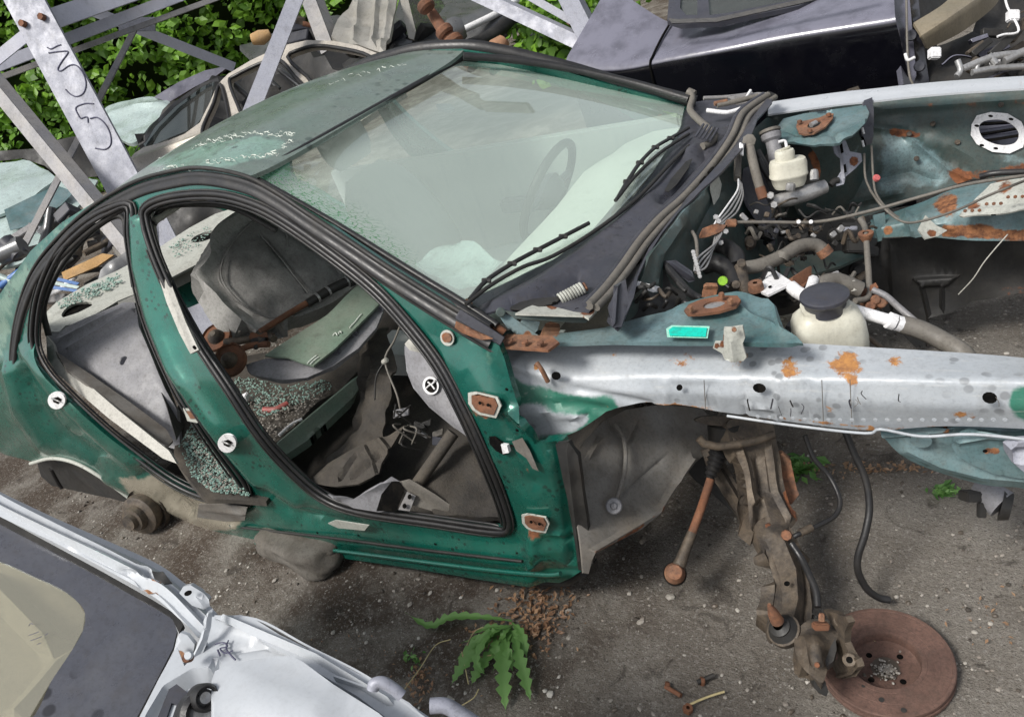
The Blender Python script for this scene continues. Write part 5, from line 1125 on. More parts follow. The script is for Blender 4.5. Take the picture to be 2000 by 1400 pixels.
# hoses beside the firewall
def hose(name, pts, r, m_=RUBG, parent=CAR, n=6): return tube(name, [(x, y, ('t', t_)) for x, y, t_ in pts], r, m_, parent, n=n, nseg=10)
hose('heater_hose', [(1462, 272, 2.34), (1466, 295, 2.32), (1474, 330, 2.3), (1482, 360, 2.3), (1490, 386, 2.3)], .014); bolt((1463, 275, ('t', 2.32)), .02, RUBG, CAR); tube('hose_rust_end', [(1484, 366, ('t', 2.29)), (1491, 388, ('t', 2.29))], .0155, RUST, CAR)
hose('clutch_pipe', [(1442, 290, 2.36), (1441, 320, 2.34), (1440, 350, 2.3)], .011, RUBG)
bevbox('white_clip', P3((1448, 292, ('t', 2.3))), RT*.006+UP*-.003, UP*.018, FW*.004, WPAINT, CAR, .002, 1)
for k in range(4):
    d_ = k*7
    hose('brake_pipe', [(1442+d_*.3, 350+k*3, 2.28), (1440+d_*.5, 372+k*4, 2.26), (1418+d_, 405+k*3, 2.2), (1400+d_*.8, 430+k, 2.16), (1392+d_*.5, 446, 2.14)], .0028, WPAINT if k == 0 else MET)
    hose('brake_pipe', [(1416-k*6, 440+k*5, 2.12), (1400-k*3, 472+k*6, 2.08), (1362+k*6, 505+k*5, 2.02), (1356+k*3, 530, 2.0)], .0028, MET)
for k in range(9): bolt((1354+k*1.6, 492+k*6, ('t', 2.0)), .006, MET, CAR, n=8, h=.004, name='pipe_fitting')
for q in ((1398, 424), (1404, 432), (1418, 452), (1408, 474)): bolt((*q, ('t', 2.1)), .008, MET, CAR, n=6)
sheet('rusty_bracket', [(1372, 446), (1400, 436), (1418, 440), (1410, 452), (1385, 462), (1366, 466)], T(2.1), RUSTO, CAR, step=6, thick=.01, wob=.01, wobs=40)
bevbox('cable_end', P3((1428, 436, ('t', 2.1))), RT*.014, UP*.010, FW*.01, RUSTO, CAR, .003)
tube('strap', [(1352, 452, ('t', 2.1)), (1360, 470, ('t', 2.08)), (1362, 510, ('t', 2.05)), (1360, 535, ('t', 2.03))], .005, RUBG, CAR)
sheet('blue_black_shield', [(1452, 330), (1475, 318), (1490, 340), (1510, 390), (1528, 430), (1526, 455), (1512, 468), (1490, 440), (1462, 400), (1448, 362)], TP((1452, 330, 2.44), (1526, 450, 2.42), (1480, 430, 2.36)), PLAS, CAR, step=11, thick=.01, relief=[([(1465, 335), (1515, 455)], 10, .015)], rust=[([(1520, 400), (1524, 460)], 12, .7)])
hose('black_hose', [(1478, 295, 2.4), (1492, 320, 2.4), (1510, 345, 2.4)], .012, RUB); hose('black_hose', [(1482, 310, 2.38), (1494, 335, 2.38), (1506, 352, 2.38)], .009, RUB)
# long thin cables across the bay
hose('bonnet_cable', [(1432, 434, 2.1), (1500, 434, 2.1), (1600, 433, 2.08), (1700, 412, 2.05), (1800, 384, 2.0), (1900, 358, 1.95), (2060, 336, 1.9)], .0045, RUBG)
hose('bonnet_cable', [(1700, 372, 2.2), (1722, 402, 2.2), (1760, 432, 2.15), (1800, 432, 2.1), (1870, 410, 2.05), (1940, 378, 2.0), (2060, 330, 1.95)], .0035, RUBG)
hose('black_cable', [(1915, 345, 1.98), (1950, 338, 1.95), (2060, 334, 1.9)], .008, RUB)
for x in (1560, 1584): bolt((x, 433.5, ('t', 2.07)), .006, WPAINT, CAR)
# grimy gearbox mass, cross members
gb = thing('gearbox_remains', 'grimy black gearbox and bracket remains in the empty engine bay', 'gearbox', (.4, .1, .3))
rnd = random.Random(31)
sheet('crossmember', [(1400, 440), (1460, 420), (1560, 430), (1700, 420), (1720, 460), (1690, 500), (1600, 560), (1560, 600), (1480, 600), (1400, 560), (1350, 520)], TP((1400, 460, 2.6), (1700, 440, 2.6), (1500, 600, 2.35)), BLK, gb, step=16, thick=.03, wob=.05, wobs=9)
for k in range(34):
    x, y = rnd.uniform(1430, 1690), rnd.uniform(410, 580)
    if y > 560-(x-1430)*.25+60: continue
    c_ = P3((x, y, ('t', rnd.uniform(2.36, 2.5)))); u_ = (RT*rnd.uniform(.4, 1)+UP*rnd.uniform(-.7, .7)).normalized()
    if k % 3: bevbox('casting', c_, u_*rnd.uniform(.01, .045), u_.cross(FW)*rnd.uniform(.008, .02), FW*rnd.uniform(.01, .03), rnd.choice([BLK, BLK, RUSTG, PLAS, BLK]), gb, .004, 2)
    else: lath('casting_boss', [(0, .02), (.012, .02), (.014, .01), (.022, .006), (.024, -.02)], (-FW+RT*rnd.uniform(-.5, .5)+UP*rnd.uniform(-.5, .5)), c_, rnd.choice([BLK, RUSTG, BLK]), gb, 14)
sheet('gear_cover', [(1450, 540), (1500, 510), (1560, 500), (1640, 490), (1690, 498), (1640, 520), (1560, 545), (1490, 560)], TP((1450, 540, 2.3), (1690, 498, 2.4), (1560, 545, 2.28)), TEALD, gb, step=14, thick=.01)
# coolant hoses and aluminium elbow
hose('coolant_hose', [(1400, 478, 2.2), (1422, 485, 2.16), (1438, 500, 2.12), (1440, 520, 2.1)], .023, RUB); hose('coolant_hose', [(1375, 520, 2.16), (1400, 515, 2.13), (1425, 530, 2.1), (1438, 560, 2.06)], .024, RUB)
hose('coolant_hose', [(1448, 524, 2.1), (1485, 518, 2.1), (1530, 500, 2.12), (1560, 482, 2.14), (1590, 478, 2.15), (1612, 492, 2.15)], .019, RUBG); tube('hose_clamp', [(1531, 496, ('t', 2.11)), (1526, 507, ('t', 2.11))], .021, RUBG, CAR)
tube('hose_rust_end', [(1606, 486, ('t', 2.14)), (1616, 498, ('t', 2.14))], .021, RUSTO, CAR)
hose('metal_pipe', [(1446, 520, 2.08), (1450, 545, 2.06), (1457, 572, 2.03), (1462, 590, 2.0)], .017, RUSTG)
for q in ((1448, 514), (1438, 556), (1470, 560)): bolt((*q, ('t', 2.04)), .012, RUSTG, CAR)
sheet('white_bracket', [(1482, 558), (1484, 542), (1500, 531), (1516, 530), (1544, 548), (1548, 552), (1520, 566), (1500, 576), (1486, 570)], TP((1482, 560, 2.02), (1548, 550, 1.98), (1510, 530, 2.08)), WPAINT, CAR, step=7, thick=.006, relief=[([(1484, 560), (1516, 534)], 6, .006)])
hole(ell(1504, 560, 4, 2.5, -20, 8), T(1.985), CAR); hole(ell(1477, 562, 9, 6, 0, 8), T(2.0), CAR)
lath('rusty_ring', [(.006, .012), (.018, .012), (.02, 0), (.02, -.01)], Vector((0, 0, 1)), P3((1476, 560, ('t', 2.0))), RUSTO, CAR, 16)
hose('grey_hose', [(1545, 560, 1.98), (1565, 575, 1.95), (1595, 583, 1.92)], .017, WPAINT); tube('hose_stub', [(1583, 565, ('t', 1.95)), (1589, 546, ('t', 1.98))], .014, WPAINT, CAR)
sheet('rust_shell', [(1536, 548), (1560, 534), (1582, 525), (1584, 540), (1570, 560), (1552, 566)], TP((1536, 550, 2.02), (1584, 530, 2.06), (1560, 565, 1.99)), RUST, CAR, step=7, thick=.006, relief=[([(1545, 555), (1580, 532)], 12, .02)])
hose('coolant_hose', [(1596, 566, 1.98), (1612, 552, 1.99), (1632, 548, 2.0), (1655, 555, 2.0), (1680, 566, 2.0)], .021, RUBG); tube('hose_clamp', [(1664, 548, ('t', 1.99)), (1668, 568, ('t', 1.99))], .009, BEIGE, CAR)
hose('metal_pipe', [(1680, 428, 2.15), (1690, 448, 2.12), (1694, 500, 2.08), (1697, 545, 2.04), (1696, 580, 2.0), (1670, 588, 1.98)], .008, RUBG)
lath('pipe_flange', [(.008, .004), (.02, .004), (.02, -.002), (.012, -.02), (.009, -.024)], Vector((0, 0, 1)), P3((1691, 457, ('t', 2.1))), RUSTO, CAR, 14)
hose('pipe_to_front', [(1704, 566, 2.0), (1730, 578, 1.98), (1755, 600, 1.94), (1790, 630, 1.9)], .0085, GALVD)
o = sheet('rusty_mounting', [(1688, 590), (1695, 570), (1712, 562), (1728, 575), (1732, 592), (1722, 604), (1705, 600)], T(2.0), RUST, CAR, step=6, thick=.02, wob=.02, wobs=40)
for q in ((1710, 585), (1722, 592), (1700, 598)): bolt((*q, ('t', 1.97)), .012, RUSTO, o, n=10)
el = thing('electrical_connector', 'black connector block with shiny metal clip in the engine bay', 'connector', (.6, .4, .6))
bevbox('block', P3((1660, 455, ('t', 2.3))), RT*.035, UP*.028, FW*.02, BLK, el, .005); bevbox('metal_clip', P3((1652, 448, ('t', 2.25))), RT*.014, UP*.006, FW*.006, GALV, el, .002); bevbox('metal_clip', P3((1667, 446, ('t', 2.25))), RT*.010, UP*.006, FW*.006, GALV, el, .002); bevbox('lower_block', P3((1668, 482, ('t', 2.3))), RT*.028, UP*.018, FW*.02, BLK, el, .004)
lath('lime_plug', [(0, .006), (.011, .006), (.013, 0)], tocam(P3((1412, 549, ('t', 2.0)))), P3((1412, 549, ('t', 1.99))), LIME, CAR, 14)
hose('plug_stem', [(1414, 554, 1.99), (1424, 562, 1.98)], .004, RUB)
sheet('blue_grey_bracket', [(1300, 510), (1320, 508), (1352, 530), (1358, 548), (1345, 552), (1315, 528)], T(1.98), PLAS, CAR, step=8, thick=.012, relief=[([(1310, 515), (1350, 542)], 8, .012)])
hose('black_hose', [(1298, 515, 1.99), (1318, 540, 1.95), (1345, 570, 1.9), (1370, 585, 1.87)], .010, RUB)
o = sheet('zinc_bracket', [(1238, 553), (1246, 549), (1288, 560), (1284, 570), (1276, 571), (1242, 560)], T(1.86), WPAINT, CAR, step=8, thick=.004)
rnd = random.Random(77)
wb = thing('bay_wiring', 'dark wiring and bracket clutter below the scuttle corner of the green wreck', 'wiring', (.2, -.45, .75))
sheet('black_plate', [(1225, 560), (1255, 520), (1300, 530), (1340, 570), (1340, 600), (1280, 615), (1225, 635)], TP((1225, 560, 1.9), (1340, 570, 1.95), (1260, 630, 1.82)), BLK, wb, step=12, wob=.03, wobs=15)
for k in range(12):
    x, y = rnd.uniform(1232, 1330), rnd.uniform(550, 610)
    tube('wire', [(x, y, ('t', 1.86)), (x+rnd.uniform(-20, 20), y+rnd.uniform(-15, 15), ('t', 1.83)), (x+rnd.uniform(-30, 30), y+rnd.uniform(-20, 12), ('t', 1.86))], rnd.uniform(.003, .007), rnd.choice([BLK, RUB, RUSTG]), wb)
# power steering / coolant reservoir with black cap
pc = P3((1616, 640, ('t', 1.69))); pz = Vector((.03, -.02, 1)).normalized()
cr_ = supel('coolant_reservoir', pc, .075, .050, [(0, -.10), (.9, -.10), (1.04, -.085), (1.04, -.02), (.99, .012), (.90, .032), (.74, .044), (.66, .05), (.66, .06), (0, .06)], CREAM, CAR, RT-FW*.1, pz, e=4.5)
supel('reservoir_seam', pc+pz*-.03, .0795, .053, [(1, -.002), (1.0, .002)], CREAM, cr_, RT-FW*.1, pz, e=4.5)
cp = pc+pz*.06
kn = []; 
vs, fs = [], []; nn = 48
for (r_, h) in ((.042, -.014), (.043, .010), (.050, .018), (.050, .025), (.044, .029), (.02, .029), (.0001, .030)):
    for i in range(nn):
        an = 2*math.pi*i/nn; k_ = r_*(1+(.05*math.cos(an*8) if r_ > .053 else 0)); vs.append(cp+((RT-pz*RT.dot(pz)).normalized()*math.cos(an)+pz.cross(RT).normalized()*math.sin(an))*k_+pz*h)
for j in range(6):
    for i in range(nn): fs.append((j*nn+i, j*nn+(i+1) % nn, (j+1)*nn+(i+1) % nn, (j+1)*nn+i))
pyd('reservoir_cap', vs, fs, PLAS, cr_, 40)
tube('reservoir_neck', [(1553, 645, ('t', 1.72)), (1572, 645, ('t', 1.71))], .016, CREAM, cr_); tube('neck_stopper', [(1540, 640, ('t', 1.73)), (1553, 645, ('t', 1.72))], .018, RUB, cr_)
hose('return_hose_fitting', [(1655, 602, 1.68), (1700, 615, 1.68), (1745, 628, 1.66)], .0135, WPAINT); tube('hose_collar', [(1735, 625, ('t', 1.655)), (1746, 629, ('t', 1.655))], .019, WPAINT, CAR); tube('hose_collar', [(1750, 630, ('t', 1.655)), (1760, 633, ('t', 1.655))], .018, WPAINT, CAR)
hose('coolant_hose', [(1758, 632, 1.66), (1800, 645, 1.64), (1840, 665, 1.62), (1880, 690, 1.58), (1900, 720, 1.6)], .020, RUBG)
hose('thin_pipe', [(1680, 650, 1.8), (1700, 662, 1.8), (1735, 690, 1.78)], .006, RUSTG)
# lower rail at far side, rusty
loft('far_longitudinal', [[(1700, 430, ('t', 2.5)), (1800, 395, ('t', 2.42)), (1880, 365, ('t', 2.35)), (2060, 335, ('t', 2.25))], [(1700, 445, ('t', 2.42)), (1800, 425, ('t', 2.32)), (1880, 405, ('t', 2.24)), (2060, 385, ('t', 2.14))], [(1705, 465, ('t', 2.42)), (1800, 462, ('t', 2.34)), (1900, 470, ('t', 2.25)), (2060, 470, ('t', 2.16))]], TEAL, CAR, n=50, m=5, relief=[([(1810, 430), (1860, 440)], 20, .02), ([(1770, 420), (1790, 460)], 12, .02)],
     rust=[([(1850, 400)], 46, .55), ([(1960, 380)], 60, .4), ([(1850, 450), (2000, 460)], 26, .5), ([(1735, 450)], 20, .6)])
sheet('torn_flange', [(1872, 420), (1900, 392), (1935, 360), (2060, 340), (2060, 400), (1990, 412), (1940, 418), (1880, 424)], TP((1872, 420, 2.2), (2060, 345, 2.15), (1990, 412, 2.1)), SHELF, CAR, step=10, thick=.005, relief=[([(1880, 415), (1990, 405)], 8, .008)], rust=[([(1900, 400)], 36, .5), ([(1960, 370)], 40, .45), ([(2020, 390)], 30, .4)], wob=.012, wobs=12)
sheet('torn_flange', [(1795, 448), (1810, 420), (1830, 440), (1850, 450), (1830, 462), (1805, 468)], T(2.18), SHELF, CAR, step=7, thick=.004, rust=[([(1820, 455)], 18, .5)], wob=.012, wobs=20)
for k in range(9): bolt((1885+k*14, 412-k*4.5+(k % 3)*4, ('t', 2.08)), .005, RUST, CAR, n=6, h=.003)
sheet('front_tab', [(1706, 420), (1728, 415), (1730, 440), (1722, 470), (1716, 472), (1710, 450)], T(2.4), TEAL, CAR, step=8, thick=.006, rust=[([(1726, 445)], 10, .6)])
sheet('far_wheelhouse_liner', [(1690, 480), (1720, 468), (1800, 462), (1900, 470), (2060, 470), (2060, 590), (1990, 570), (1900, 590), (1860, 610), (1812, 620), (1812, 660), (1790, 680), (1760, 650), (1720, 600), (1690, 560)], TP((1700, 480, 2.6), (2060, 480, 2.35), (1812, 650, 2.62)), BLK, CAR, step=15, thick=.01, relief=[('poly', [(1785, 545), (1870, 540), (1850, 558), (1800, 560)], 4, .015), ([(1740, 490), (1745, 600)], 8, .01), ([(1800, 560), (1815, 620)], 6, .012), ([(1840, 560), (1840, 600)], 6, .012)], wob=.02, wobs=8, rust=[([(1930, 570), (2040, 560)], 30, .25)])
hose('white_wire', [(1968, 458, 2.1), (1940, 490, 2.1), (1920, 515, 2.12), (1900, 545, 2.15), (1872, 575, 2.2)], .0016, BEIGE)
# headlamp panel under the rail
hl = sheet('headlamp_panel', [(1720, 842), (1740, 836), (1850, 834), (1960, 842), (2060, 850), (2060, 960), (1990, 952), (1930, 948), (1860, 930), (1790, 905), (1750, 880)], Y(-.64), TEAL, CAR, step=8, closed_smooth=True, thick=.02, relief=[([(1770, 872), (1840, 905), (1920, 925), (2040, 935)], 22, .014), ([(1720, 850), (1850, 838)], 8, .01)], wear_or_sheen=[([(1740, 880), (1850, 920), (1950, 945)], 14, .5)], rust=[([(1900, 885), (1940, 880)], 10, .3), ([(1850, 840)], 14, .4)])
sheet('round_plate', [(1858, 870), (1865, 850), (1890, 841), (1930, 843), (1970, 848), (2060, 855), (2060, 938), (1990, 934), (1940, 925), (1900, 908), (1870, 890)], Y(-.665), TEAL, hl, step=10, thick=.008, relief=[([(1875, 860), (1930, 850), (2000, 855)], 10, .01), ([(1930, 884)], 16, -.006)], rust=[([(1925, 884), (1945, 880)], 14, .5)], wear_or_sheen=[])
sheet('oval_plate', ell(1799, 861, 22, 13, 5, 16), Y(-.662), TEAL, hl, step=9, thick=.006)
hole(ell(1924, 881, 5, 3, 0, 8), Y(-.68), hl)
o = sheet('lamp_socket', [(1975, 880), (1990, 865), (2060, 860), (2060, 925), (2000, 922), (1980, 905)], Y(-.69), GALV, hl, step=10, thick=.02, relief=[([(1985, 890), (2040, 890)], 18, -.02)])
# horn/sensor hanging
fg = thing('hanging_sensor', 'small grey and black sensor housing hanging under the headlamp panel', 'sensor', P3((1935, 975, ('t', 1.75))))
tube('housing', [(1908, 952, ('t', 1.8)), (1925, 960, ('t', 1.78)), (1945, 975, ('t', 1.76)), (1958, 985, ('t', 1.75))], [.018, .026, .034, .036], GREYP, fg, smoothpath=False, nseg=16)
tube('rear_cup', [(1955, 985, ('t', 1.75)), (1975, 990, ('t', 1.74))], [.037, .03], BLK, fg, smoothpath=False, nseg=16); bevbox('bracket', P3((1900, 968, ('t', 1.78))), RT*.024, UP*.012, FW*.02, BLK, fg, .003); bevbox('prong', P3((1917, 996, ('t', 1.76))), RT*.009, UP*.017, FW*.006, BLK, fg, .002)
# ---- front wheelhouse liner
lnr = sheet('wheelhouse_liner', [(1120, 900), (1140, 862), (1180, 822), (1225, 798), (1290, 790), (1370, 800), (1395, 830), (1385, 880), (1355, 905), (1320, 950), (1290, 1000), (1250, 1035), (1200, 1060), (1158, 1082), (1150, 1120), (1140, 1118), (1125, 1000)], TP((1130, 900, 1.95), (1160, 1090, 1.86), (1380, 850, 2.15)), LINER, CAR, step=11, thick=.008,
      relief=[([(1195, 825), (1225, 870), (1222, 920), (1205, 980)], 10, -.010), ([(1245, 830), (1225, 870)], 6, -.008), ([(1150, 890), (1170, 860)], 8, .01), ([(1290, 900), (1220, 960)], 6, -.006), ([(1350, 900), (1290, 1000), (1158, 1078)], 10, .012), ([(1200, 985)], 22, -.008), ([(1300, 850), (1340, 880)], 50, .02)], wob=.02, wobs=7, rust=[([(1160, 1080), (1240, 1035), (1300, 990)], 8, .4)])
rp = implicit(lambda P: 1) if False else TP((1130, 900, 1.925), (1160, 1090, 1.835), (1380, 850, 2.125))
tube('moulded_rib', [(*p, rp) for p in [(1200, 828), (1216, 852), (1222, 885), (1220, 920), (1212, 950), (1204, 975)]], .006, LINER, lnr)
o = lath('plastic_rivet', [(0, .01), (.006, .012), (.01, .006), (.018, .006), (.021, 0)], tocam(P3((1199, 988, rp))), P3((1199, 988, rp)), GREYP, lnr, 18)
sheet('sill_end', [(1118, 1120), (1140, 1108), (1160, 1100), (1163, 1118), (1145, 1128), (1125, 1130)], Y(-.80), BLK, CAR, step=12, thick=.02)

# ---- suspension
su = thing('front_suspension_arm', 'grimy lower wishbone and subframe leg hanging from the green wreck', 'suspension arm', P3((1470, 830, ('t', 2.1))))
sheet('subframe_leg', [(1425, 820), (1500, 815), (1520, 870), (1530, 930), (1545, 985), (1560, 1010), (1530, 1040), (1500, 1030), (1470, 1035), (1458, 980), (1448, 920), (1430, 870)], TP((1430, 830, 2.02), (1520, 830, 2.04), (1500, 1030, 1.93)), RUSTG, su, step=8, closed_smooth=True, thick=.04, relief=[([(1445, 860), (1462, 960), (1480, 1030)], 10, .014), ([(1500, 860), (1518, 960), (1540, 1010)], 10, .014), ([(1480, 900), (1490, 960)], 14, -.02), ('poly', [(1468, 990), (1488, 975), (1496, 1010), (1490, 1035), (1475, 1035)], 5, -.02)], rust=[([(1540, 960), (1550, 1010)], 20, .4), ([(1500, 1030)], 18, .4)], wob=.014, wobs=14)
arm = [(1470, 1020), (1505, 1010), (1540, 1030), (1560, 1060), (1572, 1100), (1580, 1150), (1590, 1190), (1596, 1230), (1590, 1280), (1560, 1300), (1530, 1250), (1505, 1240), (1498, 1215), (1510, 1180), (1512, 1140), (1500, 1090), (1480, 1060)]
sheet('lower_arm', [(1475, 1025), (1510, 1005), (1540, 1025), (1560, 1060), (1574, 1100), (1582, 1150), (1586, 1190), (1580, 1225), (1556, 1248), (1525, 1250), (1503, 1238), (1500, 1210), (1510, 1180), (1514, 1140), (1505, 1100), (1485, 1065)], TP((1480, 1030, 1.93), (1560, 1060, 1.9), (1530, 1240, 1.76)), RUSTG, su, step=7, closed_smooth=True, thick=.035, relief=[([(1520, 1050), (1548, 1120), (1552, 1180), (1540, 1230)], 24, .03), ([(1500, 1080), (1518, 1140), (1508, 1215)], 6, -.01), ([(1562, 1080), (1574, 1150), (1570, 1210)], 6, -.008)], wob=.006, wobs=20)
hole(ell(1537, 1139, 6, 5, 0, 10), TP((1480, 1030, 1.885), (1560, 1060, 1.855), (1530, 1240, 1.715)), su)
bj = P3((1522, 1222, ('t', 1.72)))
lath('ball_joint_boot', [(.030, -.03), (.034, -.018), (.024, -.005), (.024, .0), (.012, .006)], Vector((-.25, -.35, 1)), bj, BLK, su, 18); tube('ball_joint_stud', [(1518, 1212, ('t', 1.71)), (1510, 1196, ('t', 1.695)), (1502, 1180, ('t', 1.685))], [.015, .012, .004], RUSTO, su, smoothpath=False, nseg=12)
lath('ball_joint_housing', [(0, -.05), (.030, -.048), (.038, -.035), (.038, -.02), (.03, -.016)], Vector((-.25, -.35, 1)), bj, RUSTG, su, 18)
sheet('side_flange', [(1500, 890), (1530, 886), (1545, 900), (1552, 935), (1560, 965), (1545, 985), (1530, 960), (1510, 930)], T(2.02), RUSTO, su, step=9, thick=.02, wob=.015, wobs=20)
sheet('rear_leg', [(1370, 880), (1400, 870), (1430, 930), (1470, 1000), (1480, 1040), (1455, 1030), (1420, 975), (1390, 930)], T(2.1), RUSTG, su, step=12, thick=.02, wob=.01, relief=[([(1390, 890), (1460, 1010)], 8, .015)])
sheet('rear_member', [(1330, 900), (1380, 890), (1430, 940), (1470, 1020), (1440, 1010), (1400, 970), (1360, 940)], T(2.25), BLK, su, step=14, thick=.03, wob=.01)
tube('anti_roll_bar', [(x, y, ('t', 1.98)) for x, y in [(1365, 855), (1375, 866), (1400, 872), (1440, 868), (1480, 860), (1512, 848)]], [.011]*6, RUSTG, su, smoothpath=False)
sheet('spring_seat', ell(1410, 822, 52, 10, 2, 18), T(2.04), RUSTG, su, step=10, thick=.02); tube('mount_block', [(1415, 825, ('t', 2.06)), (1418, 870, ('t', 2.08))], .045, BLK, su, nseg=14)
tube('mount_block', [(1470, 820, ('t', 2.1)), (1475, 880, ('t', 2.1))], .04, RUSTG, su, nseg=14)
tr = thing('tie_rod', 'rusty steering tie rod with rubber bellows and orange ball end', 'tie rod', P3((1400, 900, ('t', 2.1))))
bp = []; br = []
for k in range(13): bp.append(P3((1405-k*1.6, 880+k*4.6, ('t', 2.06)))); br.append(.030-.0012*k-(.006 if k % 2 else 0))
vs, fs = tubev(bp, br, 16); pyd('bellows', vs, fs, RUB, tr, 70)
tube('rod', [(1388, 935, ('t', 2.04)), (1372, 985, ('t', 2.03)), (1350, 1045, ('t', 2.02))], .0115, RUST, tr); tube('threaded_end', [(1352, 1040, ('t', 2.02)), (1340, 1070, ('t', 2.01)), (1326, 1105, ('t', 2.0))], [.013, .014, .017], RUSTG, tr, smoothpath=False, nseg=12)
lath('ball_end', [(0, .030), (.018, .030), (.021, .026), (.023, .016), (.027, .010), (.027, -.012), (.02, -.02), (0, -.022)], tocam(P3((1318, 1118, ('t', 2.0))))+UP*.15, P3((1318, 1120, ('t', 2.0))), RUSTO, tr, 22)
lath('rubber_boot', [(.029, .004), (.031, -.004), (.029, -.02), (.018, -.03)], tocam(P3((1318, 1118, ('t', 2.0))))+UP*.15, P3((1318, 1120, ('t', 2.0))), BLK, tr, 22)
o = tube('brake_hose', [(x, y, ('t', t_)) for x, y, t_ in [(1572, 850, 1.95), (1590, 895, 1.95), (1620, 930, 1.95), (1640, 975, 1.92), (1632, 1005, 1.9), (1600, 1025, 1.88), (1565, 1040, 1.86), (1550, 1048, 1.86)]], .0065, RUB); tag(o, 'thin black brake hose curling over the ground beside the subframe leg', 'hose')
tube('crimp', [(1585, 1030, ('t', 1.87)), (1562, 1041, ('t', 1.86))], .0095, RUSTG, o)
o = tube('vacuum_hose', [(x, y, ('t', t_)) for x, y, t_ in [(1650, 840, 1.85), (1668, 885, 1.85), (1690, 935, 1.85), (1698, 990, 1.85), (1690, 1040, 1.85), (1676, 1085, 1.86), (1676, 1115, 1.87), (1692, 1148, 1.88), (1715, 1166, 1.89), (1737, 1171, 1.89)]], .009, RUB, n=7); tag(o, 'long black rubber hose hanging from the white rail down to the brake disc', 'hose')
o = tube('caliper_hose', [(x, y, ('t', t_)) for x, y, t_ in [(1545, 1060, 1.86), (1565, 1090, 1.84), (1582, 1125, 1.8), (1594, 1155, 1.77), (1597, 1185, 1.75)]], .0085, RUB, n=6); tag(o, 'black hose running along the lower arm to the brake caliper', 'hose')
o = lath('clip_nut', [(0, .01), (.012, .01), (.014, 0)], tocam(P3((1535, 1046, ('t', 1.87)))), P3((1536, 1045, ('t', 1.87))), RUSTO, su, 8)

# ================================================================== DISC, CALIPER AND THINGS ON THE GROUND
dcx = Z(.035)(1752, 1290); R0 = (Z(.035)(1867, 1292)-Z(.035)(1618, 1300)).length/2*1.0
dc = (Z(.035)(1867, 1292)+Z(.035)(1618, 1292))/2; dc = Z(.035)(1728, 1288)
dz = Vector((.02, 0, 1)).normalized()
disc = thing('brake_disc', 'rusty vented brake disc lying flat on the ground', 'brake disc', (dc.x, dc.y, 0))
R0 = .143
lath('rotor', [(.073, -.004), (.0745, .0), (.076, .003), (.086, .003), (.0865, .0022), (.099, .0022), (.0995, .0028), (.112, .0026), (.1125, .002), (R0-.009, .002), (R0-.008, .0036), (R0-.002, .0034), (R0, .001), (R0, -.006), (R0-.004, -.007), (R0-.004, -.015), (R0, -.016), (R0, -.024), (R0-.003, -.026), (.075, -.026)], dz, dc, DISC, disc, 72)
lath('hat', [(.077, .0015), (.075, -.002), (.073, -.028), (.066, -.031), (.03, -.031), (.03, -.034)], dz, dc, DISC, disc, 48)
v, f = lathe([(.030, -.030), (0, -.0295)], dz, dc, 20); pyd('centre', v, f, SOIL, disc)
for k in range(4):
    an = 1.0+k*math.pi/2; p = dc+Vector((math.cos(an)*.046, math.sin(an)*.046, -.030)); lath('stud_hole', [(0, .0005), (.0065, .0005), (.007, 0)], dz, p, HOLE, disc, 12)
for an, rr in ((-1.5, .105), (-1.15, .128), (-1.95, .088)): lath('spot', [(0, .0038), (.006 if rr > .09 else .004, .0035)], dz, dc+Vector((math.cos(an)*rr, math.sin(an)*rr, 0)), BLK, disc, 12)
rnd = random.Random(8); mb = MB()
for k in range(170):
    an = rnd.uniform(0, 6.3); r_ = abs(rnd.gauss(0, .014)); mb.add(rock(dc+Vector((math.cos(an)*r_+.003, math.sin(an)*r_-.008, -.028+rnd.uniform(0, .008))), rnd.uniform(.0015, .004), rnd))
kind(mb.build('grit', PEB, disc, 180, False), 'stuff')
o = bevbox('wood_chip', P3((1702, 1246, Z(.012)))+Vector((0, 0, .002)), RT*.010+UP*-.008, UP*.004, FW*.003, STRAW, None, .001); tag(o, 'pale wood chip lying inside the brake disc hat', 'wood chip')
cal = thing('brake_caliper', 'muddy brake caliper resting on the edge of the brake disc', 'brake caliper', P3((1610, 1300, Z(.05))))
def CT(x, y, t_=1.68): return P3((x, y, ('t', t_)))
sheet('caliper_body', [(1560, 1225), (1590, 1208), (1622, 1212), (1640, 1230), (1630, 1258), (1620, 1290), (1608, 1330), (1590, 1322), (1566, 1300), (1553, 1270), (1552, 1245)], TP((1560, 1230, 1.71), (1635, 1225, 1.70), (1590, 1325, 1.62)), RUSTG, cal, step=8, thick=.05, relief=[([(1590, 1260)], 36, .022), ([(1570, 1250), (1580, 1300)], 10, .01)], wob=.006, wobs=25, closed_smooth=True)
sheet('caliper_bracket', [(1608, 1190), (1622, 1194), (1650, 1203), (1657, 1216), (1650, 1232), (1650, 1255), (1658, 1272), (1672, 1288), (1676, 1302), (1666, 1316), (1640, 1324), (1615, 1330), (1608, 1322), (1620, 1300), (1636, 1285), (1634, 1262), (1638, 1235), (1618, 1208)], TP((1620, 1195, 1.69), (1670, 1300, 1.61), (1640, 1240, 1.66)), RUSTG, cal, step=7, thick=.014, relief=[([(1640, 1210)], 12, .006), ([(1660, 1290)], 14, .006), ([(1612, 1326), (1668, 1312)], 5, .006)], rust=[], wob=.002)
for q, t_ in (((1641, 1211), 1.655), ((1659, 1288), 1.605)):
    p = P3((*q, ('t', t_))); lath('bolt_eye', [(.0065, .001), (.012, .002), (.014, 0), (.014, -.008)], tocam(p), p, RUSTG, cal, 16); lath('punched_hole', [(0, .0012), (.0068, .0012)], tocam(p), p, HOLE, cal, 12)
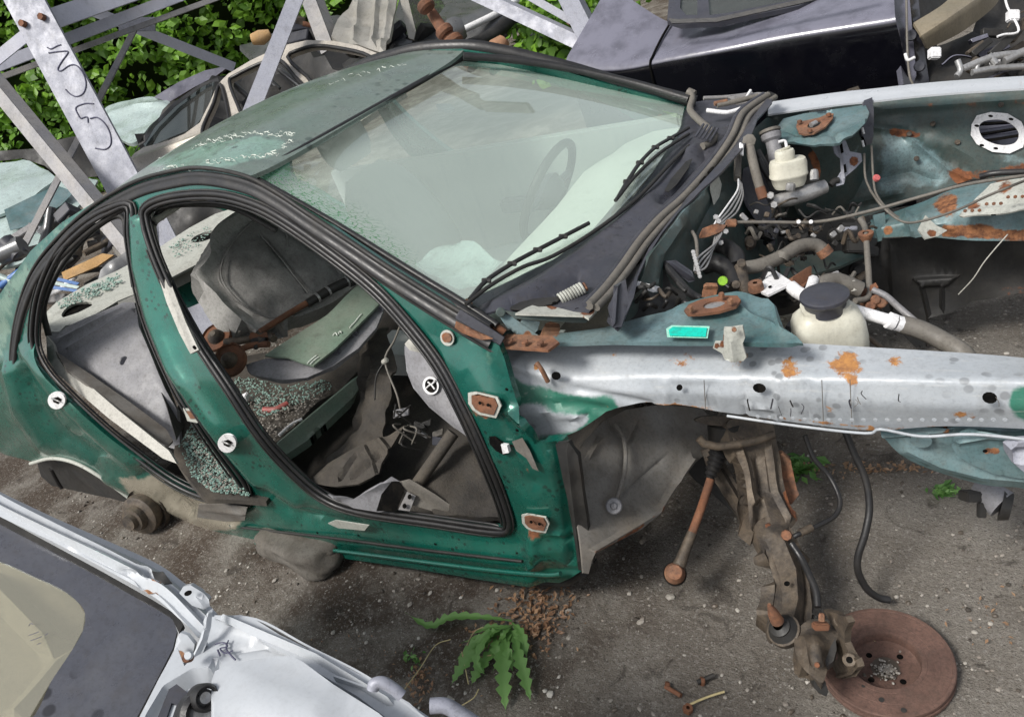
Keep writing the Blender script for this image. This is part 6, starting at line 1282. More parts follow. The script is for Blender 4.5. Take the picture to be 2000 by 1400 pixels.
bevbox('bleed_block', CT(1603, 1222, 1.67), RT*.017, UP*.008, FW*.01, RUST, cal, .003); bolt((1605, 1212, ('t', 1.665)), .007, RUSTO, cal, UP, .016, n=6)
tube('guide_pin', [(1592, 1262, ('t', 1.63)), (1594, 1285, ('t', 1.615)), (1598, 1302, ('t', 1.61))], .0125, RUSTG, cal, nseg=12); bolt((1596, 1298, ('t', 1.598)), .006, RUST, cal)
sheet('pad_slot', [(1612, 1290), (1622, 1262), (1632, 1245), (1634, 1268), (1628, 1290), (1615, 1302)], TP((1612, 1290, 1.635), (1632, 1245, 1.66), (1628, 1290, 1.63)), BLK, cal, step=7, thick=.02)
sheet('brake_pad', [(1590, 1325), (1612, 1330), (1618, 1350), (1614, 1360), (1598, 1352), (1590, 1340)], T(1.63), BLK, cal, step=8, thick=.02)
# concrete lump supporting the sill
def lump(name, c, sx, sy, sz, m_, seed, parent=None, rot=0):
    bm = bmesh.new(); bmesh.ops.create_icosphere(bm, subdivisions=4, radius=1)
    for v_ in bm.verts:
        p = v_.co; e = 5; q = (abs(p.x)**e+abs(p.y)**e+abs(p.z)**e)**(-1/e); p = p*q
        p = p+p.normalized()*(.16*noise.noise(p*1.5+Vector((seed, 0, 0)))+.05*noise.noise(p*6+Vector((seed, 3, 0)))+.02*noise.noise(p*16))
        x, y = p.x*sx, p.y*sy; v_.co = Vector((x*math.cos(rot)-y*math.sin(rot), x*math.sin(rot)+y*math.cos(rot), p.z*sz))+Vector(c)
    me = bpy.data.meshes.new(name); bm.to_mesh(me); bm.free(); return finish(name, me, m_, parent, 50)
o = lump('concrete_lump', Z(.05)(560, 1086)+Vector((.02, .07, 0)), .20, .10, .055, CONC, 2, None, -.12); tag(o, 'rough dark concrete block propping up the sill of the green wreck', 'concrete block')
# rear hub under the wheel arch
hb = thing('rear_brake_hub', 'rusty rear brake hub sitting under the rear wheel arch', 'brake hub', P3((262, 1020, Z(0))))
hc = P3((268, 1010, Z(.10))); ha = Vector((.25, -1, .25)).normalized()
lath('brake_drum', [(0, .05), (.03, .05), (.035, .03), (.05, .028), (.055, .0), (.075, -.004), (.085, -.01), (.088, -.03), (.08, -.06), (0, -.06)], ha, hc, RUSTG, hb, 32)
lath('backplate', [(.05, -.06), (.095, -.062), (.10, -.05), (.102, -.07), (0, -.08)], ha, hc, RUSTG, hb, 32)
sheet('wheel_well_shade', [(70, 895), (100, 885), (150, 893), (200, 920), (300, 990), (330, 1020), (300, 1020), (250, 990), (215, 975), (190, 1000), (160, 990), (120, 965), (80, 930)], Y(-.80), BLK, CAR, step=16, thick=.01)  # flat black sheet standing in for shade inside the arch
sheet('arch_liner_flap', [(80, 900), (110, 905), (140, 935), (185, 965), (160, 995), (130, 980), (95, 940)], Y(-.78), BLK, CAR, step=12, thick=.01, relief=[([(90, 910), (150, 975)], 10, .02)])
tube('brake_line', [(100, 915, ('y', -.8)), (120, 950, ('y', -.8)), (160, 985, ('y', -.78)), (170, 960, ('y', -.78))], .012, RUB, CAR)
# small litter
o = thing('rusty_bolt', 'rusty long bolt lying on the asphalt near the bottom edge', 'bolt', P3((1312, 1350, Z(0))), 'rusty bolts on the ground')
tube('shank', [(1300, 1340, Z(.012)), (1330, 1358, Z(.012))], .006, RUST, o); bolt((1300, 1338, Z(.012)), .010, RUST, o, RT, .01, n=6)
o = thing('rusty_bolt', 'rusty hex bolt lying left of the brake disc beside a twig', 'bolt', P3((1370, 1330, Z(0))), 'rusty bolts on the ground')
tube('shank', [(1362, 1332, Z(.012)), (1395, 1318, Z(.012))], .006, BLK, o); bolt((1368, 1330, Z(.014)), .011, RUST, o, RT, .01, n=6)
o = thing('rusty_nut', 'brassy brown nut on the asphalt at the end of a pale twig', 'nut', P3((1343, 1385, Z(0)))); lath('nut', [(.005, .012), (.012, .012), (.013, 0), (.005, 0)], Vector((.3, 0, 1)), P3((1343, 1386, Z(.006))), RUST, o, 6)
o = tube('twig', [(x, y, Z(.012)) for x, y in [(1346, 1376), (1370, 1365), (1395, 1356), (1415, 1350)]], .003, STRAW); tag(o, 'thin pale twig lying beside rusty bolts near the bottom edge', 'twig')
for (x, y, sz, lb) in ((536, 1133, .010, 'white angular stone beside the concrete block'), (1110, 1193, .012, 'pale flat stone right of the dandelion'), (1110, 1245, .008, 'round white pebble right of the dandelion'), (880, 1368, .016, 'beige square stone chip below the dandelion'), (1310, 1165, .012, 'whitish broken stone under the tie rod end'), (800, 1180, .009, 'pinkish stone at the tip of the dandelion leaf'), (650, 1235, .009, 'oblong grey stone in the soil left of the dandelion')):
    rnd = random.Random(int(x)); v, f = rock(P3((x, y, Z(.004))), sz, rnd, .45); o = pyd('stone', v, f, STONE, None, 180, False); tag(o, lb, 'stone', 'pale stones scattered on the asphalt')
# dandelion and leaf litter
dd = P3((1000, 1195, Z(0))); dnd = thing('dandelion', 'dandelion rosette with jagged green leaves flopping on the asphalt', 'plant', dd)
def jag(pts, wd, name='leaf', m_=WEED, par=None, teeth=7):
    P = cr([P3(p) for p in pts], 8); n = len(P); vs = []; fs = []
    for i, p in enumerate(P):
        t_ = (P[min(n-1, i+1)]-P[max(0, i-1)]).normalized(); s_ = t_.cross(Vector((0, 0, 1))).normalized(); u = i/(n-1)
        wv = wd*1.35*(math.sin(math.pi*min(1, u*1.02+.05))**.7)*(.3+.7*u)*(1, .8, .5)[i % 3]*(1+.25*noise.noise(p*40))
        vs += [p-s_*wv+Vector((0, 0, wv*.35)), p-s_*wv*.4+Vector((0, 0, .002)), p, p+s_*wv*.4+Vector((0, 0, .002)), p+s_*wv+Vector((0, 0, wv*.35))]
    for i in range(n-1):
        for k in range(4): a = i*5+k; fs.append((a, a+1, a+6, a+5))
    return pyd(name, vs, fs, m_, par, 180)
for pts, wd in (([(1000, 1212, Z(.02)), (940, 1205, Z(.05)), (880, 1206, Z(.04)), (840, 1222, Z(.02)), (790, 1195, Z(.02))], .022), ([(990, 1220, Z(.02)), (940, 1260, Z(.04)), (905, 1300, Z(.03)), (880, 1338, Z(.01))], .030),
                ([(1000, 1225, Z(.02)), (985, 1270, Z(.05)), (985, 1330, Z(.04)), (988, 1395, Z(.01))], .030), ([(1005, 1225, Z(.02)), (1010, 1270, Z(.045)), (1025, 1320, Z(.03)), (1038, 1375, Z(.01))], .024),
                ([(995, 1225, Z(.02)), (960, 1275, Z(.03)), (935, 1310, Z(.02)), (920, 1338, Z(.01))], .026), ([(1000, 1220, Z(.03)), (960, 1235, Z(.05)), (920, 1262, Z(.04)), (890, 1290, Z(.01))], .02), ([(1000, 1215, Z(.03)), (1020, 1240, Z(.04)), (1030, 1290, Z(.02))], .018), ([(985, 1225, Z(.02)), (955, 1240, Z(.06)), (930, 1290, Z(.05)), (950, 1320, Z(.02))], .016)):
    jag(pts, wd, 'leaf', WEED, dnd)
rnd = random.Random(51)
for k in range(13):
    a_ = rnd.uniform(.9, 3.0); L_ = rnd.uniform(45, 95); x0, y0 = 985+rnd.uniform(-25, 18), 1228+rnd.uniform(-8, 12); ex, ey = x0+math.cos(a_)*L_*1.1, y0+math.sin(a_)*L_
    jag([(x0, y0, Z(.02)), ((x0+ex)/2+rnd.uniform(-9, 9), (y0+ey)/2-8, Z(rnd.uniform(.03, .06))), (ex, ey, Z(.012))], rnd.uniform(.008, .018), 'leaf', WEED, dnd)
for pts in ([(985, 1232), (950, 1262), (925, 1285)], [(990, 1228), (955, 1255), (925, 1270)], [(905, 1270), (930, 1282), (965, 1278)], [(902, 1272), (910, 1310), (915, 1335)], [(880, 1248), (850, 1260), (820, 1305), (790, 1345)], [(935, 1345), (925, 1362), (900, 1378)], [(985, 1225), (930, 1230), (900, 1290)]):
    tube('stalk', [(*p, Z(.03)) for p in pts], .0016, STRAW, dnd, nseg=5)
def litter(name, n, cx, cy, sx, sy, m_, seed, s0, s1):
    rnd = random.Random(seed); mb = MB()
    for k in range(n):
        p = P3((rnd.gauss(cx, sx), rnd.gauss(cy, sy), Z(rnd.uniform(.003, .02)))); s_ = rnd.uniform(s0, s1); u = Vector((rnd.gauss(0, 1), rnd.gauss(0, 1), rnd.gauss(0, .35))).normalized(); nn = Vector((rnd.gauss(0, .5), rnd.gauss(0, .5), 1)).normalized(); v = nn.cross(u).normalized()
        mb.add(([p-u*s_, p-v*s_*.5+nn*s_*.2, p+u*s_, p+v*s_*.5+nn*s_*.2], [(0, 1, 2), (0, 2, 3)]))
    return kind(mb.build(name, m_, None, 180, False), 'stuff')
DRYL = leafmat('dry_leaves', (.42, .26, .15), (.22, .12, .07), (.36, .24, .15))
litter('dry_leaves', 330, 1045, 1195, 36, 34, DRYL, 2, .004, .013); litter('dry_leaves', 60, 960, 1235, 30, 20, DRYL, 3, .004, .011); litter('dry_leaves', 60, 820, 1330, 16, 22, DRYL, 4, .004, .01); litter('dry_leaves', 120, 1700, 915, 70, 6, DRYL, 6, .005, .012)
litter('dry_leaves', 90, 700, 1300, 160, 50, DRYL, 7, .002, .006)
litter('small_weeds', 70, 1565, 912, 22, 10, WEED, 9, .012, .028); litter('small_weeds', 36, 1845, 958, 14, 7, WEED, 10, .01, .02); litter('small_weeds', 24, 805, 1285, 10, 8, WEED, 12, .006, .012)
litter('grass_straws', 26, 1930, 1200, 36, 34, DRYL, 13, .002, .008)
# ================================================================== BACKGROUND VEHICLES
# black car alongside
bc = thing('black_car', 'glossy black estate car body parked close behind the green wreck', 'car', (.2, 1.5, 0))
win_b = [(1190, -30, ('y', 1.62)), (1310, 45, ('y', 1.46)), (1400, 42, ('y', 1.42)), (1560, 8, ('y', 1.42)), (1700, -25, ('y', 1.42)), (1745, -36, ('y', 1.42))]
crs = [(1098, 128, ('y', 1.24)), (1200, 132, ('y', 1.20)), (1300, 113, ('y', 1.18)), (1420, 90, ('y', 1.17)), (1540, 66, ('y', 1.17)), (1748, 34, ('y', 1.17))]
lowr = [(1130, 200, ('y', 1.24)), (1200, 205, ('y', 1.21)), (1300, 200, ('y', 1.19)), (1420, 190, ('y', 1.18)), (1540, 180, ('y', 1.18)), (1775, 150, ('y', 1.18))]
bot = [(1200, 420, ('y', 1.34)), (1300, 420, ('y', 1.32)), (1400, 420, ('y', 1.3)), (1500, 420, ('y', 1.3)), (1650, 420, ('y', 1.3)), (1790, 400, ('y', 1.3))]
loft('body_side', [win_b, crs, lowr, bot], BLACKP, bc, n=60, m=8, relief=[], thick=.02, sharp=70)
tube('panel_gap', [(1310, 44, ('y', 1.44)), (1292, 75, ('y', 1.33)), (1276, 108, ('y', 1.215)), (1270, 130, ('y', 1.185)), (1283, 190, ('y', 1.18))], .005, HOLE, bc)
sheet('window_frame', [(1303, 40), (1308, -20), (1660, -30), (1560, 12), (1400, 44), (1330, 48)], TP((1303, 40, 3.22), (1400, 44, 3.11), (1400, -30, 3.3)), PLAS, bc, step=20, thick=.02, holes=[[(1382, -14), (1386, 30), (1420, 26), (1540, 2), (1560, -14)], [(1330, -12), (1328, 16), (1340, 30), (1362, 30), (1362, -12)]])
sheet('window_glass', [(1320, -20), (1322, 34), (1400, 34), (1580, 2), (1590, -20)], TP((1303, 40, 3.25), (1400, 44, 3.14), (1400, -30, 3.33)), GLASS, bc, step=30)
sheet('window_rubber', [(1305, 36), (1312, 46), (1400, 43), (1560, 8), (1700, -26), (1700, -34), (1560, 0), (1400, 35), (1325, 38)], TP((1303, 40, 3.12), (1400, 44, 3.01), (1560, 8, 2.86)), RUB, bc, step=16, thick=.006)
sheet('door_jamb', [(1742, -40), (1790, -40), (1800, 60), (1815, 160), (1790, 175), (1765, 165), (1755, 100)], TP((1742, 0, 2.82), (1800, 0, 2.9), (1790, 170, 2.85)), BLACKP, bc, step=14, thick=.02, relief=[([(1770, -20), (1785, 150)], 6, .01)])
sheet('inner_black_panel', [(1760, -40), (1900, -40), (1830, 60), (1830, 170), (1790, 180)], TP((1760, 0, 3.0), (1900, -30, 3.3), (1800, 170, 2.95)), BLK, bc, step=18)
for q in ((1796, 130), (1780, 70)): lath('rubber_plug', [(0, .004), (.016, .006), (.02, 0)], tocam(P3((*q, ('t', 2.8)))), P3((*q, ('t', 2.8))), PLAS, bc, 14)
tube('cable', [(1770, -20, ('t', 2.78)), (1772, 90, ('t', 2.76)), (1776, 145, ('t', 2.74)), (1784, 168, ('t', 2.74))], .004, RUBG, bc); tube('white_clip', [(1768, 105, ('t', 2.75)), (1773, 118, ('t', 2.75)), (1786, 113, ('t', 2.75))], .006, WPAINT, bc)
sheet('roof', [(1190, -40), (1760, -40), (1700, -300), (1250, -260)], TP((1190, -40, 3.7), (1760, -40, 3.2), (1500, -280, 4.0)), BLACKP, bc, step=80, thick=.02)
# beige bumper skin
bs = loft('bumper_skin', [[(1784, 45, ('t', 2.8)), (1840, 10, ('t', 2.9)), (1870, -20, ('t', 3.0))], [(1800, 70, ('t', 2.72)), (1860, 30, ('t', 2.78)), (1940, -25, ('t', 2.95))], [(1812, 96, ('t', 2.78)), (1880, 62, ('t', 2.85)), (1945, 10, ('t', 3.0)), (1955, -25, ('t', 3.1))]], GOLD, None, n=24, m=6, thick=.01)
tag(bs, 'dusty beige bumper skin wedged beside the black car', 'bumper')
# parts pile at top right
pp = thing('parts_pile', 'heap of black trim, white connectors and aluminium wiper linkages at top right', 'scrap pile', (1.0, 1.3, .6))
sheet('black_tray', [(1790, 180), (1830, 100), (1900, 60), (1960, -40), (2080, -40), (2080, 165), (1900, 175)], TP((1800, 170, 2.9), (2080, 160, 2.6), (1960, -30, 3.2)), BLK, pp, step=18, thick=.02, wob=.06, wobs=7)
rnd = random.Random(12)
for k in range(56):
    x, y = rnd.uniform(1830, 2010), rnd.uniform(-10, 155)
    if y < 150-(x-1800)*.7: continue
    c_ = P3((x, y, ('t', rnd.uniform(2.6, 2.72)))); u_ = (RT*rnd.uniform(.4, 1)+UP*rnd.uniform(-.3, .9)).normalized(); mm_ = rnd.choice([BLK, BLK, BLK, PLAS, RUSTG, BLACKP])
    if k % 2: bevbox('trim_piece', c_, u_*rnd.uniform(.015, .07), u_.cross(FW)*rnd.uniform(.004, .015), FW*.01, mm_, pp, .002, 1)
    else: tube('wire', [c_, c_+u_*.05+UP*rnd.uniform(-.02, .03), c_+u_*rnd.uniform(.06, .14)+RT*rnd.uniform(-.03, .03)], rnd.uniform(.003, .007), mm_, pp, nseg=6)
for pts, r_ in (([(1880, 135), (1920, 118), (1960, 108), (2060, 100)], .012), ([(1898, 142), (1935, 135), (1970, 132), (2060, 128)], .011), ([(1870, 118), (1876, 138), (1868, 150)], .010), ([(1960, 120), (1990, 105), (2020, 95)], .014), ([(1930, 108), (1945, 125)], .012), ([(1905, 145), (1910, 125)], .008)):
    tube('aluminium_link', [(*p, ('t', 2.55)) for p in pts], r_, MET, pp)
for q in ((1978, 32), (1825, 105), (1946, 116)): bevbox('white_connector', P3((*q, ('t', 2.6))), RT*.018, UP*.018, FW*.014, WPAINT, pp, .004)
tube('white_wire', [(1962, -10, ('t', 2.6)), (1968, 15, ('t', 2.6)), (1990, 60, ('t', 2.58)), (1960, 68, ('t', 2.58)), (1948, 72, ('t', 2.58))], .004, WPAINT, pp)
# ---- champagne saloon behind
ch = thing('champagne_saloon', 'champagne coloured wrecked saloon with open window frames behind the green roof', 'car wreck', (-2.6, 1.9, 0))
CP = TP((250, 330, 5.2), (760, 120, 4.6), (430, 170, 5.2))
so2 = [(248, 335), (262, 300), (310, 282), (360, 262), (390, 240), (410, 200), (425, 165), (445, 145), (490, 118), (550, 90), (600, 79), (650, 80), (700, 90), (740, 106), (762, 122), (790, 180), (700, 240), (560, 290), (430, 320), (330, 345), (280, 360)]
h1 = [(396, 252), (402, 235), (418, 200), (426, 170), (432, 168), (440, 195), (448, 240), (448, 258), (400, 262)]
h2 = [(448, 160), (460, 148), (500, 128), (530, 118), (550, 120), (575, 150), (598, 178), (560, 195), (500, 225), (478, 232), (462, 200)]
h3 = [(562, 112), (590, 96), (620, 90), (660, 94), (710, 105), (738, 122), (745, 132), (700, 145), (625, 170), (600, 150)]
sheet('body_side', so2, CP, CHAMP, ch, holes=[h1, h2, h3], step=16, thick=.04, relief=[([(250, 320), (330, 290), (400, 265)], 10, .02)])
for h in (h1, h2, h3): tube('window_seal', [(*p, TP((250, 330, 5.18), (760, 120, 4.58), (430, 170, 5.18))) for p in h], .012, RUB, ch, closed=True, n=3)
sheet('rear_screen', [(276, 275), (300, 245), (340, 205), (390, 170), (418, 158), (412, 195), (398, 225), (380, 250), (330, 270), (285, 290)], TP((276, 275, 5.5), (415, 160, 5.3), (390, 250, 5.2)), GLASS, ch, step=16, thick=.008)
sheet('interior', [(270, 270), (420, 150), (600, 90), (760, 120), (760, 180), (430, 290), (280, 300)], TP((270, 270, 5.9), (760, 120, 5.5), (430, 290, 5.5)), BLK, ch, step=24, wob=.15, wobs=5)
sheet('rear_screen_frame', [(272, 285), (262, 300), (276, 272), (300, 240), (340, 200), (392, 164), (425, 152), (428, 160), (415, 160), (390, 172), (342, 208), (302, 248), (284, 278)], TP((276, 275, 5.45), (415, 160, 5.25), (390, 250, 5.15)), RUB, ch, step=12)
sheet('boot_lid', [(248, 335), (262, 300), (280, 288), (395, 258), (430, 300), (300, 350)], TP((248, 335, 5.18), (280, 288, 5.35), (400, 262, 5.15)), CHAMP, ch, step=16, thick=.02)
for (a, b) in (((458, 165), (500, 205)), ((510, 140), (545, 175)), ((470, 210), (530, 185)), ((545, 135), (590, 172))): tube('broken_frame', [(*a, ('t', 5.3)), (*b, ('t', 5.3))], .02, GREYC, ch)
sheet('rear_seat', [(460, 215), (500, 172), (540, 168), (560, 195), (500, 226)], T(5.25), BLK, ch, step=16, thick=.1, wob=.05, wobs=9)
sheet('door_card', [(600, 175), (640, 155), (745, 132), (760, 150), (700, 175), (620, 200)], T(4.75), RUST, ch, step=14, thick=.04, wob=.04, wobs=9)
# ---- teal/white bonnet pieces and cars at left
def panel(name, lab, cat, poly, s, m_, **kw):
    o = sheet(name, poly, s, m_, None, **kw); tag(o, lab, cat); return o
panel('loose_bonnet', 'shiny pale teal bonnet lying between the hedge and the champagne saloon', 'bonnet', [(205, 215), (235, 200), (280, 192), (325, 195), (330, 208), (300, 240), (268, 278), (240, 275), (212, 245)], TP((205, 215, 6.6), (325, 195, 6.4), (250, 278, 6.0)), PALE, step=10, thick=.03, closed_smooth=True, relief=[([(215, 225), (260, 212), (320, 205)], 8, .03), ([(240, 262), (290, 232)], 7, -.02)], wob=.02, wobs=6)
panel('dark_roof_panel', 'dark roof panel leaning behind the champagne saloon', 'car panel', [(300, 190), (350, 160), (400, 138), (450, 128), (420, 150), (380, 170), (330, 200)], T(6.4), BLACKP, step=14, thick=.03)
lc = thing('white_and_teal_wreck', 'crumpled pale bonnet and teal wing of a wreck at the left edge', 'car wreck', (-5.5, .8, 0))
sheet('bonnet', [(-60, 330), (0, 318), (45, 312), (95, 335), (112, 350), (60, 385), (10, 410), (-60, 430)], TP((-60, 330, 5.8), (100, 335, 5.6), (0, 415, 5.2)), PALE, lc, step=14, thick=.02, wob=.04, wobs=5)
sheet('wing', [(-60, 432), (10, 412), (60, 388), (115, 352), (150, 350), (190, 350), (150, 410), (100, 460), (60, 500), (0, 520), (-60, 520)], TP((-60, 440, 5.2), (115, 352, 5.5), (50, 500, 5.0)), PALE, lc, step=15, thick=.02, wear_or_sheen=[], wob=.05, wobs=4)
sheet('headlamp_bay', [(8, 410), (60, 385), (110, 362), (145, 375), (120, 400), (60, 440), (20, 450)], TP((-60, 430, 5.15), (115, 352, 5.45), (50, 490, 4.95)), TEAL, lc, step=13)
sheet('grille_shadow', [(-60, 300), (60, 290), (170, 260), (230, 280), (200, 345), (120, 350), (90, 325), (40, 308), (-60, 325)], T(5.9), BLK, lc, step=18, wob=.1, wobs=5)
# clutter beyond the parcel shelf and at the left edge
cl = thing('scrap_heap', 'heap of blue and grey scrap parts at the left edge behind the green wreck', 'scrap pile', (-4.4, -.1, 0))
rnd = random.Random(41)
for k in range(70):
    x, y = rnd.uniform(-20, 300), rnd.uniform(420, 620)
    t_ = rnd.uniform(4.7, 5.3)
    c_ = P3((x, y, ('t', t_)));
    if c_.z < 0.02 : c_ = Z(.06)(x, y)
    u_ = Vector((rnd.gauss(0, 1), rnd.gauss(0, 1), rnd.gauss(0, .3))).normalized(); v_ = u_.orthogonal().normalized()
    m_ = rnd.choice([PLAS, GREYC, GALVD, BLK, RUSTG, PLAS, WPAINT, LINER])
    if k % 3 == 0: tube('pipe', [c_-u_*.12, c_, c_+u_*.14+v_*.04], rnd.uniform(.01, .03), m_, cl)
    else: bevbox('scrap_piece', c_, u_*rnd.uniform(.03, .12), v_*rnd.uniform(.015, .06), u_.cross(v_)*rnd.uniform(.01, .04), m_, cl, .006, 1)
for k, (a, b, r_, m_) in enumerate((((0, 500), (45, 480), .06, GREYC), ((0, 540), (50, 560), .02, PALE), ((0, 560), (40, 530), .02, BLUE), ((10, 470), (40, 500), .05, PLAS))): tube('pipe', [(*a, ('t', 4.4)), (*b, ('t', 4.4))], r_, m_, cl)
wd = panel('yellow_board', 'broken yellow wooden board behind the rear shelf of the green wreck', 'board', [(120, 532), (200, 495), (222, 498), (190, 520), (125, 548)], T(4.3), WOOD, step=12, thick=.02)
for k in range(3): bb = panel('striped_blue_sheet', ['pale blue striped plastic strip topmost beside the yellow board', 'bright blue plastic strip in the middle beside the yellow board', 'blue edged plastic strip lowest beside the yellow board'][k], 'plastic strip', [(105, 540+k*9), (155, 552+k*7), (150, 557+k*7), (102, 546+k*9)], T(4.2), [BLUE, PALE, BLUE][k], step=12, thick=.01)
cu = sheet('white_seat_cushion', [(192, 545), (196, 528), (215, 512), (245, 492), (252, 520), (255, 530), (220, 545), (200, 552)], T(4.0), GREYC, None, step=10, thick=.08, relief=[([(225, 525)], 30, .03)]); tag(cu, 'pale grey rounded plastic cover behind the rear shelf', 'plastic cover')
bd = sheet('dark_drum', [(318, 410), (380, 400), (440, 410), (430, 440), (380, 470), (345, 480), (318, 440)], T(4.6), BLK, None, step=14, thick=.2, relief=[([(380, 430)], 40, .05)]); tag(bd, 'dark blue black car part seen through the front door frame', 'car part')
gpn = sheet('grey_plate', [(310, 440), (325, 425), (345, 465), (340, 476), (312, 488)], T(4.2), GALV, None, step=12, thick=.01); tag(gpn, 'light grey metal plate leaning behind the green wreck', 'metal plate')
# ---- dusty silver hood standing up and grey saloon
panel('standing_silver_bonnet', 'dusty silver bonnet standing upright between wrecks at the top', 'bonnet', [(648, 75), (660, 40), (690, 5), (720, -30), (780, -30), (772, 20), (760, 70), (753, 108), (720, 98), (680, 88)], TP((648, 75, 6.2), (770, 0, 6.6), (753, 108, 5.9)), SILV, step=14, thick=.03, relief=[([(700, 10), (690, 85)], 10, .03), ([(735, 0), (728, 90)], 8, .03), ([(760, 10), (745, 100)], 8, .02)], wob=.06, wobs=5)
gs = thing('grey_saloon', 'dusty dark grey saloon side with silver trim strip at the top', 'car wreck', (-4, 6, 0))
sheet('door', [(758, 80), (785, -20), (960, -40), (1010, 0), (980, 40), (930, 60), (880, 75), (800, 100), (765, 112)], TP((758, 90, 6.9), (1000, 0, 7.3), (880, 75, 6.8)), GREYC, gs, step=16, thick=.04, holes=[[(790, 0), (822, -25), (850, -25), (870, 10), (850, 40), (812, 65)]], relief=[([(770, 90), (900, 40), (1000, 0)], 14, .03)])
sheet('window', [(786, 5), (820, -30), (856, -30), (876, 12), (850, 44), (808, 70)], TP((758, 90, 6.96), (1000, 0, 7.36), (880, 75, 6.86)), GLASS, gs, step=18)
tube('trim_strip', [(870, 75, ('t', 6.65)), (920, 52, ('t', 6.7)), (980, 22, ('t', 6.8)), (1010, 0, ('t', 6.9))], .03, WPAINT, gs); tube('sill', [(770, 108, ('t', 6.7)), (840, 92, ('t', 6.7)), (900, 95, ('t', 6.6)), (960, 70, ('t', 6.7)), (1005, 30, ('t', 6.8))], .06, BLK, gs)
sheet('lower_side', [(880, 78), (1005, 8), (1025, 20), (1000, 50), (950, 90), (910, 100), (880, 95)], T(6.8), GREYC, gs, step=16, thick=.04)
lath('mirror', [(0, .09), (.08, .08), (.11, .03), (.11, -.03), (.06, -.08)], RT*.8+UP*.3, P3((888, 60, ('t', 6.4))), GREYC, gs, 16)
sheet('window_frame', [(775, -30), (790, -30), (812, 60), (808, 78), (798, 75)], T(6.6), SILV, gs, step=14, thick=.03)
# rusty shaft
rs_ = thing('rusty_shaft', 'rusty steel drive shaft sticking up behind the green roof', 'drive shaft', P3((925, 130, ('t', 5.0))))
tube('shaft', [(838, 18, ('t', 5.2)), (862, 55, ('t', 5.1)), (890, 90, ('t', 5.05)), (925, 130, ('t', 5.0))], [.035, .04, .055, .05], RUST, rs_, smoothpath=False, nseg=12)
for q, r_ in (((832, 12), .06), ((868, 62), .06), ((885, 82), .07), ((900, 98), .06)): lath('joint', [(0, .03), (r_*.8, .03), (r_, .015), (r_, -.015), (r_*.8, -.03), (0, -.03)], RT*.6-UP*.8, P3((*q, ('t', 5.05))), RUST, rs_, 12)
tube('fork', [(820, 8, ('t', 5.2)), (832, 12, ('t', 5.2)), (846, 5, ('t', 5.2))], .025, RUST, rs_)
tk = tube('brown_pipe', [(945, 112, ('t', 6.2)), (970, 98, ('t', 6.2)), (985, 78, ('t', 6.2))], [.05, .09, .05], mat('clay_pipe', (.3, .16, .09), .8), smoothpath=False, nseg=14); tag(tk, 'brown bulging exhaust pipe piece on the ground at the top', 'exhaust pipe')
wf = sheet('white_bumper', [(765, 118), (790, 108), (840, 98), (880, 100), (892, 112), (860, 118), (800, 128)], TP((765, 118, 5.0), (892, 112, 5.0), (840, 98, 5.4)), WHITE, None, step=11, thick=.04, relief=[([(775, 118), (880, 104)], 8, .03)]); tag(wf, 'white car bumper piece just behind the green roof edge', 'bumper')
hp_ = thing('scrap_strip', 'band of dark scrap metal and soil between the roof and the far wrecks', 'scrap pile', (-3, 5, 0))
for k in range(70):
    x = rnd.uniform(560, 1150); y = rnd.uniform(60, 125) if x > 900 else rnd.uniform(55, 110)
    c_ = P3((x, y, ('t', rnd.uniform(6.8, 7.6)))); u_ = Vector((rnd.gauss(0, 1), rnd.gauss(0, 1), rnd.gauss(0, .3))).normalized(); v_ = u_.orthogonal().normalized(); m_ = rnd.choice([BLK, RUSTG, RUST, PLAS, BLK, GREYC, BLK])
    if k % 3 == 0: tube('pipe', [c_-u_*.2, c_, c_+u_*.2+v_*.05], rnd.uniform(.015, .04), m_, hp_)
    else: bevbox('scrap_piece', c_, u_*rnd.uniform(.05, .2), v_*rnd.uniform(.03, .09), u_.cross(v_)*rnd.uniform(.02, .06), m_, hp_, .01, 1)
db = thing('dark_wreck', 'dark wreck with orange rag on its roof under the hedge', 'car wreck', (-7, 6.5, 0))
sheet('roof_side', [(470, 95), (480, 80), (560, 60), (640, 40), (700, 30), (760, 40), (740, 110), (620, 120), (520, 125)], TP((470, 90, 7.6), (700, 30, 8.2), (600, 120, 7.2)), GREYC, db, step=20, thick=.05, wob=.1, wobs=3)
tube('orange_rag', [(492, 78, ('t', 7.4)), (510, 74, ('t', 7.4)), (528, 66, ('t', 7.4))], [.05, .07, .04], WOOD, db, smoothpath=False)
kind(litter('broad_weeds', 220, 1075, 80, 34, 30, LEAF, 14, .06, .12), 'stuff') if False else None
def shrub(name, label, cx, cy, sx, sy, t0, t1, n, seed, size):
    rnd2 = random.Random(seed)
    def rg(r): return P3((r.gauss(cx, sx), r.gauss(cy, sy), ('t', r.uniform(t0, t1))))
    th = thing(name, label, 'bush', P3((cx, cy+sy, ('t', (t0+t1)/2))), 'green bushes at the foot of the pylon')
    o = foliage('leaves', rg, LEAF, seed, n, size); o.parent = th; o.matrix_parent_inverse = Matrix.Translation(-PW[th.name]); kind(o, 'stuff')
    for k in range(6): tube('stem', [(cx+k*4-10, cy+sy*2, ('t', t1)), (cx+rnd2.uniform(-sx, sx), cy, ('t', t1)), (cx+rnd2.uniform(-sx, sx), cy-sy, ('t', t0))], .008, BLK, th)
shrub('roadside_bush', 'leafy green bush growing under the pylon brace beside the black car', 1080, 95, 32, 22, 6.3, 7.4, 700, 5, .055)
shrub('roadside_bush', 'bright green bush behind the pylon leg at the top edge', 1110, 5, 50, 26, 6.9, 8.0, 900, 6, .06)

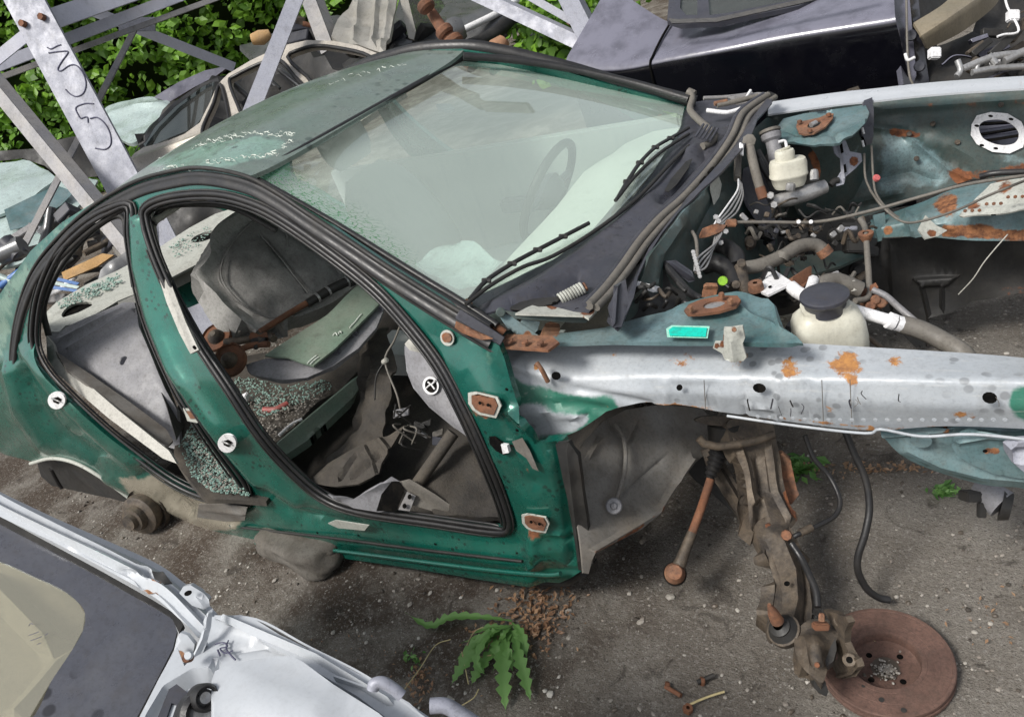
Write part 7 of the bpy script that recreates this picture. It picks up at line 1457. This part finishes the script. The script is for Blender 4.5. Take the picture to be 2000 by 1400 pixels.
# ================================================================== WHITE CAR IN THE FOREGROUND
wc = thing('white_car', 'white car with black edged tailgate glass and body rail at bottom left', 'car', (-.6, -1.9, 0))
WCN = Vector((.42, 0, 1)).normalized(); WC0 = Vector((-.14, -1.6, .90))
WCP = lambda d=0: plane(WC0+WCN*d, WCN)
gout = [(-60, 985), (0, 1022), (60, 1052), (130, 1090), (200, 1130), (260, 1160), (310, 1188), (338, 1210), (346, 1232), (338, 1265), (310, 1320), (262, 1410), (-60, 1410)]
gin = [(-60, 1085), (0, 1096), (60, 1122), (120, 1150), (152, 1175), (166, 1198), (162, 1230), (140, 1270), (100, 1330), (52, 1410), (-60, 1410)]
FRIT = mat('black_glass_border', (.06, .064, .08), .3, 0, dust=.35, dustcol=(.12, .12, .13), spots=.9, spotcol=(.012, .012, .016), spotscale=28, bump=.03, coat=.6)
sheet('glass_border', gout, WCP(.0), FRIT, wc, holes=[gin], step=16, thick=.006)
sheet('glass', gin, WCP(-.004), GLASSW, wc, step=30, thick=.003)
sheet('rubber_channel', [(-60, 968), (0, 1008), (100, 1062), (200, 1116), (300, 1172), (345, 1200), (358, 1218), (350, 1236), (335, 1205), (300, 1184), (200, 1128), (100, 1074), (0, 1022), (-60, 985)], WCP(.004), BLK, wc, step=12, thick=.012)
# cabin behind the glass
CAB = mat('beige_cabin_lining', (.40, .37, .30), .8, 0, col2=(.30, .28, .24), s2=2, bump=.2)
sheet('cabin_lining', [(-80, 1060), (60, 1090), (200, 1150), (240, 1220), (150, 1420), (-80, 1420)], WCP(-.12), CAB, wc, step=26, relief=[([(0, 1160), (100, 1260)], 30, .05), ([(40, 1400), (120, 1300)], 30, .03)], wob=.03, wobs=5)
for st in ([(56, 1222), (60, 1217), (65, 1219)], [(56, 1240), (66, 1237), (76, 1233)], [(60, 1250), (70, 1247), (82, 1242)], [(72, 1258), (80, 1255)], [(88, 1240), (94, 1236)]): tube('etched_mark', [(*p, WCP(.002)) for p in st], .0006, INK, wc, nseg=4)
rail_o = [(-60, 938, ('y', -1.50)), (0, 970, ('y', -1.50)), (100, 1018, ('y', -1.50)), (200, 1062, ('y', -1.50)), (300, 1108, ('y', -1.50)), (345, 1140, ('y', -1.51)), (385, 1172, ('y', -1.52)), (415, 1205, ('y', -1.54))]
rail_m = [(-60, 950, ('y', -1.52)), (0, 985, ('y', -1.52)), (100, 1032, ('y', -1.52)), (200, 1078, ('y', -1.52)), (300, 1126, ('y', -1.52)), (335, 1155, ('y', -1.53)), (370, 1185, ('y', -1.54)), (405, 1225, ('y', -1.55))]
def wp(d, ps): return [(x, y, WCP(d)) for x, y in ps]
rail_i = wp(.02, [(-60, 965), (0, 1003), (100, 1056), (200, 1108), (300, 1165), (350, 1208), (378, 1232), (398, 1250)])
loft('pillar_rail', [rail_o, wp(.05, [(-60, 948), (0, 982), (100, 1030), (200, 1076), (300, 1125), (338, 1152), (372, 1188), (405, 1225)]), rail_i], WHITE, wc, n=60, m=6, thick=.02, relief=[([(240, 1118), (300, 1122), (310, 1130)], 8, -.008), ([(130, 1090), (160, 1096)], 6, -.006)], rust=[([(298, 1128), (330, 1138)], 12, .55)])
loft('body_side', [rail_o, [(x, y+2, ('y', -1.49)) for x, y, _ in rail_o], [Vector((P3(q).x, -1.50, .55)) for q in rail_o], [Vector((P3(q).x, -1.52, .2)) for q in rail_o]], WHITE, wc, n=30, m=4, thick=.01)
sheet('torn_tape', [(295, 1112), (318, 1116), (335, 1135), (320, 1138), (300, 1126)], WCP(.07), BLK, wc, step=8, thick=.004, wob=.008, wobs=40)
# hinge lug and arm
sheet('hinge_lug', [(350, 1158), (358, 1145), (372, 1142), (398, 1158), (408, 1170), (410, 1184), (398, 1190), (375, 1182)], T(1.28), WHITE, wc, step=7, thick=.012, relief=[([(392, 1172), (400, 1182)], 9, .006)]); hole(ell(367, 1158, 8, 5, -25, 10), T(1.265), wc)
ha_ = sheet('hinge_arm', [(408, 1192), (416, 1188), (412, 1225), (404, 1255), (392, 1285), (380, 1305), (366, 1308), (358, 1296), (364, 1284), (378, 1278), (386, 1260), (396, 1232), (405, 1222)], T(1.20), WHITE, wc, step=6, thick=.010, relief=[([(410, 1195), (398, 1245), (372, 1298)], 8, .006)])
sheet('hinge_arm_lower', [(345, 1246), (352, 1235), (366, 1240), (380, 1258), (376, 1282), (362, 1290), (350, 1278), (340, 1270)], T(1.23), WHITE, wc, step=7, thick=.01, rust=[([(352, 1275), (365, 1288)], 18, .6), ([(344, 1245)], 8, .4)])
bolt((370, 1283, ('t', 1.17)), .0075, RUSTO, wc, -FW+UP*.3, .014, n=12); bolt((370, 1279, ('t', 1.155)), .0065, WHITE, wc, -FW+UP*.3, .006, n=12)
# rear deck / gutter beyond the glass
DK = lambda d=0: plane(Vector((.2, -1.6, .86+d)), Vector((.18, .05, 1)))
sheet('gutter_panel', [(405, 1205), (430, 1202), (470, 1208), (495, 1220), (540, 1246), (600, 1275), (625, 1290), (680, 1322), (740, 1355), (800, 1390), (820, 1420), (262, 1420), (310, 1325), (345, 1262), (360, 1300), (398, 1260)], DK(), WHITE, wc, step=11, thick=.01, relief=[([(500, 1235), (560, 1262), (650, 1318), (720, 1360)], 9, .010), ([(440, 1225), (500, 1240)], 20, .008), ([(470, 1270), (520, 1262)], 8, -.006), ([(300, 1400), (330, 1350), (380, 1320), (410, 1318)], 16, -.03), ([(420, 1300), (400, 1330)], 10, -.02)], rust=[([(412, 1325), (411, 1380)], 6, .6)])
sheet('outer_wing', [(418, 1205), (470, 1200), (500, 1210), (545, 1238), (600, 1265), (622, 1270), (645, 1285), (720, 1325), (800, 1372), (850, 1420), (780, 1420), (700, 1360), (600, 1300), (500, 1245)], DK(.015), WHITE, wc, step=11, thick=.008, relief=[([(440, 1208), (620, 1285), (760, 1370)], 9, .012)])
loft('outer_wing_side', [[(418, 1204, DK(.015)), (500, 1210, DK(.015)), (600, 1263, DK(.015)), (720, 1325, DK(.015)), (850, 1420, DK(.015))], [DK(.015)(418, 1204)+Vector((.02, .02, -.15)), DK(.015)(600, 1263)+Vector((.02, .02, -.15)), DK(.015)(850, 1420)+Vector((.02, .02, -.15))], [DK(.015)(418, 1204)+Vector((.0, .0, -.6)), DK(.015)(600, 1263)+Vector((0, .0, -.6)), DK(.015)(850, 1420)+Vector((0, 0, -.6))]], WHITE, wc, n=24, m=3)
sheet('lamp_cover', [(412, 1420), (413, 1330), (420, 1310), (440, 1300), (490, 1288), (540, 1281), (570, 1281), (592, 1292), (650, 1335), (740, 1392), (770, 1420)], DK(.06), WHITE, wc, step=14, thick=.06, relief=[([(500, 1360), (620, 1400)], 70, .012)])
for st in ([(420, 1258), (436, 1254), (444, 1262), (430, 1266), (440, 1275), (455, 1270)], [(446, 1250), (442, 1266), (452, 1280), (460, 1288)], [(425, 1268), (430, 1280)]): tube('grease_pencil_mark', [(*p, DK(.006)) for p in st], .0014, INK, wc, nseg=4)
for q, r_ in (((398, 1362), .019), ((392, 1392), .030)):
    p = P3((*q, ('t', 1.07))); a_ = tocam(p)+RT*.3
    o = lath('bump_stop', [(.62*r_, .012), (.8*r_, .018), (r_, .010), (r_, -.02)], a_, p, RUB, wc, 28); lath('bump_stop_core', [(0, .008), (.4*r_, .010), (.62*r_, .004)], a_, p, MET, o, 20)
sheet('seal_corner', [(300, 1420), (330, 1345), (345, 1335), (380, 1362), (370, 1400), (350, 1420), (330, 1420), (345, 1375), (335, 1372), (318, 1420)], DK(.004), PLAS, wc, step=9, thick=.008)
loft('lamp_cover_side', [[(650, 1320, DK(.03)), (740, 1352, DK(.02)), (800, 1380, DK(.01)), (860, 1420, DK(.0))], [DK(.0)(650, 1330)-Vector((0, 0, .1)), DK(0)(880, 1430)-Vector((0, 0, .2))]], WHITE, wc, n=20, m=3)
o = tube('trim_clip_hose', [(x, y, ('t', 1.0)) for x, y in [(728, 1346), (732, 1334), (748, 1332), (770, 1345), (785, 1358)]], .008, GALV, wc); tube('trim_clip_hose', [(x, y, ('t', .98)) for x, y in [(840, 1378), (870, 1378), (900, 1395), (930, 1415)]], .010, GALV, wc)
